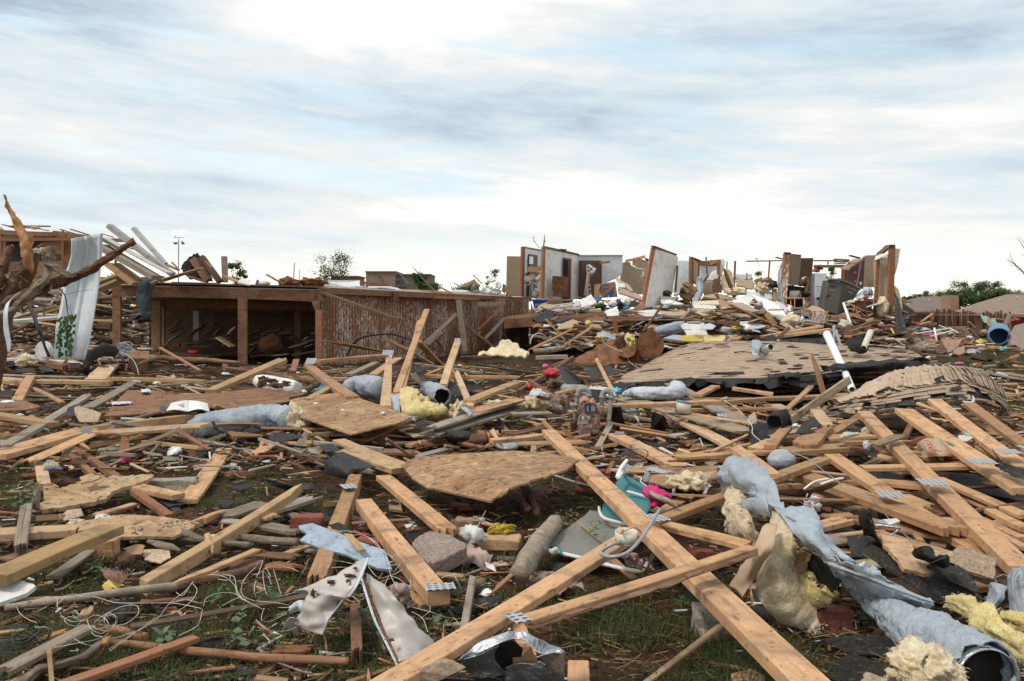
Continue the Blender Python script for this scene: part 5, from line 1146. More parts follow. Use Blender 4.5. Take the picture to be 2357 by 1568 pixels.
poly('2060,170,26.9 2108,170 2108,192 2060,190',.12,'dark','post_cap',pa=ew);poly('1900,270,27.6 2010,175,27.2 2060,172,27 2040,200 1915,300,27.5',.08,'stain','broken_plate',pa=ew,jag=.02)
patch('1900,300,27.1 1960,280 2040,265,27|1880,340,27 1950,320 2030,300|1890,350,27.1 1950,335 2010,320,27',5,'white','torn_paper',.02,amp=.05,pa=ew);blob(1968,860,127,66,105,'icr','insulation',pa=ew,amp=.15,fib=300,flen=.05)
poly('2112,212,27.1 2168,212,27.2 2140,400 2112,500,27.1',.05,'icr','insulation_batt',pa=ew,jag=.02);poly('2100,620,27.1 2150,660,27.3 2190,820,27.2 2190,960,27 2170,970,26.9 2120,700,27',.1,'iye','insulation_batt',pa=ew,jag=.02)
poly('1872,965,27 2100,970,26.9 2100,1040,26.8 1880,1040,26.9',.3,'dark','sill',pa=ew)
fd=thing('foundation_block','dark mossy foundation chunk under the end wall','foundation',P(1850,1190,125.4));poly('1530,1110,25.6 1620,1060,25.8 1840,1060 2120,1050,26 2170,1090,25.9 2165,1180,25.6 2000,1200,25.4 1530,1170',1.2,'dark','block',pa=fd,jag=.02);fd.children[0].data.materials[0]=M['soc']
for q in(q1('1840,1010 1900,1005 1920,1040 1850,1045'),q1('1910,1045 1985,1040 1985,1075 1930,1070')):poly([(x,y,125.7)for x,y in q],.15,'concrete','mortar_chunk',wd='pale mortar chunk on the mossy foundation',cat='mortar',gp='mortar chunks')
poly('2060,1090,25.3 2075,1090 2115,1170,25.2 2100,1170',.02,'yik','yellow_tape','yellow tape strip on the foundation chunk','tape')
patch('2100,700,26.6 2110,720 2118,700,26.7|2100,850,26.4 2150,860,26.3 2170,850,26.5|2110,1000,26 2160,1020,25.9 2220,1050,26|2130,1150,25.6 2190,1200,25.4 2260,1190,25.5',5,'black','tarpaper_flap',.01,amp=.03,lb='black felt flap hanging off the end wall',cat='felt')
rk=thing('wire_rack','grey slatted panel leaning right behind the end wall','rack',P(2240,1100,128));poly('2190,815,28.3 2325,900 2290,1040,28 2230,1110 2180,1000,28.2',.05,'black','panel',pa=rk)
for i in range(9):bd(2192+i*2,850+i*28,2315-i*4,915+i*22,7,4,127.9,mat='grey',name='slat',pa=rk)
for q in((280,820,860,1090,26,16,125.2,'pine','long tan board sloping down right through the white sheets'),(690,930,790,1060,60,16,125,'pine','wide tan board below the pointed white panel'),
(150,1010,560,1020,16,34,125.1,'stain','stained beam end left of the crates'),(560,1010,680,1130,60,24,124.8,'red','reddish crate side at the rubble front'),(640,1175,1290,1060,30,22,123.6,'pip','long pale board resting on the roof slope top, upper one'),
(700,1195,1390,1095,24,30,123.2,'pine','long tan board resting on the roof slope top, lower one'),(820,1175,930,1075,10,34,123,'stain','dark board end standing on the long roof boards'),
(1930,1310,2357,1330,14,50,123.2,'stain','thick stained beam right of the roof slope'),(1810,1270,2190,1300,12,8,123.5,'whw','white strip right of the roof slope top'),
):
 bd(*q[:6],q[6],mat=q[7],lb=q[8])
for a_ in(((1425,1062),(1448,1062),(1450,1260),(1424,1255)),((1440,1110),(1470,1105),(1535,1320),(1500,1325))):poly([(*q,123.2)for q in a_],.03,'wmt','slotted_rail',wd='white slotted shelf rail',cat='rail',gp='slotted shelf rails')
for x,y,a_,b_,m_,wd in((90,1080,80,50,'black','black bin bag'),(240,1110,60,40,'llc','grey-lilac cloth'),(350,1090,50,26,'yep','yellow packet'),(300,1185,50,18,'white','crumpled white paper'),(450,1190,30,12,'wcl','white scrap'),(280,1150,30,20,'wrap','grey scrap'),(1080,1000,30,36,'white','white kettle'),(960,1000,90,60,'icr','cream insulation mass'),(1590,1190,45,22,'cdb','crumpled tan paper'),(1560,1050,60,50,'cream','cream rubble heap'),(180,940,60,24,'cdb','tan rubble heap'),(250,950,50,20,'white','white rubble'),(60,910,60,34,'wtn','tan plaster heap'),(610,840,40,40,'std','grey tangle'),(1150,960,40,30,'dark','dark wad')):
 blob(x,y,125 if y>980 else 126,a_,b_,m_,'rubble_lump',sub=3,amp=.35,wd=wd,cat='scrap')
poly('0,1180,23.7 230,1170,23.9 240,1200,23.7 200,1240,23.5 0,1265,23.4',.05,'iye','foam_board','ragged yellow insulation board at the roof slope edge','insulation',jag=.02)
poly('565,325,27.8 595,318 595,334 568,336',.05,'cyan','cyan_scrap','small light blue scrap on the long brown bar','scrap');tube('590,340,27.8,2 600,380 618,410 612,430,27.8,1.5','black','dangling_wire','thin wire dangling from the long brown bar','wire',seg=5)
for q in((q1('660,1190,23 760,1160,23.2 810,1190,23 780,1250,22.6 680,1220,22.8'),'shd'),(q1('880,1190,23.2 1050,1170,23.4 1230,1140,23.6 1380,1190,23.2 1350,1250,22.7 1000,1270,22.6 820,1255,22.7'),'tar'),(q1('960,1210,22.9 1040,1200 1060,1262,22.5 980,1268'),'shd'),(q1('1250,1210,22.9 1400,1205,23 1400,1250,22.6 1270,1255'),'tar'),(q1('1150,1125,23.9 1290,1120,24 1290,1165,23.6 1170,1160'),'wrap')):
 poly(q[0],.02,q[1],'felt_sheet',wd='dark felt sheet on the roof slope top',cat='felt',jag=.03,gp='felt sheets on the slope')
T('U3');poly('420,985,27.0 1200,1000,27 2400,1010 2400,1300,26.5 420,1200',.4,'soc','crawl_space_wall','dark earth and foundation under the ruined house floor','foundation')
#shingled roof pieces
def surf(rows,k=6):
 g=[rsp([P(*p)for p in r],k)for r in rows]
 cols=[rsp([g[i][j]for i in range(len(g))],k)for j in range(len(g[0]))]
 nr,nc=len(cols[0]),len(cols)
 def f(u,v):
  x=min(max(u,0),.9999)*(nc-1);y=min(max(v,0),.9999)*(nr-1);i,j=int(y),int(x);a,b=y-i,x-j
  return(cols[j][i]*(1-a)+cols[j][i+1]*a)*(1-b)+(cols[j+1][i]*(1-a)+cols[j+1][i+1]*a)*b
 return f
def shingles(name,f,nu,nv,mat,pa,lift=.012,curl=.03,miss=.04,mat2=None,p2=.0,wob=.006,gap=.965,pc=.22):
 sets={mat:([],[])}
 if mat2:sets[mat2]=([],[])
 for j in range(nv):
  v0=j/nv;off=rs(0,1);wv=[rs(-.2,.2)for _ in range(nu+3)]
  for i in range(-1,nu+1):
   u0=(i+off+wv[i+1])/nu;u1=(i+off+wv[i+2]+gap)/nu
   if u1<.0 or u0>1:continue
   u0=max(u0,0);u1=min(u1,1)
   if u1-u0<.2/nu or random.random()<miss:continue
   m_=mat2 if(mat2 and random.random()<p2)else mat
   V_,F_=sets[m_]
   v1=min(1,v0+1.9/nv);vb=v0+rs(-.006,.006)
   P00,P10,P11,P01=f(u0,max(0,vb)),f(u1,max(0,vb+rs(-.004,.004))),f(u1,v1),f(u0,v1)
   nn=(P10-P00).cross(P01-P00);
   if nn.length<1e-9:continue
   nn.normalize();nn=nn if nn.z>0 else-nn
   c=lift+abs(random.gauss(0,curl))if random.random()<pc else lift
   jw=[nn*rs(-wob,wob)for _ in range(2)]
   a0,a1=P00+nn*(c+rs(0,.006))+jw[0],P10+nn*(c+rs(0,.006))+jw[1]
   b0,b1=P01+nn*.003,P11+nn*.003;m0,m1=a0.lerp(b0,.5)-nn*c*.3,a1.lerp(b1,.5)-nn*c*.3
   th=nn*.006;k=len(V_)
   V_+=[a0,a1,m1,m0,b1,b0,a0-th,a1-th,m1-th,m0-th]
   F_+=[(k,k+1,k+2,k+3),(k+3,k+2,k+4,k+5),(k+6,k+7,k+1,k),(k+1,k+7,k+8,k+2),(k+6,k,k+3,k+9)]
 for m_,(V_,F_)in sets.items():
  if V_:mk('shingles',V_,F_,M[m_],pa)
T('D')
rf=thing('fallen_roof_slope','large fallen roof slope covered in tan shingles','roof',P(1750,850,.4))
rows=qq('1411,884,.32 1480,880,.36 1560,876,.38 1650,872 1735,872,.42 1800,868,.46 1893,862,.5 1980,850,.52 2073,836,.5 2140,828,.4|1440,862,14.6 1500,856,14.8 1570,852,15 1650,849,15.1 1735,848,15.2 1810,846,15.3 1893,842,15.4 1980,836,15.6 2065,828,15.8 2125,822,16|1480,843,16.8 1530,834,17 1590,828,17.2 1660,824,17.3 1740,822,17.4 1815,821,17.5 1895,820,17.7 1975,818,17.9 2050,816,18 2110,814,18.2|1512,824,19 1560,808,19.3 1610,800,19.6 1670,797,19.8 1745,797,19.9 1820,799,20 1890,802 1965,804,20.2 2035,805,20.3 2098,808,20.4|1535,812,20.8 1580,793,21.5 1625,786,22 1680,785,22.3 1750,785,22.5 1820,788 1890,792,22.4 1960,797 2030,802,22.3 2085,806,22.2')
f=surf(rows,4)
n1,n2=40,24
vs=[f(i/n1,j/n2)+Ve((0,0,-.01))for j in range(n2+1)for i in range(n1+1)];o=mk('roof_deck',vs,[(j*(n1+1)+i,j*(n1+1)+i+1,(j+1)*(n1+1)+i+1,(j+1)*(n1+1)+i)for j in range(n2)for i in range(n1)],M['tar'],rf,True);mod_solid(o,.025,-1)
shingles('shingles',f,30,58,'shingle',rf,lift=.004,curl=.012,miss=.003,wob=.003,gap=.99,pc=.06)
def loose(f,n_,s0,s1,pr):
 for i in range(n_):
  u,v=rs(.02,.96),rs(.0,.9);a,b,c=f(u,v),f(min(u+.02,1),v),f(u,min(v+.03,1));e1=(b-a).normalized();e2=(c-a).normalized();up=e1.cross(e2);up=up if up.z>0 else-up;w_,h_=rs(s0,s1),rs(s0,s1)*.6;th=rs(-.6,.6)
  x=e1*math.cos(th)+e2*math.sin(th);y=e2*math.cos(th)-e1*math.sin(th);l=[up*rs(.01,.05)for _ in range(4)]
  o=mk('loose_shingle',[a+l[0],a+x*w_+l[1],a+x*w_*rs(.7,1)+y*h_+l[2],a+x*w_*rs(0,.3)+y*h_+l[3]],[(0,1,2,3)],M[random.choice(['shingle','shd','shingle','grey','tar'])],pr);mod_solid(o,.006,0)
loose(f,60,.12,.5,rf)
for i in range(26):
 u=rs(0,.95);a=f(u,0);b=f(min(u+rs(.03,.09),1),0);dn=Ve((rs(-.08,.08),-rs(.02,.12),-rs(.03,.13)))
 mk_=[a+Ve((0,0,.01)),b+Ve((0,0,.01)),b+dn*rs(.6,1.1),a.lerp(b,.5)+dn*rs(.9,1.5),a+dn*rs(.3,1)]
 o=mk('felt_flap',mk_,[(0,1,2,3,4)],M['tar'if i%3 else 'shd'],rf)
for q in((930,330,1560,300,14,20),(1480,330,2140,270,14,20),(1700,290,2352,300,16,24),(1100,300,1300,320,8,20)):
 T('M3');bd(*q,.22,.3,mat='pine',name='roof_board',pa=rf,e='jj')
T('M4')
for q in((0,330,480,260,14,26),(500,240,1060,225,16,20),(700,262,1000,268,18,26)):bd(*q,.35,.35,mat='pine',name='roof_board',pa=rf,e='jc')
patch('470,190,.62 700,150 1000,130 1250,125 1420,150,.6|500,205,.58 700,185,.6 1000,170,.62 1220,140,.64 1400,165,.58|560,225,.55 720,215 1000,205 1200,190 1330,195',6,'tar','roofing_felt',.006,amp=.05,fr=4,lb='rippled black felt on the near edge of the tan roof slope',cat='felt')
patch('0,270,.5 150,245 300,240,.52 460,235,.5|0,300,.48 150,275,.5 280,290,.45 480,262',6,'shd','roofing_felt',.006,amp=.04,lb='dark torn shingles left of the standing spike',cat='felt')
T('U4')
vt=thing('roof_vent','dented galvanised roof vent pipe on the tan slope','vent',P(640,1380,117))
patch('530,1225,17.3 600,1225 640,1250|525,1300,17 590,1310 640,1330|530,1380,16.8 600,1400,16.7 690,1400,16.8',5,'galv','flashing',.01,pa=vt)
tube('560,1330,17,42 640,1345,16.8,62 655,1345,16.75,66','galv','cone',pa=vt,seg=20,k=4);disc(650,1345,116.75,50,72,'galv','flange',vt,.03,yaw=35);tube('660,1340,16.7,36 740,1300,16.3','galv','outlet',pa=vt,seg=18,k=3,hole=True,thick=.01);disc(738,1302,116.36,30,33,'black','outlet_dark',vt,.01,yaw=40)
pf=thing('pipe_flashing','white pipe stub standing in black flashing on the roof slope','vent pipe',P(1760,1330,117));poly('1555,1230,17.6 1730,1170,18 1800,1270,17.4 1790,1350,17 1620,1340',.02,'rubber','flashing_sheet',pa=pf);tube('1660,1290,17,50 1740,1320,16.8,60 1800,1310,16.8,30','rubber','flashing_cone',pa=pf,seg=18,k=4)
tube('1765,1310,16.7,30 1842,1130,17','cream','pipe',pa=pf,seg=16,k=3,hole=True,thick=.01)
T('U4');wp=thing('white_plastic_pipe','long clean white plastic pipe leaning across the roof edge','pipe',P(1540,1560,.5))
T('M4');tube('775,400,.35,30 690,200,.55,31 640,100,13.5,32 575,-40,14.3,33 545,-105,14.8','wcl','pipe',pa=wp,seg=18,k=4,hole=True,thick=.008)
tube('548,-98,14.75,37 543,-112,14.85','wcl','collar',pa=wp,seg=18,k=2)
T('U4');blob(115,1315,117.3,26,8,'white','bottle_cap','white round lid on the tan roof slope','lid',sub=3,amp=.03)
T('M4')
rd=thing('humped_roof_ridge','humped ridge of curled tan shingles over the truss pile','roof',P(1500,400,.5))
rows=qq('560,585,.34 760,560,.4 1000,545,.46 1250,510,.5 1530,470,.54 1760,440,.56 1960,460,.52 2100,500,.42 2190,590,.25|590,555,.42 800,505,.52 1010,470,.6 1260,420,.68 1520,375,.74 1750,350,.76 1930,370,.7 2080,430,.58 2200,500,.40|700,500,.46 850,440,.58 1040,390,.66 1250,330,.74 1480,280,.8 1700,255,.82 1880,275,.76 2040,330,.64 2190,440,.46|800,450,.42 930,380,.52 1100,310,.6 1280,250,.66 1480,215,.7 1660,205 1830,225,.66 1990,280,.56 2160,390,.42|900,350,.36 1000,300,.44 1150,245,.5 1310,205,.54 1480,185,.56 1640,190 1800,210,.52 1950,260,.46 2100,340,.36')
d0=[P(*p).y for p in rows[0]];rows=[[(p[0],p[1],100+d0[i]+dk)for i,p in enumerate(r)]for r,dk in zip(rows,(0,.16,.42,.8,1.25))]
f2=surf(rows,4)
n1,n2=36,14
vs=[f2(i/n1,j/n2)+Ve((0,0,-.012))for j in range(n2+1)for i in range(n1+1)];o=mk('felt',vs,[(j*(n1+1)+i,j*(n1+1)+i+1,(j+1)*(n1+1)+i+1,(j+1)*(n1+1)+i)for j in range(n2)for i in range(n1)],M['tar'],rd,True);mod_solid(o,.01,-1)
V_,F_=[],[]
def scale_tab(u,w_,v0,v1,lift,lean):
 a,b=f2(u,v0),f2(u,v1);a2,b2=f2(min(u+w_,1),v0),f2(min(u+w_,1),v1)
 n_=Ve((0,0,1));m=f2(u,(v0+v1)/2);m2=f2(min(u+w_,1),(v0+v1)/2)
 L=Ve((rs(-.01,.01),rs(-.02,.02),0));k=len(V_)
 V_.extend([a+n_*lift+L,m+n_*(lift+.01)+L,b+n_*lift+L,b2+n_*.004,m2+n_*.012,a2+n_*.004]);V_.extend([v-n_*.006 for v in V_[k:k+6]])
 F_.extend([(k,k+5,k+4,k+1),(k+1,k+4,k+3,k+2),(k,k+1,k+7,k+6),(k+1,k+2,k+8,k+7)])
for i in range(46):
 u=i/46;scale_tab(u,.045,.30+rs(-.03,.03),.72+rs(-.04,.05),rs(.018,.05),0)
for i in range(34):
 u=i/34;scale_tab(u,.05,.68+rs(-.04,.04),1.0,rs(.012,.04),0)
mk('ridge_caps',V_,F_,M['shingle'],rd)
loose(f2,22,.06,.22,rd)
def f3(u,v):return f2(u,v*.36)
shingles('shingles',f3,16,4,'shingle',rd,lift=.01,curl=.04,miss=.1)
for i in range(22):
 u=rs(.05,.97);a=f2(u,0);b=f2(min(u+rs(.03,.08),1),0);dn=Ve((rs(-.06,.06),-rs(.02,.1),-rs(.01,.06)))
 mk('felt_flap',[a+Ve((0,0,.004)),b+Ve((0,0,.004)),b+dn*rs(.5,1.1),a.lerp(b,.5)+dn*rs(.8,1.4),a+dn*rs(.3,.9)],[(0,1,2,3,4)],M['shingle'if i%3 else 'tar'],rd)
poly('940,330,.5 1080,250 1150,195 1190,215 1250,230 1150,300 1000,350',.01,'shingle','shingle_sheet','loose tan shingle sheet left of the humped ridge','shingle',jag=.01);poly('1290,200,.5 1440,160 1530,200 1400,230',.01,'shingle','shingle_sheet','pointed tan shingle sheet behind the humped ridge','shingle')
poly('560,480,.3 720,440,.36 860,400,.38 900,430 640,540,.3',.01,'shingle','shingle_sheet','brownish shingle sheet at the left foot of the humped ridge','shingle',jag=.01)
tube('1790,505,.5,9 1870,515,.5,12 1890,480,.52 1860,440,.54,8 1820,425,.55,5','cream','pipe_hoop','cream curved pipe loop poking from under the humped ridge','pipe',seg=10)
#trusses, right
def truss(name,lb,parts,plates,gp=None,loc=None):
 r_=thing(name,lb,'roof truss',loc or(0,0,0),gp)
 for q in parts:
  kw=q[10]if len(q)>10 else{}
  bd(*q[:8],mat=q[8],e=q[9],name=kw.pop('n','chord')if kw else 'chord',pa=r_,**kw)
 for p in plates:nplate(*p,pa=r_)
 return r_
T('M4')
truss('roof_truss','truss running down right beneath the humped ridge, nearest its middle',[(1250,570,2372,1300,128,55,.52,.34,'pine','cc'),(860,1100,1985,1078,38,45,.3,.33,'pine','cc',{'n':'web'})],[(1955,1050,.435,230,92,-12)],loc=P(1600,900,0))
truss('roof_truss','truss running down right under the right part of the humped ridge',[(1530,480,2372,1105,105,48,.55,.36,'pine','cc'),(1830,870,2250,1090,20,30,.36,.3,'pip','jc',{'n':'web'})],[(2205,960,.44,190,74,-12)],loc=P(1950,800,0))
truss('roof_truss','rightmost truss chord leaving the right picture edge below the ridge',[(1850,515,2380,900,85,40,.52,.34,'pine','cc'),(2170,860,2372,960,14,26,.3,.3,'pine','cc',{'n':'web'})],[(2345,925,.42,60,50,-12)],loc=P(2100,700,0))
truss('roof_truss','long truss chord descending past the plate right of the printed bag',[(880,590,2350,2020,130,60,.44,.26,'pine','cc'),(1000,1225,1530,1275,48,45,.24,.25,'pine','cc',{'n':'web'})],[(1515,1245,.365,235,84,-10)],loc=P(1400,1200,0))
truss('roof_truss','pair of truss chords meeting at a metal plate right of the big duct',[(590,985,2100,1950,110,60,.36,.18,'pine','cc'),(240,1130,1800,1690,95,75,.3,.26,'pine','cj')],[(1125,1355,.325,220,76,-8)],loc=P(1000,1300,0))
tb('''1560 1200 2372 1545 58 40 .26 .22 p long chord running to the right edge below the second plate
1740 1330 2372 1650 46 30 .2 .18 p
1150 1320 2100 1700 70 60 .2 .16 l
420 1340 910 1400 44 60 .2 = p
150 945 785 902 56 50 .32 .34 y cj pale yellowish board on the truss pile beside the duct top
520 830 945 805 44 36 .36 .38 y
930 905 1250 800 56 26 .4 .44 o jj black-stained splintered board in the middle of the truss pile
20 905 175 725 100 30 .34 .38 p wide tan board standing up at the black pipe mouth
180 660 740 270 18 80 .34 .75 o cj dark-faced board on edge slanting up beside the spike
420 550 545 725 110 44 .42 .44 l cj short thick pale board end over the black felt
150 585 405 350 44 16 .4 .6 y cj
0 465 760 432 34 36 .25 .3 p
120 345 960 395 34 28 .24 .28 p
640 330 960 345 18 30 .28 .3 p
0 400 400 385 10 30 .18 = d
1250 830 1370 600 60 20 .22 .36 s
560 800 850 620 60 30 .24 .36 p
1000 990 1290 1060 30 30 .26 .24 p
1010 955 1400 965 28 26 .24 = p
220 1180 800 1200 20 34 .14 = p
480 1440 860 1568 40 40 .12 = s
500 1560 760 1530 40 30 .22 .24 p jc
1460 1290 1560 1420 80 20 .1 = y
1900 1560 2372 1420 20 40 .05 = d
1850 1280 2372 1380 20 50 .05 = d
1300 1130 1900 1180 14 40 .05 = d
1750 180 2372 270 24 12 .06 = g weathered grey strip on the grass at the right, upper one
1900 215 2372 300 16 12 .06 = g weathered grey strip on the grass at the right, lower one''')
bd(535,490,412,50,52,12,.35,111.3,'stain','cp','tall thin wooden spike standing up from the truss pile','wood_spike',up=Ve((0,-1,0)))
poly('225,870,.36 330,775,.4 590,730,.42 560,760 450,905,.36 300,900',.04,'pine','wide_board','wide pale board below the black felt beside the duct top','board',jag=.006)
for q in((q1('270,760,.42 330,690,.45 420,640,.46 490,720,.44 380,750,.43 460,790,.4 380,795 250,800'),'torn black felt over the pale boards'),(q1('0,700,.38 60,640,.4 120,600,.44 215,640 150,760,.36 0,810,.34'),'black felt sheet at the rolled pipe mouth'),(q1('920,890,.36 1010,960 1000,1010,.34 950,1000'),'black curled scrap under the splintered board'),
(q1('2050,920,.5 2100,1000,.46 2180,1080,.44 2350,1120,.42 2372,1220,.4 2260,1190 2080,1090,.42 2120,1060,.43'),'torn black felt over the right trusses'),(q1('1530,1140,.1 1900,1180 2372,1340 2372,1420 1700,1300'),'black felt under the right trusses'),(q1('900,1130,.08 1250,1150 1330,1210 980,1210'),'black felt under the middle truss'),(q1('2200,1290,.3 2352,1270 2372,1380 2300,1370'),'dark felt corner at the right edge')):
 poly([(x,y,h)for x,y,h in q[0]],.006,'shd','black_felt',q[1],'felt',jag=.012)
tube('60,700,.42,70 130,660,.44,75 200,640,.46,70','rubber','black_pipe','short wide black pipe mouth beside the leaning boards','pipe',seg=18,k=4,hole=True,thick=.01,amp=.01)
patch('1370,910,.36 1440,860,.42 1560,855 1680,900,.38|1400,960,.34 1480,930,.42 1590,950,.4 1700,950,.36|1420,1040,.3 1500,1010,.36 1610,1010 1780,1010,.32',6,'ppb','printed_bag',.004,amp=.03,fr=9,lb='torn brown paper bag with red hand lettering between the trusses',cat='paper bag')
bg_=[o for o in C.objects if o.name.startswith('printed_bag')][-1]
def inkline(pts,r_,mat,pa,nm='red_lettering'):tube([(x,y,h,r_)for x,y,h in pts],mat,nm,pa=pa,seg=5,k=4)
for pts in(q1('1440,868,.45 1462,862,.455 1475,876,.45 1462,890 1480,900 1498,886,.455 1488,872'),q1('1470,905,.45 1500,895,.455 1506,920,.45 1478,925 1510,940'),q1('1470,950,.445 1490,925,.45 1512,950,.445'),q1('1480,965,.44 1530,955,.445 1600,965,.42'),q1('1505,975,.43 1500,990,.42 1520,1000,.41')):
 inkline(pts,3.2,'redink',bg_)
blob(1660,1030,.28,55,26,'redpaint','red_print',pa=bg_,sub=3,amp=.12);poly('1640,870,.43 1700,900,.42 1760,960,.38 1690,960',.003,'greenink','green_print',pa=bg_)
patch('1740,810,.42 1800,790,.44 1860,800,.42|1760,870,.4 1820,860,.42 1880,850,.4',6,'cream','bag_piece',.004,amp=.03,lb='crumpled cream paper between the right truss chords',cat='paper');poly('1795,745,.42 1850,760,.44 1905,830,.4 1880,850 1800,800,.42',.004,'grs','green_paper','green printed paper between the right truss chords','paper')
tube('665,835,.46,10 740,810,.47,24 830,800,.47,12','cream','rolled_paper','rolled dirty white paper on the truss pile','paper',seg=10,amp=.01);blob(925,780,.3,60,40,'icr',lb='pale yellow insulation tuft in the truss pile',amp=.4,fib=300);blob(905,905,.4,26,44,'wrp','plastic_rag','pale plastic rag hanging on the truss pile','rag',amp=.35,sub=3)
blob(120,1040,.34,125,95,'wrap','duct_end','rounded blue-grey duct bulge below the wide tan board','duct',amp=.05,sub=4,fr=4)
wh=thing('bent_white_strip','forked white strip with curled grey board right of the duct','strip',P(500,1280,.3))
tube('330,1310,.36,9 430,1240,.4 555,1215,.42','wcl','white_strip',pa=wh,seg=8);tube('485,1265,.4,9 600,1225,.42 690,1208','wcl','white_strip',pa=wh,seg=8)
patch('330,1320,.34 500,1270,.38 690,1215,.4|370,1350,.3 520,1310,.34 680,1250,.38',6,'bark','curled_board',.01,amp=.01,pa=wh);bd(420,1290,350,1410,26,10,.36,.26,'dark',name='stick',pa=wh)
tube('220,970,.42,4 380,1040 520,1150 640,1240,.44 780,1350,.4 940,1400,.42 1040,1500,.3 1100,1568,.26 1190,1660,.3 1300,1760 1480,1820,.24 1640,1900,.22 1760,2070,.2 1900,2260 2000,2330,.18','galv','loose_cable','long thin grey cable snaking over the right trusses','cable',seg=6,k=6)
blob(410,1440,.2,65,70,'llc','plastic_bag','white plastic bag with orange line beside the duct','bag',amp=.35,sub=4);tube('380,1475,.27,4 430,1475,.28 470,1455,.27','orange','orange_line','thin orange line on the white plastic bag','strip',seg=5)
tube('720,1340,.14,8 640,1400 590,1490,.12 580,1568,.1','black','black_cable','black cable curving under the trusses','cable',seg=7)
#middle boards (tile M3)
T('M3')
tb('''850 530 1940 488 26 44 .42 = p cj long tan board across behind the gas meter, right of it
930 445 2170 775 74 18 .3 .26 o black-smeared long board sloping down right under the tan board
1290 245 2110 690 78 18 .38 .26 g weathered long board sloping down right of the pale duct
935 795 1545 1100 80 52 .18 .14 p plated tan chord sloping down right of the gas meter
1600 690 2010 900 70 34 .22 .18 l plated tan chord sloping down left of the black felt
2040 910 2400 1170 90 50 .34 .36 p jc split tan beam running down under the duct top
1510 1010 2400 945 28 34 .26 .3 p long tan board crosswise above the duct top
1840 955 2160 805 20 24 .24 .28 p
1430 1045 2060 1035 12 16 .22 .24 r thin maroon strip crosswise below the long tan board
1300 1520 1630 1360 80 20 .16 .18 p
860 1125 1720 1150 26 12 .16 = l jc
0 800 420 710 34 30 .14 .16 s cj
0 610 350 600 30 20 .3 = g
0 560 200 470 60 16 .28 .32 y
160 300 400 455 24 30 .5 .42 s
395 425 735 345 36 24 .5 .6 y cj yellowish board just above the meter pipes
60 395 560 85 18 44 .3 .5 s cj dark board on edge slanting up by the red engine
930 415 770 100 36 10 .38 115.2 p cp tall thin splinter standing up right of the meter
50 885 660 868 44 16 .16 = y yellowish flat board left end below the gas meter
1700 440 1870 355 48 28 .36 .42 p
2030 372 2400 425 24 34 .42 .36 p
1940 498 2400 462 18 34 .34 = p
1600 572 2400 562 16 32 .24 .26 p
1620 605 2230 708 18 16 .3 .26 p
240 450 380 485 28 20 .44 .4 s cj short dark stake in the cream insulation left of the meter
440 1110 860 1130 20 20 .08 = s
2230 930 2400 850 80 14 .3 .34 p''')
for x,y,w_,h,a in((985,792,30,.187,-14),(1655,688,28,.227,-12)):
 pl=nplate(x,y,h,w_*2.8,w_,a,None);tag(pl,'punched plate on the %s chord end right of the gas meter'%('nearer'if x<1000 else 'farther'),'nail plate')
pl=nplate(1930,632,.34,90,36,-10,None);tag(pl,'punched plate on the weathered long board','nail plate')
poly('880,1120,.13 1400,1095,.16 1880,1095,.2 1900,1200 1700,1215,.18 1440,1290,.13 1080,1190,.11',.014,'osb','chipboard_sheet','chipboard sheet behind the teal lawn chair','chipboard',jag=.012)
for q in((q1('420,180,.7 500,190 640,300,.62 670,340,.55 500,345 460,260,.62'),'tar','pointed black felt sheet standing behind the meter pipes'),(q1('910,560,.4 1000,555 1050,780,.1 960,775 905,740,.12'),'shd','dark shingle strip hanging right of the meter pipe'),(q1('1290,600,.34 1400,640,.32 1440,730,.1 1390,800,.06 1270,790,.08'),'shd','dark rounded shingle standing right of the grey pipe'),
(q1('1010,740,.08 1180,700,.12 1280,760,.06 1160,840,.04 1030,860'),'shingle','brownish shingle in front of the dark strip'),(q1('1570,740,.06 1800,780 1860,850,.04 1620,800,.05'),'shingle','brownish shingle between the two plated chords'),(q1('2170,720,.34 2352,700,.36 2352,860,.26 2250,940,.22 2170,920 2190,800,.3'),'tar','big black felt sheet with a thin white cord left of the wide tan board'),
(q1('2170,640,.34 2230,600,.38 2250,690,.34 2170,730,.3'),'shingle','small tan shingle above the black felt sheet'),(q1('2000,600,.26 2100,590,.28 2150,680,.24 2060,700,.22'),'shingle','tan shingle scrap right of the weathered board'),(q1('720,390,.52 860,400,.5 870,500,.42 730,500'),'shd','black shingle between the two meter pipes'),(q1('700,190,.5 900,180 1000,240,.45 760,300,.4 680,250,.45'),'tar','crumpled black felt behind the tall splinter'),
(q1('980,320,.4 1080,340 1040,420,.34 970,400'),'shd','dark shingle flap left of the pale duct'),(q1('1500,300,.4 1640,280,.44 1700,300,.42 1620,370,.34'),'shd','dark shingle flap above the weathered long board'),(q1('1920,320,.44 2060,300,.46 2040,380,.36 1960,370'),'tar','dark felt flap hanging under the roof edge'),(q1('880,850,.03 960,820 1080,890 960,950 880,920'),'shd','dark shingle on the soil below the meter pipe'),
(q1('1740,740,.1 1960,780 2000,850,.08 1850,840'),'tar','black felt right of the second plated chord'),(q1('1470,990,.12 1580,980,.14 1530,1020,.12'),'shd','small black scrap at the plated chord foot')):
 poly(q[0],.006,q[1],'felt_sheet',q[2],'felt',jag=.008)
tube('1940,490,.44,2 2080,580,.42 2200,720,.38,3 2210,800,.34 2300,880,.3','wcl','thin_string','thin white cord hanging over the black felt sheet','cord',seg=5,k=5)
tube('1100,1110,.05,6 1190,1050,.1 1245,1000,.16 1240,960,.22 1170,938,.24 1110,945,.22','std','grey_cable','grey cable arching over the plated chord','cable',seg=7,k=5)
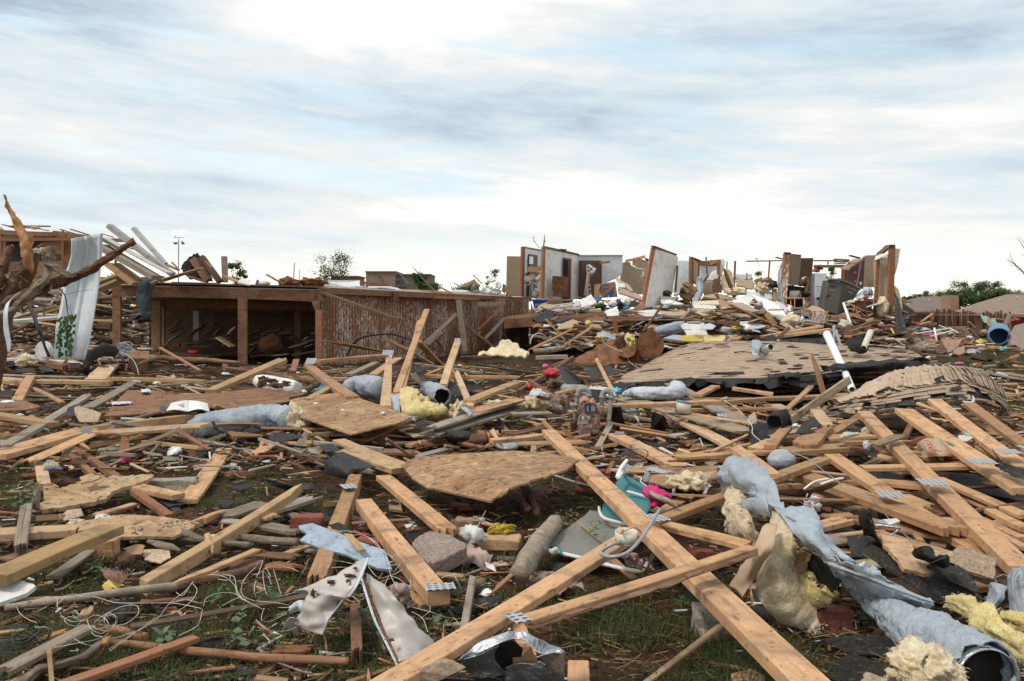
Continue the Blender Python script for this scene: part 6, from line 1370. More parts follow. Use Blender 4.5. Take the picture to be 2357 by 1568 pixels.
tube('1020,440,.38,20 1100,425,.38,44 1200,430,.38,60 1350,430,.38,62 1480,425,.38,66 1530,400,.38,74 1500,370,.4,60','wrp','flexible_duct','pale flexible duct with rounded end behind the long tan board','duct',seg=20,k=6,amp=.012,fr=6,wr=.003)
tube('1020,560,.2,30 1100,580,.2,44 1180,585,.2,40','wrap','duct_piece','small grey duct piece below the long tan board','duct',seg=16,amp=.02);blob(1220,590,.22,50,40,'iye',lb='yellow insulation tuft under the long tan board',amp=.4,fib=200)
patch('460,350,.42 560,345,.46 700,370,.48 860,375 960,430,.46|445,395,.4 560,400,.42 700,430 850,450 1000,470,.4',6,'wrp','torn_duct_wrap',.006,amp=.02,lb='pale torn duct wrap behind the meter pipes',cat='duct wrap')
patch('925,380,.52 960,375,.54 1005,395,.52|930,410,.5 965,420 1020,415,.48',5,'cyan','cyan_cloth',.006,amp=.04,lb='light blue cloth right of the meter pipes',cat='cloth')
tube('1130,640,.24,10 1160,680,.2 1160,740,.12','cream','pipe_bend','short cream pipe bend under the long tan board','pipe',seg=8)
cn=thing('paint_can','small cream paint can with blue rim behind the long tan board','paint can',P(1570,600,.2));q=P(1572,560,.36)
bm=bmesh.new();bmesh.ops.create_cone(bm,cap_ends=True,segments=28,radius1=.085,radius2=.085,depth=.12);bmo('can_body',bm,M['cream'],Mt.Translation(q)@Mt.Rotation(R(10),4,'Y'),cn,True);bm=bmesh.new();bmesh.ops.create_cone(bm,cap_ends=True,segments=28,radius1=.088,radius2=.088,depth=.015);bmo('can_rim',bm,M['bbl'],Mt.Translation(q+Ve((.01,0,.063)))@Mt.Rotation(R(10),4,'Y'),cn,True)
gm=thing('gas_meter','rusty grey gas meter with two gooseneck pipes and round regulator','gas meter',P(710,820,0))
G0=108.9
o=blob(705,720,G0+.05,110,112,'rgy','meter_body',pa=gm,amp=0,sub=4,depth=.12)
for v in o.data.vertices:
 for a_ in(0,2):
  s_=(110 if a_==0 else 118)*sc()/ppm(P(705,720,G0));u=v.co[a_]/s_;v.co[a_]=s_*math.copysign(min(1,abs(u)**.45),u)*(.93 if abs(u)>.2 else .93)
tp_=prism(((628,540),(845,545)),((622,640),(825,640)),'rgy','meter_top',gm,G0+.02,G0+.02,.22,.02)
dl=prism(((668,528),(780,530)),((668,605),(772,608)),'glassy','index_window',gm,G0-.08,G0-.08,.06,.008)
for x0 in(690,728,748):poly([(x0,540,G0-.085),(x0+14,540,G0-.085),(x0+14,595,G0-.085),(x0,595,G0-.085)],.003,'std'if x0!=748 else 'pkc','dial',pa=gm)
poly([(645,640,G0-.085),(712,640,G0-.085),(708,672,G0-.085),(642,670,G0-.085)],.004,'cream','number_tag',pa=gm);poly([(642,678,G0-.08),(702,680,G0-.08),(698,712,G0-.08),(640,708,G0-.08)],.004,'std','number_tag',pa=gm)
tx=text('02','ink',.035,plane_frame(P(680,650,G0-.088),Ve((1,0,0)),Ve((0,.1,1))),gm,'tag_print');tx=text('258','ink',.035,plane_frame(P(678,663,G0-.088),Ve((1,0,0)),Ve((0,.1,1))),gm,'tag_print')
tube([(570,745,G0+.1,20),(575,650,G0+.08,19),(590,530,G0+.06,19),(603,470,G0+.05,19),(606,430,G0+.05,22),(620,398,G0+.05,26),(655,388,G0+.05,27),(690,398,G0+.05,26),(703,430,G0+.05,24),(706,480,G0+.05,20),(706,540,G0+.08,20)],'gyp','gooseneck_pipe',pa=gm,seg=16,k=5)
tube([(826,540,G0+.08,19),(825,470,G0+.05,21),(832,440,G0+.05,25),(850,415,G0+.05,26),(873,410,G0+.05,27),(900,420,G0+.05,26),(912,450,G0+.05,24),(908,480,G0+.05,20),(900,580,G0+.05,20),(890,680,G0+.05,20),(878,790,G0+.02,20)],'gyp','gooseneck_pipe',pa=gm,seg=16,k=5)
for x,y,r_ in((606,445,29),(706,450,28),(827,462,27),(908,466,28),(592,535,30),(586,590,26)):tube([(x-1,y+9,G0+.04,r_),(x+1,y-9,G0+.04,r_)],'gyp','collar',pa=gm,seg=16,k=2)
tube([(562,680,G0+.06,26),(572,745,G0+.1,28)],'rust','rusty_valve',pa=gm,seg=12,k=3,amp=.01)
disc(450,520,G0+.1,88,88,'rgy','regulator',gm,.05,yaw=-6);disc(452,515,G0+.06,66,66,'rgy','regulator_cover',gm,.06,yaw=-6);disc(455,510,G0-.0,20,20,'rust','regulator_cap',gm,.06);tube([(450,540,G0,14),(448,590,G0,20)],'rgy','outlet',pa=gm,seg=10,k=3);tube([(530,535,G0+.06,24),(590,540,G0+.06,22)],'gyp','connector',pa=gm,seg=12,k=3)
patch('640,500,.5 690,470,.54 750,510,.5|620,540,.46 690,510,.5 770,540,.46',6,'ins_pink','pink_insulation',.02,amp=.06,fr=16,lb='pink insulation tuft draped on top of the gas meter',cat='insulation',fib=400)
patch('610,850,.06 660,820,.1 730,825|640,870,.05 700,865,.06 750,855',5,'wcl','checked_paper',.003,amp=.01,lb='white grid-patterned card in front of the gas meter',cat='card')
grd=[o for o in C.objects if o.name.startswith('checked_paper')][-1]
for i in range(6):tube([(622+i*18,846-i*3,.11,1.3),(655+i*16,866-i*2,.075,1.3)],'ink','grid_line',pa=grd,seg=4,k=2)
for i in range(3):tube([(625+i*12,842+i*8,.1,1.3),(735+i*4,832+i*9,.105,1.3)],'ink','grid_line',pa=grd,seg=4,k=2)
blob(240,500,.34,105,90,'icr',lb='cream and white insulation mass left of the gas meter regulator',amp=.3,fib=600);patch('170,420,.46 230,400,.5 310,420,.48|165,450,.44 230,440,.48 330,450,.44',5,'wrp','plastic_sheet',.006,amp=.03,lb='white plastic over the cream insulation left of the meter',cat='plastic')
en=thing('red_engine','small red engine half buried among boards','engine',P(360,330,.2));blob(365,245,.62,80,50,'redpaint','red_cowl',pa=en,amp=.12,sub=4,fr=3,depth=.16);prism(((355,255),(462,262)),((350,325),(455,330)),'std','muffler',en,P(400,300,.5).y+100-.22,P(400,300,.5).y+100-.22,.2,.01);blob(390,350,.42,75,34,'rust','engine_block',pa=en,amp=.25,sub=4,depth=.15);tube('260,330,.5,14 320,300,.55,16','black','handle',pa=en,seg=8,k=3)
blob(305,180,.7,28,22,'pink','pink_bowl','small pink cap above the red engine','cap',sub=3,amp=.1);blob(165,370,.3,30,40,'redpaint','red_can','dark red can left of the red engine','can',sub=3,amp=.15)
tube('-330,160,15.5,10 0,215,14.8 210,245,14.3','black','black_pipe','long thin black pipe left of the red engine','pipe',seg=10,k=4)
pn=thing('dark_pan','round dark dish right of the bark log','dish',P(-60,900,.1));bm=bmesh.new();bmesh.ops.create_cone(bm,cap_ends=True,segments=40,radius1=.14,radius2=.11,depth=.02);bmo('dish',bm,M['std'],Mt.Translation(P(-30,895,.12))@Mt.Rotation(R(12),4,'X'),pn,True);tube('-110,895,.13,9 -60,860,.135 10,850 65,870,.13 70,910 20,950 -60,955','black','rim',pa=pn,seg=8)
lg=thing('bark_log','barked log with ragged orange end below the grey planks','log',P(-300,850,0));tube('-480,860,.12,54 -350,855,.12,56 -230,845,.13,52','bark','log_body',pa=lg,seg=16,amp=.008,k=5);tube('-235,845,.13,50 -190,842,.13,30 -165,835,.14,14','stp','ragged_end',pa=lg,seg=12,amp=.03,fr=20,k=4)
patch('-700,800,.2 -600,775,.26 -480,770,.28 -380,790,.24|-640,850,.14 -560,840,.2 -460,830,.26 -390,830,.22|-590,895,.1 -520,885,.12 -440,870,.18 -400,850,.2',6,'tar','felt_curl',.006,amp=.015,lb='curled black felt wrapped over the bark log',cat='felt')
block(400,815,.08,.19,.12,.06,12,'brick',lb='red brick end beside the gas meter foot')
tube('100,1270,.12,26 150,1350,.1,40 200,1440,.08,34 230,1540,.05,26','bark','curved_root','curved reddish root below the splintered chipboard','root',seg=12,amp=.012);tube('100,1430,.06,34 150,1500','bark','root_stump','short root stump below the splintered chipboard','root',seg=12,amp=.02)
tube('350,1170,.1,12 560,1240,.1,13 780,1300 860,1320,.1,18','std','grey_tube','thin grey pipe running under the big crossing beam','pipe',seg=10);blob(820,1330,.1,60,36,'black','pipe_joint','black joint at the thin grey pipe end','joint',sub=3,amp=.3)
block(740,1200,.14,.25,.14,.1,-20,'brick',lb='dark red brick under the chipboard right corner')
lc=thing('lawn_chair','crushed teal and grey fabric lawn chair with white tube frame','lawn chair',P(1000,1500,0))
patch('1000,1170,.22 1130,1230,.26 1260,1310|930,1300,.16 1080,1380,.2 1280,1460,.2|850,1440,.14 1000,1540,.16 1200,1600,.18|810,1560,.12 950,1620,.13 1150,1660,.15',6,'teal','teal_seat',.006,amp=.008,pa=lc)
patch('1015,1160,.28 1060,1190,.3 1250,1300,.28|1030,1190,.26 1090,1250,.28 1260,1330,.27',6,'teal','rolled_edge',.006,amp=.01,pa=lc)
T('L3')
patch('720,0,.12 900,30,.13 1160,60,.14|560,130,.11 750,200,.12 1000,260,.13|310,290,.1 520,370 900,470,.1|300,300,.09 640,440 1050,540,.08',6,'grey_fabric','grey_back',.006,amp=.008,pa=lc)
tube('800,-30,.2,14 808,20,.2,15 850,70,.19 950,100,.19,14 1080,130,.19,12','wcl','frame_tube',pa=lc,seg=12);tube('320,285,.14,14 295,310,.13,17 310,350,.12,18 400,380,.11 650,440,.1 880,500 1050,540,.1,19 1160,555,.11 1215,530,.12,18 1240,480,.13,16','wcl','frame_tube',pa=lc,seg=12)
tube('400,380,.105,21 660,445,.095 880,505','grey_fabric','fabric_sleeve',pa=lc,seg=12);tube('360,380,.13,28 410,365,.13,30','cream','knotted_cord',pa=lc,seg=10,amp=.008)
for a_ in(q1('310,280,.13,9 340,310,.135 360,330,.13,8'),q1('430,330,.13,9 445,360 440,395,.12'),q1('1150,530,.14,9 1190,515 1230,530,.13')):tube(a_,'cyan','tie_cord',pa=lc,seg=7)
for c_ in lc.children:
 if c_.name.startswith('tie_cord'):c_.data.materials[0]=M['teal']
tube('1330,330,.1,20 1280,440,.1,22 1220,530,.09','bkg','branch','short grey branch by the lawn chair right end','branch',seg=10);tube('1150,420,.14,18 1250,370,.14,20 1360,310,.12,22','bkg','branch','grey branch behind the brown rag','branch',seg=10)
patch('1010,420,.2 1100,405,.22 1160,430,.2 1225,440,.18|1050,460,.16 1110,450,.2 1170,480,.18 1210,490,.16|1080,510,.14 1120,500,.16 1150,520,.15 1180,520,.14',5,'pkc','brown_rag',.006,amp=.03,fr=14,lb='crumpled grey-brown rag below the junction box',cat='rag')
bd(590,90,815,270,22,10,.16,.16,'yellow','pp','small split stick on the grey chair fabric')
def sprig(x,y,h,n_,spread,lb,mat='leaf',lsz=.022,twig=None):
 r_=tube(twig or[(x,y+40,h,3),(x+5,y,h+.03,2.5),(x-5,y-50,h+.04,1.5)],'bark','leafy_sprig',lb,'sprig',seg=5,k=4)
 vv=[];ff=[]
 for i in range(n_):
  p=P(x+rs(-spread,spread),y+rs(-spread*.8,spread*.8),h+rs(-.01,.05));a=Ve((rs(-1,1),rs(-1,1),rs(-.4,.6))).normalized()*rs(.7,1.5)*lsz;b=a.cross(Ve((rs(-.5,.5),rs(-.5,.5),1))).normalized()*lsz*rs(.35,.6);k=len(vv)
  vv+=[p,p+a*.45+b,p+a,p+a*.45-b];ff+=[(k,k+1,k+2,k+3)]
 mk('leaves',vv,ff,M[mat],r_);return r_
sprig(740,160,.18,26,90,'small green leafy sprig on the grey chair fabric')
T('M3')
wt=thing('white_frame_end','white tube frame end standing by the teal fabric','tube frame',P(1000,1200,.1));tube('960,1200,.3,14 1000,1120,.34,16 1055,1045,.38','wcl','tube',pa=wt,seg=12);tube('975,1215,.3,18 1010,1160,.32','wcl','joint',pa=wt,seg=12,k=3);patch('990,1100,.3 1060,1080,.34|1050,1160,.28 1090,1150,.3',5,'wrap','grey_rag',.005,pa=wt,amp=.02)
tube('1060,1330,.24,12 1180,1365 1300,1395','wcl','white_tube','white tube over the teal fabric','tube',seg=10)
patch('1230,1300,.3 1300,1290,.32 1360,1310 1380,1340,.3|1215,1350,.28 1290,1360,.31 1360,1370,.3 1460,1385,.28|1290,1400,.26 1330,1410,.28 1390,1420,.27 1440,1410,.25|1290,1470,.22 1310,1470,.24 1340,1450 1380,1430',6,'magenta','magenta_cloth',.008,amp=.035,fr=12,lb='bright magenta cloth by the teal lawn chair',cat='cloth')
tube('1270,1345,.36,22 1340,1380,.36,20 1430,1420,.36,22 1520,1460,.35,18','bkg','branch_stub','short knobby branch on the magenta cloth','branch',seg=12,amp=.008)
patch('1230,1110,.3 1330,1110,.32 1450,1150,.3 1520,1165,.28|1220,1140,.28 1320,1150,.3 1430,1175,.28 1510,1185,.26',5,'wrap','grey_strap',.006,amp=.008,lb='bent grey strap behind the magenta cloth, top part',cat='strap');patch('1228,1120,.3 1280,1130|1200,1250,.2 1255,1255',5,'wrap','grey_strap',.006,lb='bent grey strap behind the magenta cloth, left leg',cat='strap');patch('1500,1170,.28 1530,1180|1480,1260,.22 1510,1270|1470,1360,.16 1500,1360',5,'wrap','grey_strap',.006,lb='bent grey strap behind the magenta cloth, right leg',cat='strap')
tube('1120,1180,.26,5 1190,1210 1180,1240,.25 1250,1290,.24','wcl','bent_wire','bent white wire behind the magenta cloth','wire',seg=6)
blob(1620,1240,.26,165,88,'icr',lb='fluffy cream insulation clump right of the magenta cloth',amp=.4,fib=1200,flen=.04)
tube('1770,1350,.2,16 1790,1300,.22 1820,1275,.24','wcl','white_tube','short white pipe stub beside the fluffy clump','tube',seg=12)
T('M2')
jg=thing('muddy_jug','muddy white plastic water jug on its side','jug',P(200,400,.1));tube('30,320,.32,60 90,335,.32,74 200,355,.32,72 330,370,.32,64 375,375,.32,56','white','jug_body',pa=jg,seg=24,k=5,amp=.006)
for x,y,a_,b_ in((60,300,40,18),(140,320,60,16),(200,365,80,20),(50,350,40,30),(280,340,34,12)):blob(x,y-10,.42,a_,b_,'dark','mud',pa=jg,sub=3,amp=.6,depth=.05)
disc(372,380,P(372,380,.32).y+100-.02,34,50,'white','jug_end',jg,.03,yaw=55)
tube('-570,770,.16,90 -470,720,.18,110 -350,700,.19,118 -200,690,.2 -60,670,.2,120 80,655,.2,122 220,655,.2,118 300,670,.2,100','wrap','torn_grey_duct','long torn blue-grey duct with yellow insulation at its right end','duct',seg=26,k=7,amp=.025,fr=5,wr=.006)
dk=[o for o in C.objects if o.name.startswith('torn_grey_duct')][-1]
blob(370,660,.2,80,110,'icr','insulation_end',pa=dk,amp=.4,fib=900,flen=.04);blob(420,740,.12,60,46,'icr','insulation_end',pa=dk,amp=.5,fib=400,flen=.04);blob(290,590,.28,50,50,'icr','insulation_end',pa=dk,amp=.5,fib=300,flen=.04)
poly('-415,690,.37 -390,680 -350,740,.34 -330,800,.28 -345,800 -375,760,.32',.004,'bks','tear',pa=dk,jag=.006)
tube('840,380,.26,60 900,360,.27,84 1000,360,.28,100 1100,375,.27,104 1150,385,.27,96','wrap','bulging_duct','bulging blue-grey duct behind the leaning truss web','duct',seg=26,k=6,amp=.02,wr=.004)
patch('1240,430,.4 1290,425,.42 1320,430|1170,520,.34 1250,510,.36 1320,520|1180,570,.3 1250,580,.32 1320,590,.34',6,'wrap','duct_scrap',.006,amp=.02,lb='torn blue-grey duct scrap left of the yellow insulation',cat='duct');patch('1380,660,.3 1430,640,.34 1480,650|1370,695,.28 1430,690,.3 1490,680',6,'wrap','duct_scrap',.006,amp=.03,lb='small blue-grey duct scrap at the chipboard corner',cat='duct')
patch('1330,410,.42 1400,390,.48 1480,420,.46 1530,500,.42 1600,540,.38 1700,540,.36|1325,500,.36 1400,480,.42 1500,510,.4 1580,560,.36 1660,590,.34 1740,580,.32|1330,590,.28 1400,600,.34 1500,600 1600,620,.3 1690,625,.28 1750,610|1380,640,.22 1450,640,.26 1540,650 1620,650,.24 1700,640 1740,625,.26',6,'iye','yellow_insulation',.05,amp=.05,fr=9,lb='yellow insulation clump spread by the ribbed duct mouth',cat='insulation',fib=1500)
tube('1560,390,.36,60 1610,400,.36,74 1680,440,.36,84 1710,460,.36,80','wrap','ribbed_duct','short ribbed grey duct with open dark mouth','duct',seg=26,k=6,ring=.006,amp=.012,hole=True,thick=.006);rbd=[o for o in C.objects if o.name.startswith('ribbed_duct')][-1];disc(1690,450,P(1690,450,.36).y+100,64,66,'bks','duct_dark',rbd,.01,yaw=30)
blob(1860,590,.32,70,80,'icr',lb='ragged cream insulation right of the ribbed duct',amp=.5,fib=500);patch('1870,510,.4 1930,560,.38 1990,610,.36|1880,560,.36 1920,600 1960,640,.34',6,'wrap','duct_scrap',.006,amp=.03,lb='grey plastic strip over the ragged cream insulation',cat='duct');blob(2130,530,.34,100,40,'icr',lb='cream insulation tuft on the tan planks',amp=.5,fib=400)
tb('''480 160 890 455 70 40 .46 .4 p diagonal tan web running down from the left plate behind the ducts
555 125 1185 72 22 34 .5 .54 p thin tan chord joining the two punched plates behind the ducts
1190 540 1228 35 78 20 .38 .52 l upright pale truss web standing before the bulging duct
1290 415 1570 -350 62 16 .44 114.2 p cj long pale board leaning up high against the siding
1350 380 1500 -250 50 14 .36 114.9 p cj second pale board leaning behind the high one
1720 345 1855 -60 72 18 .4 114.4 l plated pale board leaning up right of the siding braces
1975 545 1835 215 60 12 .38 .6 l cp pointed pale board rising right of the ribbed duct
1480 150 2060 235 14 16 .44 .46 g cj
1540 255 2400 268 12 34 .42 = p long tan board crosswise behind the ribbed duct
1490 -60 1700 165 54 20 115.0 .42 p
1190 -90 1610 150 28 16 115.2 .44 p pc
620 -65 1170 38 24 12 116 .52 p pc
850 250 1100 140 34 20 .4 .44 g
-20 260 1010 288 16 38 .3 = p jc
-420 395 270 100 48 40 .2 .6 y cj thick golden board slanting up left of the jug
335 225 370 115 64 14 .4 .52 r jc short reddish board stub behind the jug
760 850 1370 1085 62 34 .22 .18 l pale beam over the tar paper, upper one
850 950 1310 1115 66 56 .22 .18 y yellowish squared beam over the tar paper, lower one
180 905 640 1045 56 42 .1 .09 d dark brown plank below the grey duct
490 930 720 1010 60 16 .12 = g jj
890 1145 1190 1130 60 16 .14 = g jj
910 1175 545 2140 150 62 .22 .12 p cj broad tan plank with a plate running down toward the viewer
1170 1180 1790 1690 120 52 .2 .16 p cj tan plank running down right to the speckled stone
990 1400 1680 2240 165 85 .2 .16 p thick tan beam running down right to the end plate
40 1525 580 1355 60 44 .1 .12 g jj weathered whitish plank with splintered ends
0 985 240 800 90 22 .1 .12 p jj splintered tan board under the grey duct
870 825 1350 880 30 40 .12 = s
960 800 1640 832 14 14 .14 = p
1400 895 1690 830 24 36 .16 .18 p
1140 950 1500 965 36 36 .12 = s cj
1590 800 2400 560 70 22 .24 .28 g wide weathered plank slanting up toward the meter
1590 745 2400 500 44 18 .3 .34 g jc
1290 720 1540 820 86 14 .18 = p jc
1980 590 2400 480 60 14 .34 .38 p
1950 495 2400 320 50 36 .42 .5 y cj thick golden board slanting up right behind the meter
260 1185 640 1135 30 10 .08 = y pp
470 480 690 360 40 20 .34 .38 y jc short yellowish stick with black end on the chipboard
1080 250 1310 100 50 14 .4 .52 p
1450 240 1600 380 70 14 .4 .34 g
0 1420 420 1560 40 30 .06 = g
1880 90 2170 90 30 30 114.5 = d''')
for x,y,h,w_,l_,a,lb in((505,132,.53,95,34,0,'punched plate at the left end of the thin chord behind the ducts'),(1212,55,.6,100,44,0,'punched plate at the right end of the thin chord behind the ducts'),(1848,-50,.93,50,30,0,'small punched plate on top of the leaning board'),(850,1282,.222,130,58,25,'punched plate on the broad tan plank'),):
 tag(nplate(x,y,h,w_,l_,a,None,up=Ve((0,-.5,1)).normalized()if y<200 else None),lb,'nail plate')
poly('310,490,.3 500,455,.34 770,420,.38 1000,490,.37 1440,640,.36 1300,700,.32 870,805,.24 620,720 400,645',.014,'osb','chipboard_sheet','large rectangular chipboard sheet tilted over boards in mid picture','chipboard')
cs=[o for o in C.objects if o.name.startswith('chipboard_sheet')][-1]
ox=poly('1345,1100,.22 1390,1045,.24 1500,1010,.27 1900,980,.31 2352,955,.34 2700,980,.35 2970,1030,.34 2850,1130,.32 2352,1290,.27 2160,1420,.19 1900,1360 1570,1290,.18 1440,1210,.19',.014,'osb','splintered_chipboard','large chipboard sheet with splintered left edge propped up front','chipboard',jag=.02,je=(0,7,8))
os_=poly('-1400,640,.18 -1300,520,.22 -1180,400,.26 -950,400 -700,440,.24 -340,425 0,380,.26 180,400 460,430 300,470 310,500 0,560,.22 -400,560,.2 -900,610,.18',.014,'osb_muddy','muddy_chipboard','long mud-covered chipboard sheet under the open book','chipboard',jag=.012,je=(0,1,13))
for q in((q1('570,900,.18 700,890 775,950 640,968,.16'),'tar','small tar paper sheet on the grey board'),(q1('720,990,.24 800,965 1110,1105,.22 880,1130,.21 820,1060,.22'),'tar','folded tar paper sheet draped over the broad plank end'),(q1('1450,700,.36 1530,670 1600,720,.34 1480,730'),'tar','black felt scrap at the yellow insulation'),(q1('1750,350,.36 1830,320,.38 1900,440,.3 1800,450,.28'),'shd','dark shingle behind the pointed pale board'),
(q1('1430,180,.5 1520,180 1550,270,.46 1480,250'),'tar','dark felt scrap on the leaning boards'),(q1('1880,300,.3 2000,320 2060,380,.26 1950,420'),'shd','black felt behind the thick golden board'),(q1('2000,760,.14 2230,770 2230,800,.12 2060,795'),'shingle','grey shingle strip on the bark log'),(q1('1500,770,.2 1600,740,.22 1560,800,.18'),'tar','small black scrap at the planks end'),(q1('0,1230,.05 100,1220,.12 330,1280,.1 400,1330,.04 330,1340,.03 100,1260,.08'),'tar','curled black felt strip on the grass left')):
 poly(q[0],.005,q[1],'felt_sheet',q[2],'felt',jag=.006)
patch('720,1000,.25 800,1050,.24 880,1125,.22|640,1060,.2 720,1100 850,1180,.18|635,1160,.1 720,1190 820,1220',6,'tar','tar_paper',.004,amp=.006,lb='tar paper flap hanging down at the broad plank end',cat='felt')
tube('410,415,.1,22 480,390,.12,24 540,350,.13 590,320,.14,20','bkg','branch','knobby grey branch right of the jug','branch',seg=12,amp=.008);patch('520,395,.16 590,370,.18 660,340|530,405,.14 600,390,.16 665,365',5,'cyan','blue_plastic',.005,amp=.02,lb='small blue plastic scrap right of the jug',cat='plastic')
for x,y in((795,580),(545,520),(1165,605)):poly([(x-22,y,.36),(x,y-9,.36),(x+22,y-3,.36),(x+5,y+8,.36)],.003,'white','paper_scrap',wd='small white paper scrap on the chipboard',cat='paper')
T('M1')
bk=thing('open_book','open book face up on the muddy chipboard','book',P(1720,570,.26))
patch('1575,520,.3 1650,505,.34 1728,497,.31|1550,560,.29 1630,550,.33 1728,560,.30|1528,592,.28 1610,580,.31 1722,597,.28',6,'cream','page',.012,pa=bk);patch('1735,497,.31 1820,505,.34 1905,525,.30|1730,560,.3 1830,550,.33 1915,560,.29|1725,597,.28 1830,575,.31 1925,600,.27',6,'cream','page',.012,pa=bk)
for c_ in bk.children:c_.data.materials[0]=M['wcl']
poly('1522,600,.26 1600,592,.27 1720,605,.262 1840,590,.27 1930,605,.255 1925,598,.27 1725,596,.275 1530,592,.27',.01,'black','cover',pa=bk);poly('1615,528,.339 1690,520,.337 1690,555,.325 1605,562,.322',.002,'pip','picture',pa=bk);poly('1630,534,.342 1675,530,.34 1670,548,.333 1625,552,.331',.002,'grs','picture_print',pa=bk);blob(1830,523,.335,20,6,'grs','print',pa=bk,sub=2,amp=0,depth=.01)
patch('1465,560,.27 1500,548,.28 1540,560,.27|1470,580,.26 1500,590 1530,590',5,'black','black_cover_corner',.005,lb='black cover corner beside the open book',cat='cover')
patch('1300,395,.28 1340,388,.3 1370,400,.28|1305,425,.27 1340,420,.29 1390,415,.27',5,'wcl','paper_wad',.01,amp=.03,lb='white paper wad behind the muddy chipboard',cat='paper');patch('1020,520,.23 1100,505,.24 1220,512|1040,538,.225 1120,530,.235 1200,528,.23',5,'llc','cloth_scrap',.006,amp=.02,lb='grey-white cloth scrap on the muddy chipboard left part',cat='cloth');sprig(1490,450,.27,30,70,'dry green sprig on the muddy chipboard','leaf_dull')
tb('''-60 985 800 745 80 56 .16 .24 p long tan chord at the left edge with a plate at its right end
470 850 760 760 20 60 .2 .24 p jc
760 742 1850 610 16 88 .25 .24 p cj long chord on edge running to the grey duct below the book
245 1060 880 780 66 14 .18 .27 p jj splintered tan board end over the long left chord
790 870 1570 812 40 52 .12 = p jc thick tan board below the chord on edge
1260 750 1760 735 16 48 .13 = p
150 500 285 260 96 30 .24 .36 p short plated board leaning at the far left
-40 305 1045 318 24 40 .3 .28 y jj long yellowish beam crosswise at the far left
870 300 1090 72 140 18 .24 .4 l wide old plank slanting up by the tyre arch
975 275 1905 312 18 40 .28 .24 y pj long yellowish beam with pointed left end crosswise
30 905 800 440 60 36 .2 .26 g long weathered plank slanting up at the left, left one
800 555 1225 318 58 14 .24 .28 g long weathered plank slanting up at the left, right one
-40 610 490 695 38 48 .24 .22 y yellowish beam sloping down at the left edge
-40 690 250 690 20 36 .16 = p
680 925 1090 1190 48 48 .1 .08 s stained brown beam below the left chord, upper one
630 960 860 1160 50 50 .08 .06 s stained brown beam below the left chord, lower one
1230 1310 1560 1540 64 50 .1 .06 r reddish beam running down right of the frayed plywood
1270 1275 1640 1355 60 56 .12 .1 p thick tan board right of the frayed plywood
1720 1405 2070 925 150 24 .05 .09 p cj broad tan plank pointing up toward the grey duct
370 1055 410 1260 130 20 .14 .1 l pale board under the snack wrapper
245 1440 185 1830 130 22 .16 .1 g cj weathered grey board end at the left pointing down
290 370 580 510 30 20 .26 .22 p jj
10 255 780 275 18 12 .32 .3 g
1060 240 1830 215 10 12 .12 = d
1480 350 2050 312 16 14 .2 = g
0 60 620 170 20 50 .5 .4 s jj dark split beam at the far left behind the hay clump
1270 905 1540 960 20 46 .08 = g grey timber left of the white cloth scrap
850 1545 1260 1430 30 24 .06 = p jj
0 1335 390 1315 18 24 .08 = s
270 1290 500 1260 60 16 .08 = p jc
2000 1568 2420 1430 80 40 .08 = g jc
1470 5 1840 215 18 14 116.4 113.9 r reddish lath sloping down before the shed posts''')
tag(nplate(268,248,.37,80,26,-10,None),'punched plate on the short leaning board at the far left','nail plate')
c0=P(802,760,.26);pl_=bmo('nail_plate',cube_bm(.1,.002,.07),M['nailplate'],Mt.Translation(c0+Ve((0,-.012,-.015)))@Mt.Rotation(R(8),4,'Z'));tag(pl_,'punched plate on the face of the long left chord','nail plate')
for q in((q1('0,480,.26 200,490,.25 380,550,.22 240,580 0,590'),'osb_muddy','muddy plywood piece at the left edge',.012),(q1('90,560,.2 250,585 360,570 260,600'),'osb','thin plywood splinter at the left edge',.008)):poly(q[0],.014,q[1],'plywood_piece',q[2],'plywood',jag=q[3])
poly('380,1500,.06 400,1290,.1 560,1300,.12 720,1255,.14 900,1200,.16 1080,1190 1390,1170,.15 1400,1200,.14 1250,1265,.13 1100,1300,.12 960,1400,.08 700,1455,.06',.03,'ply','frayed_plywood','frayed blond plywood sheet at the left','plywood',jag=.022)
poly('730,1200,.2 820,1170,.22 930,1160 900,1210,.2 760,1250,.18',.015,'ply','frayed_plywood','small frayed blond splinters on top of the plywood sheet','plywood',jag=.02)
wr=thing('snack_wrapper','crumpled blue snack wrapper with yellow letters','wrapper',P(470,1120,.14));w_=poly('395,1135,.13 430,1040,.2 470,1040 545,1085,.17 575,1130,.13 480,1125',.003,'std','foil',pa=wr);poly('400,1130,.138 412,1108,.15 535,1098,.155 550,1120,.138 470,1120',.002,'bbl','blue_band',pa=wr);poly('435,1048,.205 460,1048 468,1062,.2 430,1062',.002,'pink','red_band',pa=wr)
a_,b_,c_=P(415,1100,.17),P(530,1095,.17),P(440,1062,.2);text('AHOY','yik',.042,plane_frame(P(470,1084,.186)+Ve((0,-.004,.004)),b_-a_,c_-a_),wr)
patch('1560,930,.1 1640,905,.14 1720,940,.10|1550,970,.08 1620,960,.12 1660,960,.1|1540,1015,.05 1570,1015,.06 1600,1005,.05',6,'wcl','white_cloth',.006,amp=.03,fr=12,lb='white cloth scrap with brown edge on the soil',cat='cloth')
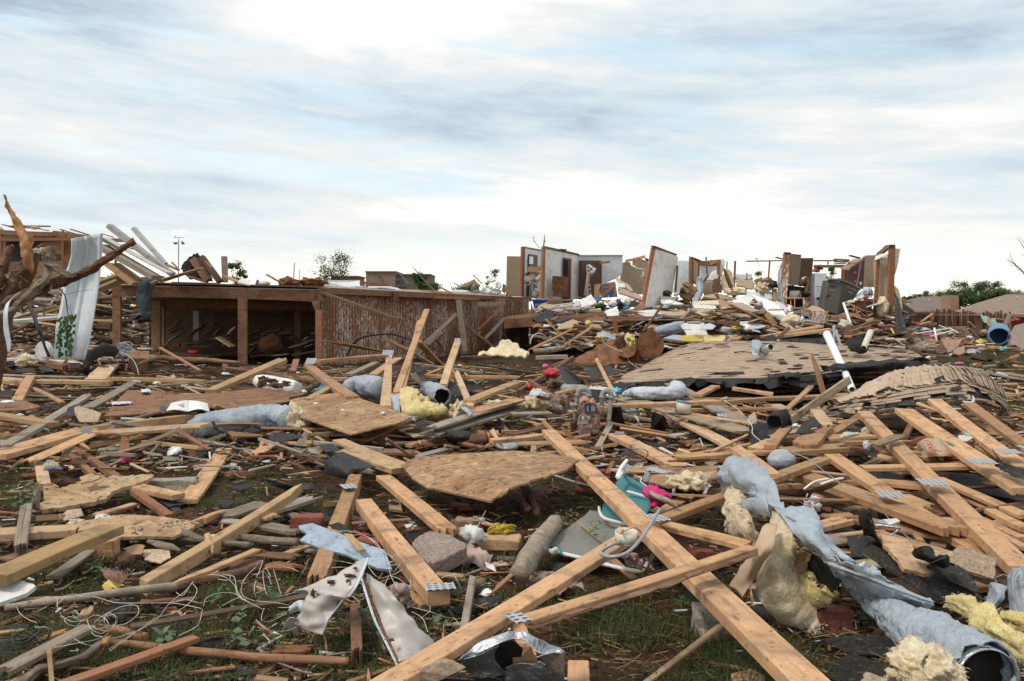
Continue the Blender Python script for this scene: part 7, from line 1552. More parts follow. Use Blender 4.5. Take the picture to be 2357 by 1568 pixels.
patch('1080,1050,.05 1120,1020,.09 1200,1020,.08 1210,1050,.05|1090,1060,.04 1130,1055,.06 1180,1060,.04 1200,1062,.03',5,'magenta','red_plastic',.005,amp=.02,lb='pinkish red plastic scrap, left piece',cat='plastic');patch('1225,1020,.07 1310,1005,.08|1240,1045,.04 1310,1035',5,'redpaint','red_plastic',.005,amp=.02,lb='red plastic scrap with white edge, right piece',cat='plastic');poly('1310,1035,.05 1430,1015 1460,1020,.04 1320,1045',.003,'white','white_paper','narrow white paper right of the red plastic','paper')
for q in((q1('680,560,.3 720,540,.34 930,610,.3 900,690,.22 730,690 690,620,.28'),'shingle'),(q1('620,560,.28 700,530,.32 740,560,.3 680,640,.24 760,700,.16 640,740,.14 600,650,.2'),'tar')):poly(q[0],.012,q[1],'curled_shingle',('tan'if q[1]=='shingle'else 'black')+' curled shingle standing right of the weathered planks','shingle',jag=.01)
for q in((q1('1200,770,.16 1340,750,.18 1330,800,.14 1200,805'),'shd'),(q1('920,1010,.06 1060,1000 1070,1040,.04 960,1060'),'shd'),(q1('1790,960,.06 2000,920,.08 1960,970,.05 1850,1000'),'tar'),(q1('1850,1010,.06 2030,950,.1 2160,980,.06 2040,990'),'tar'),(q1('2100,1290,.05 2300,1260,.07 2352,1280,.06 2200,1325,.03'),'tar'),(q1('1450,1410,.04 1640,1405 1710,1440,.03 1560,1470'),'tar'),(q1('0,420,.3 60,390,.34 130,410,.32 80,470,.26 0,460'),'tar'),(q1('1480,190,.2 1550,170 1560,215,.18 1490,220'),'tar'),(q1('140,205,.3 300,200 340,235,.26 160,240'),'shd'),(q1('350,190,.34 470,180 500,230,.3 380,225'),'tar'),(q1('610,140,.4 740,150 740,190,.34 640,200'),'shd'),(q1('1560,1480,.04 1660,1475 1650,1510,.03 1580,1515'),'tar')):
 poly(q[0],.006,q[1],'felt_scrap',wd='dark roofing felt scrap',cat='felt',jag=.008,gp='felt scraps')
block(1600,1215,.09,.34,.17,.1,8,'concrete',name='concrete_block',lb='pale concrete chunk between the frayed plywood and broad plank',cat='concrete chunk',rough=.008);block(1060,930,.08,.3,.16,.09,12,'concrete',name='concrete_block',lb='concrete chunk below the thick tan board',cat='concrete chunk',rough=.008);block(1120,990,.07,.16,.1,.05,40,'concrete',name='stone',lb='small stone left of the red plastic',cat='stone')
for i in range(90):
 x,y=1650+rs(-120,120),820+rs(-80,60);a=rs(0,6.28);L=rs(30,80)
 p=P(x,y,rs(.04,.14));q2=p+Ve((math.cos(a)*rs(.05,.12),rs(-.08,.05),rs(-.02,.09)))
 if i==0:rt_=tubew([p,(p+q2)/2+Ve((0,0,.02)),q2],[.003,.003,.001],M['bark'],'root_clump',k=3,seg=4);tag(rt_,'clump of dry roots at the left mouth of the grey duct','roots')
 else:tubew([p,(p+q2)/2+Ve((rs(-.02,.02),0,.02)),q2],[.003,.003,.001],M['bark'if i%2 else 'pine'],'root_strand',k=3,seg=4,pa=rt_)
blob(240,130,.5,80,55,'icr',lb='brownish hay-like insulation lump at the far left',amp=.4,fib=700,flen=.05);[o for o in C.objects if o.name.startswith('insulation')][-1].data.materials[0]=M['icr']
lid=thing('round_lid','rust-speckled white round lid at the foot of the mangled tree','lid',P(400,60,.5));T('U1');disc(405,1510,112.3,90,90,'white','lid',lid,.06,yaw=-15);disc(405,1510,112.26,66,66,'white','lid_ring',lid,.03,yaw=-15)  # the disc is a round white lid with a raised inner ring
T('U1');tube('790,1700,13.0,30 810,1590,13.2,34 880,1530,13.5,36 970,1505,13.8 1060,1520,14,30','rubber','tyre_arch','black tyre half buried as an arch beside the white sheet','tyre',seg=14,squash=1.6,k=6)
coil=None
for i in range(9):
 cx,cy,rr=1150+rs(-25,25),1480+rs(-25,20),rs(30,60);pts=[(cx+rr*math.cos(a)*1.1,cy+rr*.7*math.sin(a),117.2+rs(-.05,.05),3.5)for a in[k*.7+rs(0,.3)for k in range(10)]]
 o=tube(pts,'wrap','cable_coil'if i==0 else 'cable_turn','tangled grey cable coil under the shed left post'if i==0 else None,'cable',seg=5,k=4,pa=coil);coil=coil or o
tube('1110,1520,16,4 1200,1570,15.5 1250,1640,15 1275,1730,14.6','wrap','grey_cable','single grey cable hanging right of the tyre arch','cable',seg=6);T('M1')
poly('1190,40,16.5 1370,40,16.8 1370,110,16.5 1190,105,16.2',.3,'stain','timber_block','dark timber block before the shed','timber');tube('1270,165,14.6,8 1380,120,15,16 1480,100,15.3,20 1650,115,15.3,22 1900,125,15.3,24 2200,150,15,14','bark','fallen_branch','fallen branch with orange broken end before the shed','branch',seg=12,amp=.01)
T('M1');blob(1250,325,.26,40,16,'wcl','white_scrap','white scrap on the yellowish beam, left','scrap',sub=3,amp=.3);blob(1440,335,.24,34,14,'wcl','white_scrap','white scrap below the yellowish beam, right','scrap',sub=3,amp=.3);blob(2070,250,.12,34,12,'wcl','white_scrap','white packet before the shed','scrap',sub=3,amp=.3);blob(70,508,.3,60,16,'wcl','white_bottle','white squeezed bottle on the muddy plywood','bottle',sub=3,amp=.15)
T('U5')
fnc=thing('wooden_fence','leaning broken brown picket fence before the tan roof house','fence',P(1150,1200,140))
rng=random.Random(3)
for i in range(34):
 x=640+i*29;
 if 1180<x<1235:continue
 y0=975+rng.uniform(-12,40)+(25 if x>1240 else 0);lean=rng.uniform(-8,8)
 bd(x+lean,y0,x,1190 if x<1100 else 1150+rng.uniform(0,80),25,4,139.5+rng.uniform(-.1,.1),mat='dark'if i%3 else 'stain',e='jc',name='picket',pa=fnc)
for q in((640,1040,1240,1040),(1240,1070,1560,1105)):bd(*q,12,14,139.2,mat='grey',name='rail',pa=fnc)
bd(1600,1040,1525,1230,40,14,136.5,mat='grey',lb='grey fence post leaning over the blue barrel',name='fence_post',cat='post');bd(655,1010,640,1110,40,10,139,mat='stain',name='post',pa=fnc)
for q in((640,1030,500,1130,16,10,138,'pine'),(380,1140,720,1140,26,40,136,'red'),(350,1240,480,1190,12,10,135,'grey'),(450,1170,610,1125,10,10,135.6,'pine'),(1090,1130,1160,1200,18,10,135,'pine'),(1085,1215,1215,1335,18,10,133,'pine'),(990,1200,1060,1320,10,8,134,'grey'),(1330,1090,1380,1210,26,10,134,'pip'),(1040,1290,1060,1340,10,8,133,'grey'),
(1160,1420,1200,1370,14,8,131,'pine'),(1100,1390,1150,1350,12,8,131,'pine'),(0,1330,230,1320,16,20,125.6,'pine'),(0,1380,300,1355,14,20,125,'pip'),(480,1430,800,1450,16,30,127,'stain'),(500,1520,860,1550,8,10,125,'pine'),(1500,1500,1740,1530,12,16,127,'red'),(1200,1470,1430,1450,10,8,128,'pine'),(0,1440,500,1500,14,40,124,'stain'),(60,1470,440,1560,10,16,123.5,'pine'),(1000,1440,1300,1440,8,10,129,'pine')):
 bd(*q[:6],q[6],mat=q[7],e=random.choice(['cc','jc','cj']))
for q in((455,1280,850,1215,14,134),(590,1320,900,1240,14,133.5),(850,1210,970,1275,12,134),(665,1210,700,1400,22,132.8),(720,1175,820,1215,8,134.6)):tube([(q[0],q[1],q[5],q[4]*.6),(q[2],q[3],q[5]-.3,q[4]*.6)],'wcl','white_pipe',wd='white plastic pipe in the rubble',cat='pipe',k=2,seg=8)
bb_=thing('blue_barrel','blue open-ended plastic barrel by the leaning fence','barrel',P(1460,1400,133));q=P(1458,1320,131.6)
tube('1458,1270,33.4,118 1458,1300,32.4,122 1460,1335,31.4','bbl','barrel_shell',pa=bb_,seg=40,k=4,hole=True,thick=.03);disc(1458,1290,132.6,110,110,'bbl','barrel_bottom',bb_,.04)
patch('1230,1050,37 1320,1080 1400,1100|1260,1100,36.5 1350,1130 1440,1180|1290,1150,36 1380,1190 1440,1200',5,'grs','green_tarp',.02,amp=.12,fr=3,lb='pale green torn sheeting hanging on the broken fence',cat='sheeting')
def brushpile(x,y,dep,rx,ry,n_,lb,mat='bark'):
 r_=None
 for i in range(n_):
  a=rs(0,6.28);p=(x+rs(-rx,rx),y+rs(-ry*.2,ry));L=rs(.4,1)
  pts=[(p[0],p[1],100+dep+rs(-.6,.6),3),(p[0]+rx*.25*math.cos(a),p[1]-ry*.3*L,100+dep+rs(-.6,.6),2),(p[0]+rx*.5*math.cos(a)*L,p[1]-ry*.7*L,100+dep+rs(-.6,.6),1)]
  o=tube(pts,mat,'brush_pile'if r_ is None else 'twig',lb if r_ is None else None,'brush',pa=r_,seg=4,k=3);r_=r_ or o
brushpile(590,1060,40,110,90,70,'dark brushwood heap behind the slatted panel','dark');brushpile(930,1230,37,140,90,50,'tangled dark branches before the leaning fence','dark')
for x,y,dd,a_,b_,m_,wd in((600,1300,34,60,26,'pink','bright pink cloth'),(640,1330,33.5,40,22,'magenta','magenta cloth'),(800,1235,35,60,14,'grs','pale green plastic'),(560,1230,35.5,60,16,'llc','lilac rags'),(1105,1330,32,34,20,'white','white carton'),(1245,1380,31,60,28,'yep','yellow bag'),(1230,1420,30.5,50,14,'white','white bag'),(1500,1465,29,60,14,'greenplastic','light green bag'),
(1500,1490,28.5,34,14,'blue','blue packet'),(1280,1260,33,50,30,'pkc','pinkish rag'),(1070,1510,27,40,24,'blue','blue print paper'),(1670,1115,43,50,26,'redpaint','red car bonnet'),(880,1540,26,30,14,'white','white scrap'),(700,1340,33,30,30,'black','black can'),(1260,1310,32.5,40,24,'black','black bag'),(480,1200,36,30,20,'llc','grey rag'),(740,1500,28,60,40,'rubble_grey','grey grille'),(1140,1520,27,90,50,'std','crushed metal frame')):
 blob(x,y,100+dd,a_,b_,m_,'rubble_item',sub=3,amp=.3,wd=wd,cat='scrap')
T('M4');blob(1755,155,.08,44,14,'pink','pink_bottle','bright pink bottle on the grass right of the roof','bottle',sub=3,amp=.1);blob(1575,192,.1,50,10,'redpaint','red_bottle','red scrap behind the humped ridge','scrap',sub=3,amp=.1)
T('U5')
bc=thing('brick_wall_chunk','toppled tan brick wall chunk with stepped top edge','brick chunk',P(890,1500,128));poly('750,1335,28.4 800,1305 820,1345 880,1320 890,1350 950,1325 960,1350 1015,1330 1005,1400,28.3 950,1440,28 870,1500,27.8 830,1510 770,1400,28.2',.25,'bkw','brick_face',pa=bc);bc.children[0].data.materials[0]=M['bkw']
bc2=thing('brick_wall_chunk','smaller stepped brick chunk in front of the toppled chunk','brick chunk',P(960,1520,127));poly('895,1490,27 960,1445,27.2 1040,1440 1040,1510,26.9 960,1545,26.8 905,1535,26.9',.25,'bkw','brick_face',pa=bc2)
rb=thing('roofing_slab','grey shingled slab leaning at the right edge','roof slab',P(1700,1400,131));poly('1590,1280,31.5 1650,1180,32 1764,1150,32.4 1800,1150 1800,1500,30.5 1700,1500 1600,1400,31',.2,'stone','slab',pa=rb)
for i in range(46):
 x,y=rs(300,660),rs(1300,1440)+rs(0,60);dd=128.5-(y-1300)/60;c_=P(x,y,dd)
 o=bmo('loose_brick',cube_bm(.2,.1,.065,.006),M['brick_tan'if i%3 else 'concrete'],Mt.Translation(c_)@Mt.Rotation(rs(0,3),4,'Z')@Mt.Rotation(rs(-.8,.8),4,'X'));o.scale=(1.35,1.35,1.35);alb(o,'pale loose brick tumbled','brick','loose bricks in the broken brick cluster',c_)
 #foreground boards
T('L3')
truss('roof_truss','big crossing truss beams with plates filling the lower middle',[(335,-745,2800,1610,148,68,.34,.3,'pine','cc',{'n':'chord'}),(1190,140,-1400,1710,150,78,.28,.2,'pine','cc',{'n':'chord'}),(135,975,2205,325,78,95,.36,.42,'pine','cc',{'n':'bark_edged_web'}),(1410,118,2170,300,72,60,.3,.28,'pine','cc',{'n':'web'}),(1300,90,1990,-167,70,62,.3,.34,'pine','cc',{'n':'web'}),(1980,-165,2870,-490,70,62,.33,.36,'pine','cc',{'n':'web'}),(50,1010,160,1330,150,30,.18,.14,'pine','cc',{'n':'web'})],
q1('60,985,.375,165,120,28 1330,62,.355,165,90,20'),loc=P(1200,900,0))
tt2=[o for o in C.objects if o.name.startswith('bark_edged_web')][-1]
for i,(x,y,a_)in enumerate(((300,985,150),(620,900,130),(900,830,170),(1180,740,190),(1450,655,150),(1680,560,90),(2080,430,100))):
 sl=-.31;pts=[]
 for k in range(12):
  th=k/12*6.28;xx=x+a_*math.cos(th);yy=y+sl*a_*math.cos(th)+rs(14,28)*math.sin(th)+16;pts.append((xx,yy,.335+(xx/2200)*.07))
 ps_=[P(*p)for p in pts];
 o=mk('bark_strip',ps_,[tuple(range(12))],M['bark'],tt2.parent)
 o.location+=(Ve((0,0,EYE))-o.location).normalized()*.02;mod_solid(o,.004,0)
jb=thing('junction_box','round white electrical junction box resting on the crossing beam','junction box',P(1050,290,.3))
c_=P(1048,235,.4);r0=98*sc()/ppm(c_)
bm=bmesh.new();bmesh.ops.create_cone(bm,cap_ends=False,segments=36,radius1=r0,radius2=r0,depth=r0*1.15);o=bmo('box_wall',bm,M['pvc'],Mt.Translation(c_+Ve((0,0,-.005)))@Mt.Rotation(R(6),4,'X'),jb,True);o.data.materials[0]=M['cream'];mod_solid(o,.004,0)
bm=bmesh.new();bmesh.ops.create_cone(bm,cap_ends=True,segments=36,radius1=r0,radius2=r0,depth=.004);bmo('box_bottom',bm,M['cream'],Mt.Translation(c_+Ve((0,0,-r0*.5)))@Mt.Rotation(R(6),4,'X'),jb)
tube('1005,210,.43,11 1018,180,.44,13','orange','wire_nut',pa=jb,seg=10,k=2);tube('985,210,.42,7 988,150,.44','cream','screw_post',pa=jb,seg=8,k=2)
for a_ in(q1('1000,215,.42,3 1050,180,.45 1110,160 1160,170,.44 1190,210,.42'),q1('1050,215,.42,3 1070,170,.44 1130,150,.45'),q1('960,290,.36,4 900,310,.34 850,320,.33')):tube(a_,'ink'if a_[0][0]!=1050 else 'cream','thin_wire',pa=jb,seg=5)
tube('1360,-10,.46,15 1325,40 1290,100,.44,16 1180,265,.4,17 1060,385,.37 930,425,.36 830,405,.35 825,375 900,320,.38,16 1000,288,.39,15','std','grey_cable',pa=jb,seg=12,k=6)
lo=tube('60,600,.13,92 130,480,.14,96 270,270,.15,92 400,110,.15,74','bkg','split_log','short split log beside the lawn chair','log',seg=18,k=6,amp=.008,fr=14);lo.data.materials[0]=M['bkg']
tb('''930 445 1120 610 56 20 .12 .08 p
1990 985 1190 1600 48 26 .1 .04 l pj long splintered lath on the grass in the lower middle
1780 1375 2380 1500 24 14 .04 .03 r pc thin reddish lath on the soil near the bottom
610 1375 615 1700 235 40 .08 = p wide board end at the bottom edge beside the galvanised duct''')
block(1840,875,.13,.15,.12,.13,15,'concrete',name='stone',lb='rounded tan stone beside the long crossing beam',cat='stone',rough=.012);block(1730,365,.1,.16,.1,.08,10,'brick',lb='dark red brick under the bark-edged beam right end',rough=.01)
poly('2010,1500,.04 2190,1450,.05 2330,1530,.04 2310,1600,.03 2040,1600',.02,'cdb','tan_scrap','tan flat scrap near the bottom edge','scrap',jag=.004)
for q in((q1('1580,640,.06 1700,650 1800,760,.05 1850,870,.04 1720,880,.03 1590,800'),'dark shingle under the long crossing beam'),(q1('330,480,.06 520,480,.07 520,560,.06 380,575,.05'),'dark shingle patch beside the split log'),(q1('2180,870,.05 2352,880 2400,1010,.04 2280,980'),'dark shingle right of the long crossing beam')):poly(q[0],.005,'shd','shingle_scrap',q[1],'shingle',jag=.006)
patch('90,660,.05 200,620,.08 290,560,.1 380,580,.08|150,690,.04 280,650,.06 400,620 480,640,.05|440,790,.02 500,740,.04 620,650,.06 690,740,.03',6,'pkc','torn_paper',.004,amp=.03,fr=14,lb='torn greyish paper behind the lower crossing beam',cat='paper')
sprig(1580,830,.08,28,60,'small green weed on the bare grass patch');sprig(500,60,.12,36,80,'green leaves beside the split log top',lsz=.024)
gd=thing('galvanised_duct','crumpled galvanised sheet duct at the bottom edge','duct',P(100,1500,.1))
patch('-480,1370,.2 -320,1230,.24 -140,1150,.27 0,1110,.28 130,1120 260,1190,.27 400,1240,.26 485,1290|-440,1400,.17 -300,1310,.22 -120,1230,.25 20,1180,.26 130,1210 230,1290,.25 330,1310 480,1320,.24',7,'galv','duct_rim',.003,amp=.008,fr=12,pa=gd)
patch('225,1345,.26 350,1320 487,1300,.25|300,1400,.2 400,1380 487,1380,.19|330,1480,.13 420,1480 480,1470|380,1600,.05 440,1600 480,1590',6,'galv','duct_side',.003,amp=.008,fr=12,pa=gd)
patch('-60,1440,.14 60,1420,.16 200,1410 260,1380,.18 320,1420,.17|-60,1520,.1 60,1500,.12 180,1480,.13 280,1500 370,1500,.12|-60,1620,.05 60,1610 200,1600,.06 300,1600 410,1590,.05',6,'galv','duct_flap',.003,amp=.014,fr=12,pa=gd)
patch('-500,1375,.19 -440,1420,.14 -420,1480,.1|-300,1330,.21 -250,1440,.12 -200,1520,.08|-120,1240,.24 -160,1360,.16 -40,1500,.08',6,'galv','duct_wall',.003,amp=.008,pa=gd)
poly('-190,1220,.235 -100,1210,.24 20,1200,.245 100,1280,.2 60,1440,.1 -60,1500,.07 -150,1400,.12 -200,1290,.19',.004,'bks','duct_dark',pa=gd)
poly('0,1240,.2 170,1250 240,1420,.12 10,1440',.02,'pine','board_inside','tan board piece inside the galvanised duct mouth','board')
#tile L2
T('L2')
for q in((910,850,930,1290,115,60,.14,.1,'stain','cj','dark barked stub standing down below the bent sheet metal'),(1992,590,1905,1095,76,20,.1,.06,'grey','sj','weathered narrow board pointing down left of the crossing beam'),(2350,580,2100,800,40,16,.14,.06,'stain','cp',None),(0,110,440,190,70,40,.08,.1,'grey','jj',None),(40,40,230,50,60,30,.12,.12,'pine','cj',None),
(830,50,1000,90,50,20,.08,.08,'grey','cc',None),(880,110,1420,75,22,16,.14,.14,'stain','cc',None),(860,150,1100,170,30,20,.08,.08,'dark','cc',None),(60,480,430,520,70,30,.06,.06,'red','jj','reddish split slab left of the broken plank end'),(0,390,420,420,60,14,.05,.05,'stain','jj',None),(1400,740,1560,860,70,60,.06,.05,'pine','cc','dark-sided block under the plated beam end'),
(100,1270,560,1260,70,30,.05,.05,'red','jj','reddish rotten slab on the grass'),(840,1568,1290,1420,30,24,.05,.05,'red','cc',None),(1020,1430,1050,1600,26,16,.08,.04,'pine','pc',None),(560,1568,710,1450,20,14,.04,.04,'stain','cc',None),(0,1525,290,1560,50,30,.08,.06,'yellow','cc','yellowish board end at the bottom edge left'),(1610,890,1780,835,20,10,.03,.03,'grey','cj',None),
(1650,575,1955,605,40,14,.08,.08,'pine','cj','tan strip with white edge left of the weathered narrow board'),(120,690,120,690,1,1,.1,.1,'pine','cc',None),(840,205,980,370,60,12,.2,.19,'yellow','sj','small yellowish splint on the blue-grey board'),(1180,540,1420,660,40,20,.05,.05,'dark','jj',None),(2150,500,2350,480,30,14,.06,.06,'pip','jj',None),(1380,690,1500,720,30,20,.07,.07,'pine','cc',None),
(170,1140,0,1010,26,14,.03,.05,'bark','cc',None),(270,760,340,690,26,10,.06,.08,'red','cc',None),(60,730,0,690,12,8,.05,.05,'pine','cc',None),(1110,1110,1180,1270,20,14,.04,.03,'grey','cc',None),(1170,560,1130,620,10,6,.04,.04,'pine','cc',None),(1900,1200,2150,1000,6,4,.03,.03,'grey','cc',None)):
 if q[0]==q[2]and q[1]==q[3]:continue
 bd(*q[:8],mat=q[8],e=q[9],lb=q[10])
tag(nplate(1690,697,.165,275,85,12,None),'punched plate bent over the end of the thick tan beam','nail plate')
bw=poly('390,140,.18 520,115,.19 720,190,.2 960,290,.19 1180,360,.18 1210,430,.15 1250,540,.12 1120,530 820,400,.14 640,360 400,270 470,210,.16 400,170,.17',.016,'bluewood','painted_board','broken blue-grey painted board in the lower left middle','board',jag=.004)
block(470,45,.16,.2,.11,.12,6,'brick',lb='large red brick above the blue-grey board',rough=.006);block(1050,270,.11,.19,.1,.08,-22,'brick',lb='red brick half under the blue-grey board',rough=.006);block(1925,80,.11,.17,.1,.09,-25,'brick_tan',lb='mossy tan brick right of the split tan plank',rough=.008)
tube('895,185,.17,10 960,210 1030,225,.17,9','redpaint','red_strip','bright red strip on the red brick','strip',seg=6)
st_=poly('1430,290,.16 1490,230,.17 1600,180,.18 1780,220,.17 1940,300,.16 1930,340,.15 1640,480,.12 1520,440,.13',.09,'stone','stone_slab','speckled grey stone slab below the tan plank end','stone',jag=.006)
bv=st_.modifiers.new('b','BEVEL');bv.width=.008;bv.segments=2
block(2230,240,.1,.26,.16,.06,-8,'pip',name='wood_block',lb='pale sawn block below the yellow gloves',cat='block',rough=.004)
for q in((q1('660,130,.22 750,108,.23 840,150,.22 890,180,.21 780,185'),'dark shingle scrap on the blue-grey board top'),(q1('1350,210,.05 1560,170,.06 1540,240,.05 1420,300,.04'),'dark felt left of the speckled stone slab'),(q1('1790,900,.03 1900,830,.04 2000,800,.05 2270,790,.04 2200,880,.03 2050,890,.02 1960,940 1850,950'),'dark felt scrap behind the weathered narrow board'),(q1('1600,560,.03 1900,650 2200,720 1800,780,.02'),'dark felt on the grass right of the plate'),(q1('580,60,.08 640,10,.09 680,80,.08 600,110,.07'),'dark scrap right of the large red brick'),(q1('1340,1490,.16 1480,1490,.17 1720,1540,.15 2000,1560,.14 2000,1620,.1 1400,1620'),'dark curled shingle under the tan shingle'),(q1('1740,1560,.14 1900,1500,.16 2200,1540,.14 2300,1600,.1 1800,1640'),'dark felt at the bottom edge under the galvanised duct')):poly(q[0],.006,'tar','felt_scrap',q[1],'felt',jag=.008)
poly('1395,1490,.2 1740,1360,.235 1925,1440,.21 1620,1600,.15 1540,1575,.165',.008,'shingle','tan_shingle','square tan shingle at the bottom edge over the beam','shingle',jag=.003);poly('1090,1590,.14 1200,1530,.17 1380,1500,.18 1370,1600,.13',.008,'shingle','tan_shingle','tan shingle corner left of the square shingle','shingle',jag=.004)
m1=thing('bent_sheet_metal','torn beige metal sheet with white folded edge','metal sheet',P(640,900,.1))
patch('1000,430,.36 1030,440|870,520,.34 990,560|700,600,.31 950,640,.32|500,690,.26 880,730,.29|350,740,.22 810,800,.26',5,'smt','sheet',.003,amp=.012,fr=13,pa=m1)
patch('500,700,.26 650,760 800,800,.25|440,860,.2 600,890 750,870|380,980,.14 540,1010,.15 690,980,.16|330,1015,.1 450,1100 600,1140',6,'smt','sheet',.003,amp=.016,fr=14,pa=m1)
patch('350,745,.22 420,715,.25 495,740,.24|360,770,.2 430,755,.22 500,760,.21',5,'std','curled_lip',.003,amp=.01,pa=m1)
tube('1030,430,.365,14 980,560,.35 920,690,.31 860,780,.27,13 825,800,.25,12','wmt','folded_edge',pa=m1,seg=8,squash=.5);tube('800,820,.24,14 740,900,.2,15 660,1010,.15 600,1140,.09,12','wmt','folded_edge',pa=m1,seg=8,squash=.5)
for x,y,a_,b_,h in((860,595,50,12,.335),(690,655,30,18,.3),(525,755,18,28,.25),(845,645,14,12,.32),(915,528,16,8,.35),(470,850,14,8,.2)):blob(x,y,h,a_,b_,'soc','dried_mud',pa=m1,sub=3,amp=.7,depth=.01)
m2=thing('bent_sheet_metal','long beige metal strip folded along a white ribbed edge','metal sheet',P(1250,1000,.1))
patch('1000,570,.32 1060,600 1140,655,.30|1040,720,.28 1150,760 1300,830,.26|1110,900,.22 1250,920,.23 1400,950,.21|1180,1100,.17 1360,1080,.18 1530,1110,.15|1250,1260,.12 1440,1230,.13 1640,1225,.10|1315,1400,.1 1400,1380 1490,1340',6,'smt','sheet',.003,amp=.012,fr=12,pa=m2)
tube('965,610,.33,12 1020,790,.27,13 1090,1000,.2 1160,1140,.15 1240,1300,.11 1300,1420,.08','wmt','ribbed_edge',pa=m2,seg=8,squash=.5);tube('985,610,.32,9 1060,830,.25 1150,1060,.18 1240,1250,.13 1320,1400,.1','rust','rusty_groove',pa=m2,seg=6)
for x,y in((1100,985),(1140,1080),(1190,1180),(1240,1280),(1290,1380)):tube([(x-22,y+8,.2-(y-985)/4000,6),(x+20,y-2,.2-(y-985)/4000,6)],'galv','rib',pa=m2,seg=6,k=2)
blob(1240,1188,.165,24,10,'soc','dried_mud',pa=m2,sub=3,amp=.5,depth=.01)
patch('310,890,.14 380,830,.18 450,830|300,930,.12 370,890,.15 430,900|310,960,.09 370,940,.11 400,930,.12',6,'wmt','white_duct_end',.003,amp=.015,fr=20,lb='crumpled white metal end left of the bent sheet',cat='metal sheet');patch('240,1100,.06 290,1010,.12 360,985,.14|280,1100,.05 330,1040,.1 380,1030|390,1150,.03 400,1090,.06 420,1090',6,'smt','torn_metal',.003,amp=.012,lb='torn beige metal corner under the bent sheet',cat='metal sheet')
patch('1200,710,.12 1260,680,.16 1330,670,.17 1390,720,.14|1230,740,.1 1300,740,.14 1350,740,.15 1400,780,.12|1270,810,.06 1310,800,.1 1370,800 1430,840,.07|1320,830,.05 1380,850,.07 1420,870 1480,900,.04',6,'pkc','pink_grey_cloth',.006,amp=.04,fr=14,lb='crumpled pinkish cloth beside the long beige strip',cat='cloth')
patch('1870,180,.1 1960,140,.16 2060,170,.15 2130,240,.1|1880,240,.08 1970,220,.14 2060,240,.13 2110,290,.08|1930,280,.05 1990,300,.08 2050,320,.07 2090,330,.05',6,'white','white_paper_wad',.006,amp=.03,fr=14,lb='crumpled white paper right of the speckled stone slab',cat='paper');patch('1940,300,.05 2060,370,.06 2180,420,.05|1850,440,.03 2000,430,.06 2150,480|1900,500,.02 2050,500,.04 2250,550,.03',6,'pkc','dirty_rags',.006,amp=.05,fr=12,lb='dirty grey-brown rags below the white paper',cat='rags');poly('2100,470,.07 2180,500 2200,560,.05 2120,520',.01,'white','paper_scrap','small white scrap on the dirty rags','paper')
yg=blob(2250,170,.12,90,50,'yellowcloth','yellow_glove','yellow cloth glove between the boards and the lawn chair','glove',amp=.25,sub=4,fr=4)
for a_ in(q1('2180,190,.12,18 2140,210,.1,17 2115,225,.08,12'),q1('2200,150,.14,18 2160,160,.13,16 2130,190,.11,11'),q1('2230,130,.15,18 2200,130,.14,16 2170,140,.13,11'),q1('2290,200,.12,18 2340,190,.11,15 2380,190,.1,10'),q1('2300,150,.14,18 2350,140,.13,15 2390,150,.12,10')):tube(a_,'yellowcloth','finger',pa=yg,seg=10)
#tile L1
T('L1')
tb('''-60 585 1035 128 118 96 .18 .22 y thick golden squared timber at the left edge
1285 655 2800 -255 66 108 .14 .16 y sp long golden timber split to a point in the lower left
-60 190 725 145 66 84 .1 = l pinkish thick board behind the golden timber
485 600 855 340 80 26 .06 .07 g cj weathered grey board under the golden timber
1540 690 2360 350 44 32 .1 = p pc long tan lath over the wooden pole
1200 1055 2840 770 42 24 .08 = d rusty brown angle bar crossing the looped wire
555 1585 1795 1150 62 62 .1 = r squared reddish timber on the grass near the bottom
-40 1490 820 1050 96 56 .1 .12 g jc broad weathered grey timber at the lower left corner
450 1240 480 1600 52 14 .14 .06 y small upright stake leaning on the weathered grey timber
980 1050 1360 1150 60 40 .06 .05 r jj reddish splintered wood beside the tangled string
160 810 580 795 24 10 .05 = y cj
30 440 320 360 50 20 .04 = s
1290 830 1780 800 30 20 .05 = s
2040 560 2352 420 100 14 .05 = s jj flat rotten slab between the tan lath and the pole
1700 1475 2160 1430 26 12 .05 = r pc
100 1580 380 1420 40 16 .06 = y cj yellowish flat stake at the bottom left corner
330 1190 640 1080 40 30 .07 .08 stp cj orange split branch beside the black wire rack
1640 240 2352 290 30 26 .06 = bkg
2000 80 2352 120 50 20 .08 = g jj''')
sc_=thing('stamped_chipboard','blond chipboard piece with faded black stamped lettering','chipboard',P(1300,200,.1))
poly('720,100,.12 900,70,.13 1100,38,.14 1300,40 1480,55 1700,85,.13 1830,110,.12 1740,170,.11 1600,240,.09 1350,235 1060,242 725,190,.1',.018,'ply','board',pa=sc_,jag=.006)
a_,b_,c_=P(1100,200,.1),P(1700,110,.12),P(1200,60,.135)
for s_,x,y,z_,rot in(('AW',1090,205,.045,1.57),('1',1245,190,.055,0),('1',1268,190,.055,0),('906',1300,185,.035,1.5),('24',1290,160,.02,0),('A P A',1520,132,.035,0),('S T R U C',1640,105,.035,.05),('E B N T',1570,150,.03,.05),('C A',1680,140,.03,.05)):
 text(s_,'ink',z_,plane_frame(P(x,y,.125)+Ve((0,0,.006)),b_-a_,c_-a_)@Mt.Rotation(rot,4,'Z'),sc_,'stamp')
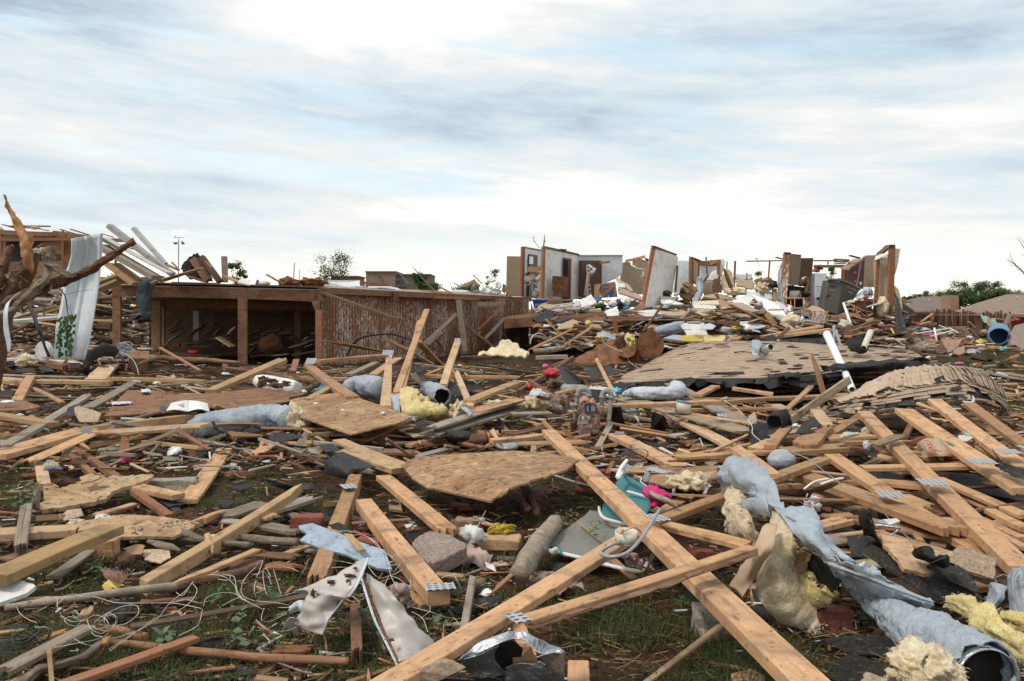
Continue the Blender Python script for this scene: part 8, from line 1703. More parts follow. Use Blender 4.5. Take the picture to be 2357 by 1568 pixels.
block(965,265,.11,.14,.1,.12,3,'pine',name='wood_block',lb='short sawn wood block with grey stone face',cat='block',rough=.003);wb_=[o for o in C.objects if o.name.startswith('wood_block')][-1];patch('895,290,.1 970,280,.105 1050,285,.1|890,350,.05 970,345,.055 1050,350,.05|885,410,.0 970,405,.005 1050,400,.0',4,'concrete','stone_face',.02,pa=wb_,amp=.004)
tube('50,895,.1,32 300,855,.11,33 700,805,.12,34 1100,750,.12,36 1400,715 1620,690,.11,34','grey','wooden_pole','long round wooden pole across the lower left','pole',seg=16,k=5);tube('1560,730,.08,32 1800,650,.08,38 2080,600,.09,42 2250,560,.1,40 2400,490,.1,38','bark','bark_branch','dark smooth branch meeting the long wooden pole','branch',seg=16,k=5,amp=.004)
tube('1000,1205,.06,30 1400,1250,.06,36 1750,1290,.06,38 2100,1320 2400,1350 2900,1370 3205,1385,.06,36','bark','brown_pole','long round brown pole on the grass at the bottom','pole',seg=16,k=5);bp_=[o for o in C.objects if o.name.startswith('brown_pole')][-1];bp_.data.materials[0]=M['stain']
tube('200,1600,.07,44 330,1480,.08,40 480,1440,.08,34 640,1390,.08,32 760,1350,.08,34 880,1260,.09,32 970,1200,.1,30','bkg','birch_branch','pale birch-like branch in the lower left corner','branch',seg=14,k=5,amp=.006)
tube('955,1230,.1,32 985,1180,.11,28 1005,1160,.11,12','stp','broken_end','orange broken end of the birch-like branch','branch',seg=10,amp=.004);tube('510,740,.05,22 600,710,.05,10 690,640,.05,8','bkg','twig','pale forked twig above the wooden pole','twig',seg=8,amp=.006)
tube('1690,200,.14,34 1800,245,.13,30 1950,290,.11 2150,310,.1 2290,320,.1,28','bkg','branch','knotted grey branch crossing the golden split timber','branch',seg=12,amp=.006);tube('1900,230,.14,26 1930,300,.13,28 1955,400,.1,14','pine','bark_flap','dangling torn bark on the knotted branch','bark',seg=8,amp=.01)
tube('1360,285,.06,20 1480,320,.07,30 1600,345,.07,26 1660,370,.06,12','bkg','branch','white-barked stick under the stamped chipboard','branch',seg=10,amp=.006);tube('2060,250,.08,36 2250,250 2500,280 2740,290,.08,34','bkg','branch','thick brown branch left of the blue-grey board','branch',seg=12,amp=.004)
poly('-30,618,.12 90,625 310,675,.11 325,695 240,760,.09 0,845,.07 -30,850',.02,'wcl','white_board','white painted board corner at the left edge','board');bd(205,725,330,700,24,16,.1,.1,mat='pine',e='cj',lb='splintered tan tip under the white board corner')
for q in((q1('0,1060,.04 240,1040,.05 260,1090,.04 0,1110,.03'),'tar'),(q1('0,1200,.05 110,1180,.06 280,1230 240,1320,.04 100,1370,.03 0,1380'),'tar'),(q1('960,900,.06 1040,820,.07 1260,830 1200,920,.05 1120,1000,.04 980,960,.05'),'shd'),(q1('1700,1240,.06 1950,1170,.08 2130,1140,.07 2060,1230,.05 1990,1270,.04 1780,1290'),'shd'),(q1('1850,1480,.03 2100,1420,.04 2352,1440 2352,1500,.03 1900,1530,.02'),'shd'),(q1('1310,360,.05 1560,350,.06 1570,430,.05 1480,480,.04 1330,450'),'shingle'),(q1('1130,350,.08 1250,310,.1 1330,320 1300,400,.07 1200,400'),'cdb'),(q1('760,490,.04 870,465,.05 900,510,.04 800,530,.03'),'shd'),(q1('560,1270,.03 680,1290 720,1330 600,1330,.02'),'shd'),(q1('1250,430,.03 1480,420,.04 1500,480,.03 1300,480,.02'),'tar')):
 poly(q[0],.006,q[1],'shingle_scrap',wd={'tar':'black felt','shd':'dark shingle','shingle':'speckled shingle','cdb':'curled tan shingle'}[q[1]]+' scrap on the grass',cat='shingle',jag=.006,gp='shingle scraps on the grass')
pb=thing('paint_brush','old paint brush with splayed reddish bristles','paint brush',P(1040,700,.05));poly('935,690,.06 1000,630,.09 1120,690,.08 1090,730,.05 960,735,.04',.02,'black','handle',pa=pb);poly('950,672,.085 1000,632,.1 1118,690,.09 1080,720,.07',.012,'brass','ferrule',pa=pb)
pb.children[1].data.materials[0]=M['yep']
for i in range(70):
 u=i/70;x0,y0=985+u*120,640+u*42;tube([(x0,y0,.09,2.2),(x0+rs(-20,20)-20+u*60,y0-60,.12,2),(x0+rs(-60,60)-50+u*120,y0-rs(90,130),.13,1.2)],'ins_pink','bristle',pa=pb,seg=3,k=2)
br=thing('black_wire_rack','bent black metal wire rack in the lower left corner','wire rack',P(280,1150,.05))
for a_ in(q1('105,1170 160,1130 260,1090 400,1070 450,1110 440,1170 380,1200'),q1('105,1175 150,1225 260,1200 330,1160 400,1150'),q1('160,1140 250,1160 330,1190 360,1210'),q1('220,1100 300,1140 400,1190'),q1('200,1210 260,1150 330,1100'),q1('260,1200 330,1140 390,1080'),q1('300,1205 320,1180 350,1190 345,1215 310,1220'),q1('110,1180 180,1190 240,1180')):tube([(x,y,.09+rs(-.015,.02),8)for x,y in a_],'black','rod',pa=br,seg=6,k=5)
def wire(pts,pa=None,lb=None,h0=.12,r_=2.7,mat='pvc',nm='loose_wire'):
 if isinstance(pts,str):pts=q1(pts)
 return tube([(x,y,h0+.03*math.sin(i*1.7),r_)for i,(x,y)in enumerate(pts)],mat,nm,lb,'wire',pa=pa,seg=5,k=6)
wa=wire('520,870 620,780 740,770 900,800 1060,845 1300,850 1600,852 1850,900',lb='tangled white string looping over pole and grass in the lower left',h0=.15)
for p in(q1('110,825 140,820 150,880 190,950 260,1000 340,1030'),q1('530,800 525,880 560,960 660,1020 740,1010'),q1('850,1060 900,1090 1000,1060 1150,1040 1260,960 1270,890 1220,868 1130,880 1010,930 900,1000 840,1080 860,1140 940,1160'),q1('1000,940 1060,970 1080,1020 1020,1060 960,1030 970,960 1020,940'),q1('800,1000 830,1080 920,1130 980,1100 1000,1050 960,990 880,960 810,990'),q1('690,915 720,950 710,990 670,960 670,925 700,915'),q1('590,1000 640,975 740,1010 700,1060 620,1040 590,1000'),q1('940,1000 990,960 1060,990 1050,1060 980,1110 900,1080'),
q1('1780,650 1700,740 1560,850 1460,980 1350,1060 1200,1140 1100,1210 1000,1275'),q1('1770,670 1810,740 1740,850 1600,940 1440,985 1300,1080 1150,1190 1010,1290'),q1('1770,655 1700,760 1660,780 1620,750'),q1('1860,905 1840,1000 1800,1070 1640,1150'),q1('500,1260 700,1220 900,1180 1000,1120 990,1060'),q1('680,1175 760,1220 860,1240 960,1200'),q1('1290,1110 1240,1110 1100,1160 960,1180'),q1('1910,590 2040,600 2150,680 2190,790 2300,850'),q1('2060,590 2150,610 2180,740 2240,820'),q1('1870,880 1900,800 2030,755 2160,765 2260,830'),q1('2000,630 2100,640 2110,600 2040,590'),q1('2352,520 2260,610 2215,720 2240,790 2340,830'),q1('2352,640 2335,720 2350,800'),q1('2040,875 2200,800 2300,850 2400,900'),q1('640,1290 720,1285 700,1270'),q1('320,1075 420,1072 480,1100 490,1150')):
 wire(p,wa,h0=.13,nm='string')
T('L2')
wb=wire('760,190 860,190 1000,230 1110,300 1160,380 1180,450 1220,530 1240,600 1290,710',lb='white wire bundle knotted over the blue-grey board',h0=.26)
for p in(q1('790,260 900,225 1010,235 1100,310 1150,370'),q1('780,325 860,330 920,350'),q1('690,420 700,450 760,465 850,480 920,500'),q1('700,460 660,530'),q1('1160,380 1100,440 1060,470'),q1('1170,380 1240,420 1300,490 1230,500'),q1('1240,430 1320,390 1345,410 1330,480 1270,560'),q1('1030,510 1090,590 1150,620 1220,600 1280,580 1350,540'),q1('1220,600 1180,690 1160,720'),q1('1230,600 1300,620 1410,690 1540,690'),q1('1420,630 1415,720'),q1('690,525 780,520 880,520 940,485'),q1('900,480 930,470 960,490'),q1('1430,930 1530,990 1580,1120'),q1('1440,890 1600,930 1740,980 1820,990 1860,1040'),q1('1600,880 1590,930 1500,1000'),q1('1820,570 1840,630 1890,720'),q1('1700,620 1800,590 1900,610'),q1('2000,50 2130,110 2250,145'),q1('2110,0 2020,180'),q1('1570,480 1680,370')):
 wire(p,wb,h0=.17,nm='string')
wc=wire('0,500 60,460 20,580 0,620',lb='white looped wire left of the bent sheet metal',h0=.12)
for p in(q1('60,560 90,530 200,510 320,530 390,560'),q1('65,560 70,650 110,780 250,780 360,750'),q1('0,600 60,560 110,600 140,680'),q1('160,540 190,640 230,770'),q1('0,700 80,720 0,760'),q1('50,905 80,900'),q1('70,905 50,1000 120,1020 250,960 300,910'),q1('0,1000 80,1080 200,1110 300,1100 370,1070'),q1('0,830 200,850 350,880 450,885'),q1('200,890 330,890 440,880'),q1('90,520 130,600 110,620')):wire(p,wc,h0=.11,nm='string')
sprig(160,770,.1,10,40,'round green leaf beside the looped wire',lsz=.03);sprig(970,930,.1,21,60,'dark green leaves below the bent sheet metal',lsz=.03);sprig(200,1190,.05,14,60,'green clover-like leaves at the grass left of the pole',lsz=.018);sprig(1660,1010,.04,10,40,'single round dull green leaf on the grass','leaf_dull',lsz=.033)
T('L1');sprig(840,530,.06,18,70,'pale green leaf on the grass below the wood block','leaf_dull',lsz=.03);sprig(1520,1150,.05,12,60,'flat pale green leaf by the reddish timber','leaf_dull',lsz=.042);sprig(2190,1180,.05,10,60,'flat pale green leaf right of the dark shingle','leaf_dull',lsz=.042);sprig(2020,770,.07,18,60,'green leaf inside the white wire loops',lsz=.03);sprig(2200,970,.05,14,60,'dull green leaf under the rusty bar','leaf_dull',lsz=.036)
T('M1');sprig(180,1380,.12,46,130,'broad green leaves at the left edge',lsz=.042);sprig(300,1330,.12,28,80,'dull green leaves beside the curled grey strip','leaf_dull',lsz=.036)
patch('290,1400,.14 330,1320,.2 370,1310|270,1460,.08 310,1440,.12 360,1420|300,1490,.05 340,1510 370,1500',5,'grey','curled_bark',.004,amp=.01,lb='curled grey bark strip at the left',cat='bark')
#tile L4: the big duct and insulation
T('L4')
dd_=thing('collapsed_flexible_duct','long collapsed blue-grey flexible duct with open dark mouth','duct',P(1200,900,.1))
tube('700,640,.2,46 860,760,.22,70 1020,880,.24,110 1200,1010,.27,165 1400,1130,.29,215 1600,1240,.3,255 1800,1370,.31,290 2000,1520,.31,320','wrap','duct_body',pa=dd_,seg=40,k=10,amp=.01,fr=7,wr=.004,hole=True,thick=.006)
patch('60,-20,.52 200,-20,.54 330,-20 410,-20,.52|170,110,.5 280,90,.52 400,100 480,110,.50|260,250,.46 360,230,.49 460,240 560,260,.46|390,370,.42 470,350,.45 560,350 640,360,.42|530,470,.38 610,470,.41 700,470 800,495,.38',8,'wrap','duct_wrap',.005,amp=.018,fr=8,pa=dd_)
patch('520,470,.39 640,480,.42 800,540,.41 980,600,.39 1180,690,.37 1380,780,.36 1500,820|600,580,.34 720,590,.37 880,640,.38 1050,700,.36 1250,780,.35 1420,850,.34 1530,870,.35|680,680,.28 790,700,.32 930,740,.33 1080,790,.32 1240,840,.31 1350,875 1480,890,.33|840,800,.24 950,815,.28 1080,850 1180,870 1280,880,.29 1340,882,.3 1400,885,.31',8,'wrap','duct_wrap',.005,amp=.016,fr=8,pa=dd_)
tube('560,480,.42,15 760,560,.42,18 960,630,.4,20 1180,720,.38,22 1400,800,.37,18 1520,840,.37,10','wrap','wrap_fold',pa=dd_,seg=12,k=6,amp=.004)
patch('590,430,.44 760,500,.45 900,500 985,495|640,480,.42 800,560 950,580 1070,610|700,520,.41 870,590,.4 1040,640 1200,695,.38',7,'wrap','torn_wrap',.004,amp=.014,fr=12,pa=dd_,ragged=.008);patch('580,340,.45 640,370,.46 720,410|640,420,.43 700,440,.45 800,470,.44|720,450,.42 780,480 830,510,.41',6,'wrap','torn_wrap',.004,amp=.01,pa=dd_,ragged=.01)
tube('265,315,.3,10 400,385,.33,13 520,450,.36,12','std','metal_strip',pa=dd_,seg=8)
tube('845,490,.46,12 860,510,.46,14 885,480,.47 905,495,.46,8','wrp','curl',pa=dd_,seg=8)
mc=P(1945,1500,.3)
ax=(P(2000,1520,.31)-P(1800,1370,.31)).normalized();
Mx=Mt.Translation(P(1985,1530,.3))@Ve((0,0,1)).rotation_difference(ax).to_matrix().to_4x4()
rm=300*sc()/ppm(P(1985,1530,.3))
bm=bmesh.new();bmesh.ops.create_cone(bm,cap_ends=False,segments=48,radius1=rm*1.0,radius2=rm*.93,depth=.05);o=bmo('metal_collar',bm,M['galv'],Mx,dd_,True);mod_solid(o,.003,0)
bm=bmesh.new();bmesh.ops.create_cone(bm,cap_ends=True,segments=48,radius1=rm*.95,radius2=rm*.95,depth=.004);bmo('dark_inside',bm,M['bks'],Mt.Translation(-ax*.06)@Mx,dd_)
for i in range(15):
 th=math.radians(95+i*17);b_=cube_bm(.055,.04,.002,0);tm=Mx@Mt.Rotation(th,4,'Z')@Mt.Translation((rm*1.01,0,-.01))@Mt.Rotation(R(90),4,'Y')@Mt.Rotation(rs(-.2,.2),4,'X');bmo('metal_tab',b_,M['galv'if i%3 else 'wrap'],tm,dd_)
T('M3')
patch('1890,1100,.5 1990,1030,.56 2120,1010,.58 2240,1060 2300,1120,.56|1900,1190,.46 2000,1130,.54 2140,1130,.57 2300,1180 2400,1240,.56|1900,1240,.4 2020,1230,.49 2180,1240,.54 2330,1280,.55 2430,1320,.54|1950,1340,.34 2080,1300,.44 2230,1330,.5 2350,1370,.52 2480,1440|2130,1310,.4 2200,1360,.46 2300,1410,.5 2420,1470,.52 2540,1530|2330,1390,.46 2380,1440,.48 2450,1510,.5 2540,1580,.52 2640,1640,.50',8,'wrap','duct_wrap',.006,amp=.03,fr=7,pa=dd_)
patch('2070,1470,.4 2100,1430,.46 2200,1390,.5 2340,1400,.52|2080,1510,.36 2120,1500,.42 2240,1480,.46 2360,1480,.50|2110,1540,.34 2160,1540,.38 2260,1545,.42 2380,1560,.46',7,'wrap','wrap_flap',.005,amp=.012,fr=8,pa=dd_);patch('2080,1490,.37 2200,1420,.44 2310,1410,.46|2090,1500,.36 2200,1440,.42 2320,1430,.44',5,'wrp','wrap_flap_edge',.004,pa=dd_)
T('L4')
ib=thing('insulation_batt','hanging cream insulation batt with brown paper facing','insulation',P(100,700,.1))
patch('60,30,.46 120,20,.48 180,60|60,170,.4 160,180,.44 260,280,.42|-10,330,.36 100,350,.375 240,380,.37|-75,520,.28 80,520,.3 200,480|-85,700,.2 110,700,.22 270,640|-20,880,.12 190,880,.135 370,840,.13|180,1010,.04 330,1050,.045 465,1050,.04|400,1100,.03 430,1100 462,1070',9,'icr','batt',.045,amp=.012,fr=10,pa=ib,fib=1500)
patch('200,520,.24 260,540,.26 330,600,.25|240,620,.2 360,650,.23 600,790,.2|330,760,.14 430,800,.17 560,850,.14|400,900,.08 470,900,.1 520,930,.06',8,'iye','batt_layer',.03,amp=.025,fr=9,pa=ib,fib=1200);patch('140,70,.47 200,130,.46 260,200,.45|180,160,.45 260,240,.43 340,300,.42|260,260,.42 330,320,.4 420,370,.38',7,'iye','batt_layer',.03,amp=.02,pa=ib,fib=400)
T('L3')
patch('1975,-10,.36 2050,-60,.42 2130,-20,.44|1985,100,.28 2080,100,.34 2200,120,.38|2010,190,.2 2110,220,.26 2230,230,.32|2120,260,.16 2180,290,.2 2260,330,.26',8,'icr','batt_layer',.04,amp=.025,fr=9,pa=ib,fib=900)
patch('2300,150,.47 2350,120,.48 2440,135|2250,280,.42 2330,260,.44 2410,300,.43|2160,430,.34 2260,430,.37 2350,440,.36|2060,590,.24 2160,600,.27 2250,600|1995,695,.17 2060,730,.18 2120,800,.17',6,'ppb','paper_facing',.003,amp=.008,fr=10,pa=ib)
T('M3');patch('1990,1290,.4 2060,1270,.44 2130,1290,.46|1985,1420,.34 2060,1420,.4 2130,1440,.42|1975,1560,.28 2060,1560,.34 2130,1560,.38',7,'icr','batt_layer',.04,amp=.03,fr=8,pa=ib,fib=700)
T('L4')
tube('1640,850,.34,28 1760,860,.36,60 1900,930,.38,84 2050,1050,.38,92 2200,1180,.37 2400,1340,.36,90','iye','insulation_roll','long yellow insulation strip along the big duct','insulation',seg=24,k=8,amp=.022,fr=9,fib=2200);tube('2130,980,.34,40 2230,1000,.34,60 2400,1050,.34,80','iye','insulation_roll','second yellow insulation strip at the right edge','insulation',seg=20,k=7,amp=.02,fr=9,fib=900)
bl=blob(1455,1440,.34,250,185,'icr','insulation_wad','big crumpled cream insulation wad before the duct mouth','insulation',amp=.2,fr=6,sub=5,fib=2500,depth=.13)
for a_ in(q1('1200,1500,.25,60 1160,1560,.2,70 1150,1620,.15,80'),q1('1500,1600,.2,90 1600,1590 1700,1560,.24,60')):tube(a_,'icr','lobe',pa=bl,seg=14,amp=.02,fr=12,fib=400)
for v in bl.data.vertices:
 pj=proj(bl.matrix_world@v.co);X,Y=dx(1495,1425)
 r2=((pj.x-X)/11)**2+((pj.y-Y)/15)**2
 if r2<3 and v.co.y<0:v.co+=Ve((0,.1,-.02))*math.exp(-r2)
for rows_,lb in((qq('2240,545,.36 2310,520,.4 2400,470|2210,660,.3 2290,640,.36 2400,620|2190,760,.26 2260,780,.3 2400,760,.32|2240,960,.2 2300,970,.24 2400,960,.26'),'translucent grey curved plastic at the right edge'),(qq('2030,680,.24 2110,660,.28 2200,680|2010,770,.2 2090,780,.24 2160,790|1985,880,.16 2050,900,.2 2120,920,.18'),'folded pale grey plastic left of the curved plastic')):
 patch(rows_,7,'wrap','plastic_sheet',.004,amp=.02,fr=9,lb=lb,cat='plastic')
tube('2290,550,.4,12 2250,640,.38 2270,800,.34 2340,960,.3','std','plastic_hoop','grey curved rim of the plastic at the right edge','rim',seg=8)
for q in((q1('260,335,.34 370,380,.36 520,480 600,570,.34 665,665,.3 590,750,.22 440,680,.2 310,600,.22 180,490,.26'),'shd','dark shingle flap under the duct wrap beside the batt'),(q1('210,420,.33 300,345,.36 400,400,.37 320,560,.27 290,575,.26 185,480,.29'),'cdb','brown shingle corner between batt and duct wrap'),(q1('720,240,.3 850,220,.32 930,290 860,370,.28 870,430,.26 760,400'),'tar','torn black felt beside the duct wrap'),(q1('850,365,.29 920,290,.31 1140,400,.29 1250,520,.27 1500,700,.25 1620,830,.22 1540,830,.2 1240,640,.22 1050,520,.24'),'shd','long dark shingle strip right of the duct wrap'),
(q1('1330,560,.22 1480,540,.24 1700,650,.22 1960,800,.2 1990,870,.17 1780,820 1600,840,.16'),'shd','dark shingle strip under the square tan shingle'),(q1('1480,480,.28 1620,490,.29 1800,540,.28 1900,650,.25 1960,760,.22 1880,740 1660,640,.24'),'tar','black shingle sheet left of the square tan shingle'),(q1('1750,320,.34 1900,370 2105,440,.33 2070,625,.26 1850,560,.27 1650,465,.29'),'shingle','square tan granular shingle on the right'),(q1('1700,520,.25 1800,560 1900,600,.24 2080,640 2060,690,.21 1850,640,.22'),'shingle','narrow tan shingle under the square one'),(q1('2090,620,.26 2160,590,.28 2400,620,.26 2400,760,.2 2290,750 2110,670,.22'),'shingle','granular shingle behind the grey plastic'),
(q1('480,1180,.04 700,1150,.06 1050,1150 1200,1260,.05 1240,1340,.04 1000,1330,.03 720,1300,.02'),'shd','dark shingle under the duct in front'),(q1('520,1510,.04 640,1380,.05 740,1310 1000,1380 1200,1440 1180,1520,.04 800,1600,.03'),'shd','dark shingle left of the insulation wad'),(q1('850,1560,.06 900,1480,.07 1080,1540,.06 1100,1620,.05'),'shingle','greyish shingle corner at the bottom edge'),(q1('400,1400,.03 560,1420 540,1500,.02 430,1480'),'shd','small dark felt patch by the long beam')):
 poly(q[0],.007,q[1],'shingle_sheet',q[2],'shingle',jag=.007)
patch('840,70,.44 870,-10,.5 930,10 960,80,.46|850,140,.4 890,130,.42 940,140 980,160,.4|870,240,.32 920,240,.34 980,260 1030,310,.3',6,'shd','curled_shingle',.01,amp=.01,lb='dark curled shingle standing right of the duct wrap',cat='shingle')
patch('1330,380,.34 1390,335,.4 1470,330 1510,370,.38|1360,430,.32 1430,420,.36 1510,430,.38 1560,440,.36|1450,460,.3 1520,470,.34 1580,430,.38 1650,420,.36|1500,480,.28 1560,500,.3 1620,520 1650,510,.3',7,'rubber','rubber_lump',.01,amp=.008,lb='folded black rubber lump among the shingles',cat='rubber')
poly('1040,215,.36 1160,235 1280,270,.35 1400,440,.3 1490,570,.26 1440,580 1250,535,.28 1180,430,.31 1060,300,.34',.02,'pto','painted_board','pale splintered board with grey paint on the shingles','board',jag=.008);[o for o in C.objects if o.name.startswith('painted_board')][-1].data.materials[0]=M['pip']
tb('''360 150 760 55 80 58 .34 .36 p cj thick board end behind the duct wrap
770 60 2100 330 66 40 .2 .16 p
1020 200 1800 430 60 30 .18 .16 p
1300 120 1420 290 60 20 .2 .16 p cj
1620 60 2372 520 80 60 .24 .2 p long beam right of the plated chords running to the edge
1780 0 2372 240 60 50 .26 .24 p
2000 130 2372 330 44 40 .26 .24 l
2040 -20 2372 150 60 50 .3 .28 p''')
hk=thing('metal_bracket','bent silver bracket and white plastic cover on the right trusses','bracket',P(1100,150,.3));tube('970,150,.36,16 1000,135,.38,14 1180,155,.38,11 1210,165,.37 1170,200,.35,9 1110,238,.33,8','galv','rod',pa=hk,seg=10);poly('990,100,.36 1060,80,.38 1180,70 1215,95,.37 1120,130,.36',.015,'white','cover',pa=hk)
block(590,900,.1,.16,.1,.12,0,'brick',lb='dark red brick in the shadow under the duct',rough=.008);block(2170,130,.2,.3,.2,.1,30,'stone',name='stone',lb='reddish stone between the right trusses',cat='stone')
tube('520,430,.48,3 900,600,.46,2.5 1200,620 1450,500,.44 1640,425,.42','rust','thin_wire','thin rusty wire arching over the dark shingles','wire',seg=5);tube('165,90,.5,3 170,50,.52 260,-10,.54 500,-80,.56 700,-70,.52 880,20,.48 960,120,.46','rust','thin_wire','thin rusty wire looping over the duct wrap','wire',seg=5)
#loose scatter
T('D')
rng=random.Random(11);random.seed(99)
BARE=q1('1400,1430,300,120 1500,1500,260,90 2250,835,99,22')
def bare(x,y):
 return any(((x-a)/c)**2+((y-b)/d)**2<1 for a,b,c,d in BARE)
ZONES=[
(0,835,780,1000,1.0,.22,.3,1.6),(560,850,1300,1010,1.1,.28,.3,1.5),(1050,770,1560,900,1.1,.3,.4,1.8),(1280,860,1760,1060,.8,.26,.25,1.2),(1650,880,2357,1180,1.6,.26,.4,1.8),(1900,1130,2357,1360,1.0,.16,.3,1.1),
(0,1000,520,1260,.7,.08,.12,.5),(500,1020,1250,1290,.7,.07,.12,.5),(0,1260,900,1568,.5,.04,.06,.28),(900,1280,1400,1500,.4,.04,.06,.28),(1350,1230,1800,1400,.3,.05,.08,.3),(1150,700,2050,760,.0,.1,.3,1)]
tot=sum(z[4]for z in ZONES)
mats=['pine','pine','pine','pip','yellow','grey','grey','stain','stain','red','dark','pto']
cnt=0
while cnt<300-14:
 z=rng.choices(ZONES,[q[4]for q in ZONES])[0];x,y=rng.uniform(z[0],z[2]),rng.uniform(z[1],z[3])
 if bare(x,y):continue
 cnt+=1
 h=rng.uniform(.015,z[5])**1.0;p=P(x,y,h);L=rng.uniform(z[6],z[7]);a=rng.gauss(0,.9)if rng.random()<.6 else rng.uniform(0,3.14)
 w_=min(rng.choice([.02,.035,.04,.06,.09,.09,.12]),L*.35);t_=rng.choice([.012,.018,.035,.038]);m_=rng.choice(mats);tilt=rng.gauss(0,.1)if h>.05 else rng.gauss(0,.03)
 d_=Ve((math.cos(a),math.sin(a),tilt)).normalized();A,B=p-d_*L/2,p+d_*L/2
 A.z=max(A.z,.012);B.z=max(B.z,.012)
 me=bme((B-A).length,w_,t_,rng.choice('ccjp'),rng.choice('cjjp'),rng.uniform(-.01,.01),rng.uniform(-.1,.1),5000+cnt)
 o=link('wood_scrap',me,M[m_],frame(A,B,roll=rng.gauss(0,.25)))
 sz='big'if L>1 else('short'if L<.3 else 'mid-length')
 alb(o,'%s %s %s scrap'%(sz,'thin'if w_<.05 else 'wide',TONE[m_]),'wood scrap','wood scraps scattered over the yard',p)
for i in range(110):
 z=rng.choices(ZONES,[q[4]for q in ZONES])[0];x,y=rng.uniform(z[0],z[2]),rng.uniform(z[1],z[3])
 if bare(x,y):continue
 h=rng.uniform(.01,z[5]*.8);s_=rng.uniform(.06,.28)*(1 if y<1100 else .5);p=P(x,y,h);m_=rng.choice(['shd','tar','shingle','shd','tar'])
 n_=rng.randint(4,7);ring=[]
 for k in range(n_):th=k/n_*6.28+rng.uniform(-.3,.3);ring.append((math.cos(th)*s_*rng.uniform(.5,1),math.sin(th)*s_*rng.uniform(.4,.9)))
 vs=[p+Ve((a,b,a*rng.uniform(-.2,.2)+b*.25))for a,b in ring];vs=[Ve((v.x,v.y,max(v.z,.008)))for v in vs]
 c0=sum(vs,Ve())/n_;vs2=vs+[v-Ve((0,0,.006))for v in vs]+[c0+Ve((0,0,rng.uniform(.0,.03)))]
 o=mk('roofing_scrap',vs2,[(i_,(i_+1)%n_,2*n_)for i_ in range(n_)]+[tuple(range(2*n_-1,n_-1,-1))]+[(i_,i_+n_,(i_+1)%n_+n_,(i_+1)%n_)for i_ in range(n_)],M[m_])
 alb(o,{'shd':'dark shingle scrap','tar':'black felt scrap','shingle':'tan shingle scrap'}[m_]+(' small'if s_<.12 else ''),'roofing scrap','roofing scraps scattered over the yard',p)
for i in range(60):
 z=rng.choices(ZONES,[q[4]for q in ZONES])[0];x,y=rng.uniform(z[0],z[2]),rng.uniform(z[1],z[3])
 if bare(x,y):continue
 h=rng.uniform(.02,z[5]);p=P(x,y,h);s_=rng.uniform(.02,.07)*(1 if y<1000 else .6);m_,wd=rng.choice([('wcl','white paper scrap'),('white','dirty white paper scrap'),('wrap','blue-grey plastic scrap'),('icr','cream insulation scrap'),('iye','yellow insulation scrap'),('drywall','white plaster crumb'),('leaf','green leaf scrap'),('pkc','grey-brown cloth scrap')])
 bm=bmesh.new();bmesh.ops.create_icosphere(bm,subdivisions=3,radius=1.0);sd=rng.uniform(0,99)
 for v in bm.verts:
  q=v.co.copy();f_=1+1.1*noise.noise(q*1.5+Ve((sd,0,0)))+.5*noise.noise(q*4+Ve((0,sd,0)));v.co=Ve((q.x*s_*f_,q.y*s_*f_,q.z*s_*.35*f_))
 o=bmo('litter_scrap',bm,M[m_],Mt.Translation(p)@Mt.Rotation(rng.uniform(0,6),4,'Z'),None,True);alb(o,wd,'litter','litter scattered over the yard',p)
for i in range(55):
 x=rng.uniform(1240,2090);y=rng.uniform(690,752)+max(0,(x-1900)*.03);dd=127.8-(y-690)/62*4.2+rng.uniform(-.4,.6);p=P(x,y,dd);s_=rng.uniform(.08,.38)
 m_,wd=rng.choice([('drywall','white plaster piece'),('white','white board piece'),('wtn','tan plaster piece'),('ppb','brown paper-backed piece'),('dbk','brown board piece'),('stain','brown wood piece'),('pine','tan wood piece'),('wrp','pale plastic piece'),('llc','lilac cloth piece'),('black','black piece')])
 n_=rng.randint(4,6);t1,t2=rng.uniform(-.8,.8),rng.uniform(-.5,.9);ring=[(math.cos(k/n_*6.28+rng.uniform(-.3,.3))*s_*rng.uniform(.6,1.3),math.sin(k/n_*6.28)*s_*rng.uniform(.4,.9))for k in range(n_)]
 vs=[p+Ve((a,b,a*t1*.5+b*t2))for a,b in ring];nn=Ve((0,0,.025));vs2=vs+[v-nn for v in vs]
 o=mk('plaster_piece',vs2,[tuple(range(n_)),tuple(range(2*n_-1,n_-1,-1))]+[(i_,i_+n_,(i_+1)%n_+n_,(i_+1)%n_)for i_ in range(n_)],M[m_]);alb(o,('large 'if s_>.28 else '')+wd,'rubble piece','rubble pieces on the house heap',p)
PAL=q1('.42,.25,.13 .56,.37,.2 .42,.25,.12 .3,.24,.18 .2,.1,.055 .12,.065,.04 .38,.33,.27 .62,.6,.57 .3,.13,.07 .05,.045,.045 .03,.03,.03 .09,.05 .16,.09,.05')
def field(name,lb,n_,xr,yr,hmax,lr,pal,wr_=(.02,.12),tr=(.01,.04),ex=None,cat='debris',dep=None):
 it=[]
 for _ in range(n_):
  x=rng.uniform(*xr);y=rng.uniform(*yr)
  if ex and ex(x,y):continue
  p=P(x,y,rng.uniform(0,hmax))if dep is None else P(x,y,dep(x,y));L=rng.uniform(*lr);c=rng.choice(pal);v=rng.uniform(.75,1.2)
  it.append((tuple(p),L,min(rng.uniform(*wr_),L*.6),rng.uniform(*tr),rng.gauss(0,1.0),rng.gauss(0,.18),rng.gauss(0,.4),tuple(min(.8,q*v)for q in c)))
 o=scraps_mesh(name,it,'chips',lb);o['category']=cat;return o
field('far_debris','sea of broken boards and rubbish far behind the tree at left',2200,(-40,330),(722,835),.45,(.15,1.5),PAL+[(.55,.5,.44)]*3,(.04,.16),(.02,.07))
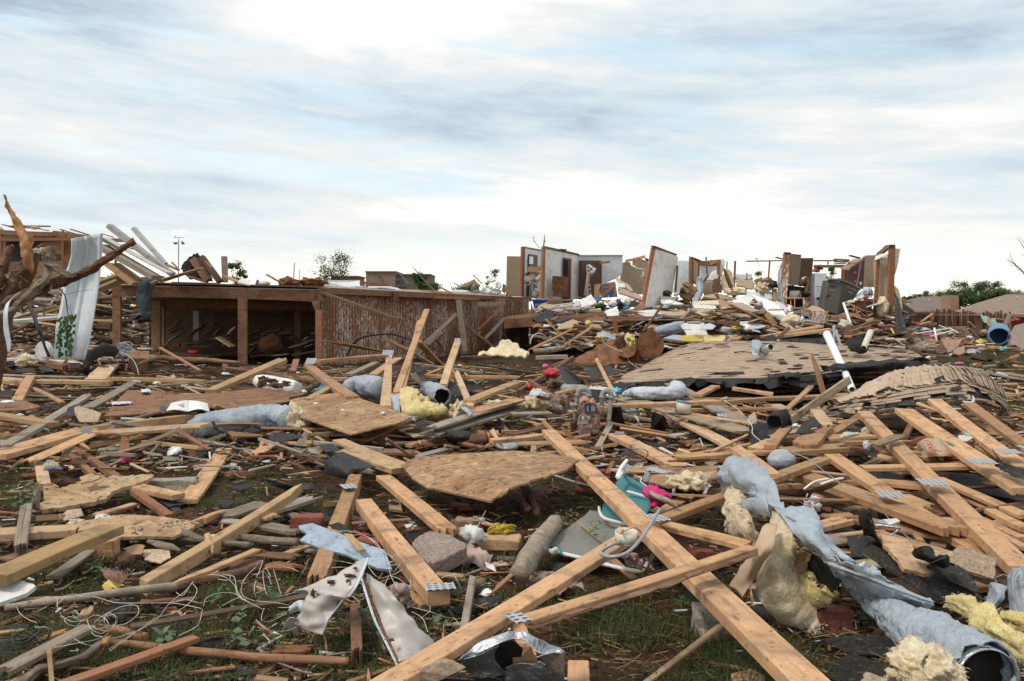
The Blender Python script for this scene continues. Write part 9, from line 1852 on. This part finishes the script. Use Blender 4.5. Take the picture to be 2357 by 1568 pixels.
field('far_debris','rubble heaps stretching to the skyline behind the mangled tree',900,(-40,330),(640,760),0,(.2,1.8),PAL+[(.6,.56,.5)]*4,(.05,.25),(.03,.1),dep=lambda x,y:100+rng.uniform(24,40)+(760-y)*.02)
field('far_debris','small rubble before the leaning fence and brick cluster',1300,(2080,2640),(745,850),.2,(.06,.5),PAL+q1('.5,.47,.42 .55,.5,.45 .07,.12,.03'),(.03,.2),(.02,.09),ex=lambda x,y:x>2140 and y>803 and rng.random()<.9)
field('far_debris','rubbish under and around the ruined house front',800,(1250,2080),(730,800),0,(.08,1.2),PAL+q1('.66,.64,.6 .66,.64 .45,.36,.26'),(.03,.3),(.01,.05),dep=lambda x,y:127-(y-730)/70*3.4+rng.uniform(0,1.2))
field('far_debris','fine rubbish on top of the house heap',700,(1240,2080),(688,742),0,(.05,.7),PAL+q1('.66,.64,.6 .66,.64 .45,.36,.26 .6,.58,.66'),(.03,.25),(.01,.05),dep=lambda x,y:129.8-(y-688)/54*3.2+rng.uniform(-.4,.5),ex=lambda x,y:(1880<x<2000 and y<735))
sp=lambda x,y:bare(x,y)and rng.random()<.82
field('wood_splinters','splinters and chips scattered through the middle debris',6300,(-280,2640),(835,1080),.1,(.03,.35),PAL,(.008,.05),(.004,.018),ex=sp)
field('wood_splinters','splinters and chips scattered on the near ground',6300,(-280,2640),(1060,1568),.03,(.015,.12),PAL+[(.04,.035,.03)]*3+[(.1,.13,.04)],(.003,.018),(.002,.007),ex=sp)
def tangle(x,y):return bare(x,y)or noise.noise(Ve((x*.012,y*.02,5)))<-.08
field('broken_lath_tangle','tangle of thin broken laths piled through the middle debris',1350,(-280,2640),(850,1050),.17,(.2,1.1),PAL[:9]+PAL[:4],(.02,.09),(.01,.035),ex=tangle)
field('straw_litter','dry grass stems and pine straw littering the near soil',7200,(-280,2640),(1000,1568),.035,(.03,.11),q1('.3,.22,.1 .22,.16,.07 .38,.3,.16 .12,.07,.035 .16,.19,.07'),(.0012,.003),(.001,.0025),ex=None,cat='straw')
field('soil_crumbs','dark crumbs of soil and torn felt between the boards',3000,(-280,2640),(860,1568),.02,(.01,.07),q1('.05,.03,.02 .1,.045,.028 .02,.02,.02 .14,.07,.04'),(.01,.05),(.005,.02),ex=sp,cat='soil')
for i in range(60):
 z=rng.choices(ZONES[6:10],[1]*4)[0];x,y=rng.uniform(z[0],z[2]),rng.uniform(z[1],z[3]);p=P(x,y,.03);a=rng.uniform(0,6.28);L=rng.uniform(.1,.35)
 q=[p+Ve((math.cos(a)*L*s_+rng.uniform(-.02,.02),math.sin(a)*L*s_+rng.uniform(-.02,.02),rng.uniform(-.005,.04)))for s_ in(0,.33,.66,1)]
 o=tubew(q,[.005,.0045,.0035,.002],M[rng.choice(['bark','bkg','stp','grey'])],'twig',k=4,seg=6,amp=.0015,fr=30);alb(o,'thin bare twig','twig','twigs scattered on the near ground',p)
finish_labels()
for t_,kids,host in(('moving_box','logo arrow_print lettering','box_body'),('gas_meter','number_tag tag_print','meter_body'),('gas_meter','dial','index_window'),('refrigerator','handle door_gap','body'),('wheeled_bin','lettering','side_face'),('wheeled_bin','grip_slot recess recess_lip','body'),
('muddy_jug','mud','jug_body'),('paint_brush','bristle','ferrule'),('collapsed_flexible_duct','metal_tab dark_inside','metal_collar'),('open_book','picture picture_print print','page'),('collapsed_shed','bracket','header_beam'),('snack_wrapper','blue_band red_band lettering','foil'),
('stamped_chipboard','stamp','board'),('school_building','window','wall'),('brick_house','roof_vent','roof'),('microwave','control_panel','body'),('paint_can','can_rim','can_body'),('junction_box','wire_nut screw_post','box_wall'),('blue_tote','paper_label print_line','body')):
 for r_ in[o for o in C.objects if o.name.split('.')[0]==t_]:
  hs_=[c for c in r_.children if c.name.split('.')[0]==host]
  for c in list(r_.children):
   if hs_ and c.name.split('.')[0]in kids.split():m_=wm(c);c.parent=hs_[0];c.matrix_parent_inverse=wm(hs_[0]).inverted();c.matrix_basis=m_
for o in C.objects:
 if o.parent is None and o.get('category')and not o.get('kind'):o['kind']='thing'
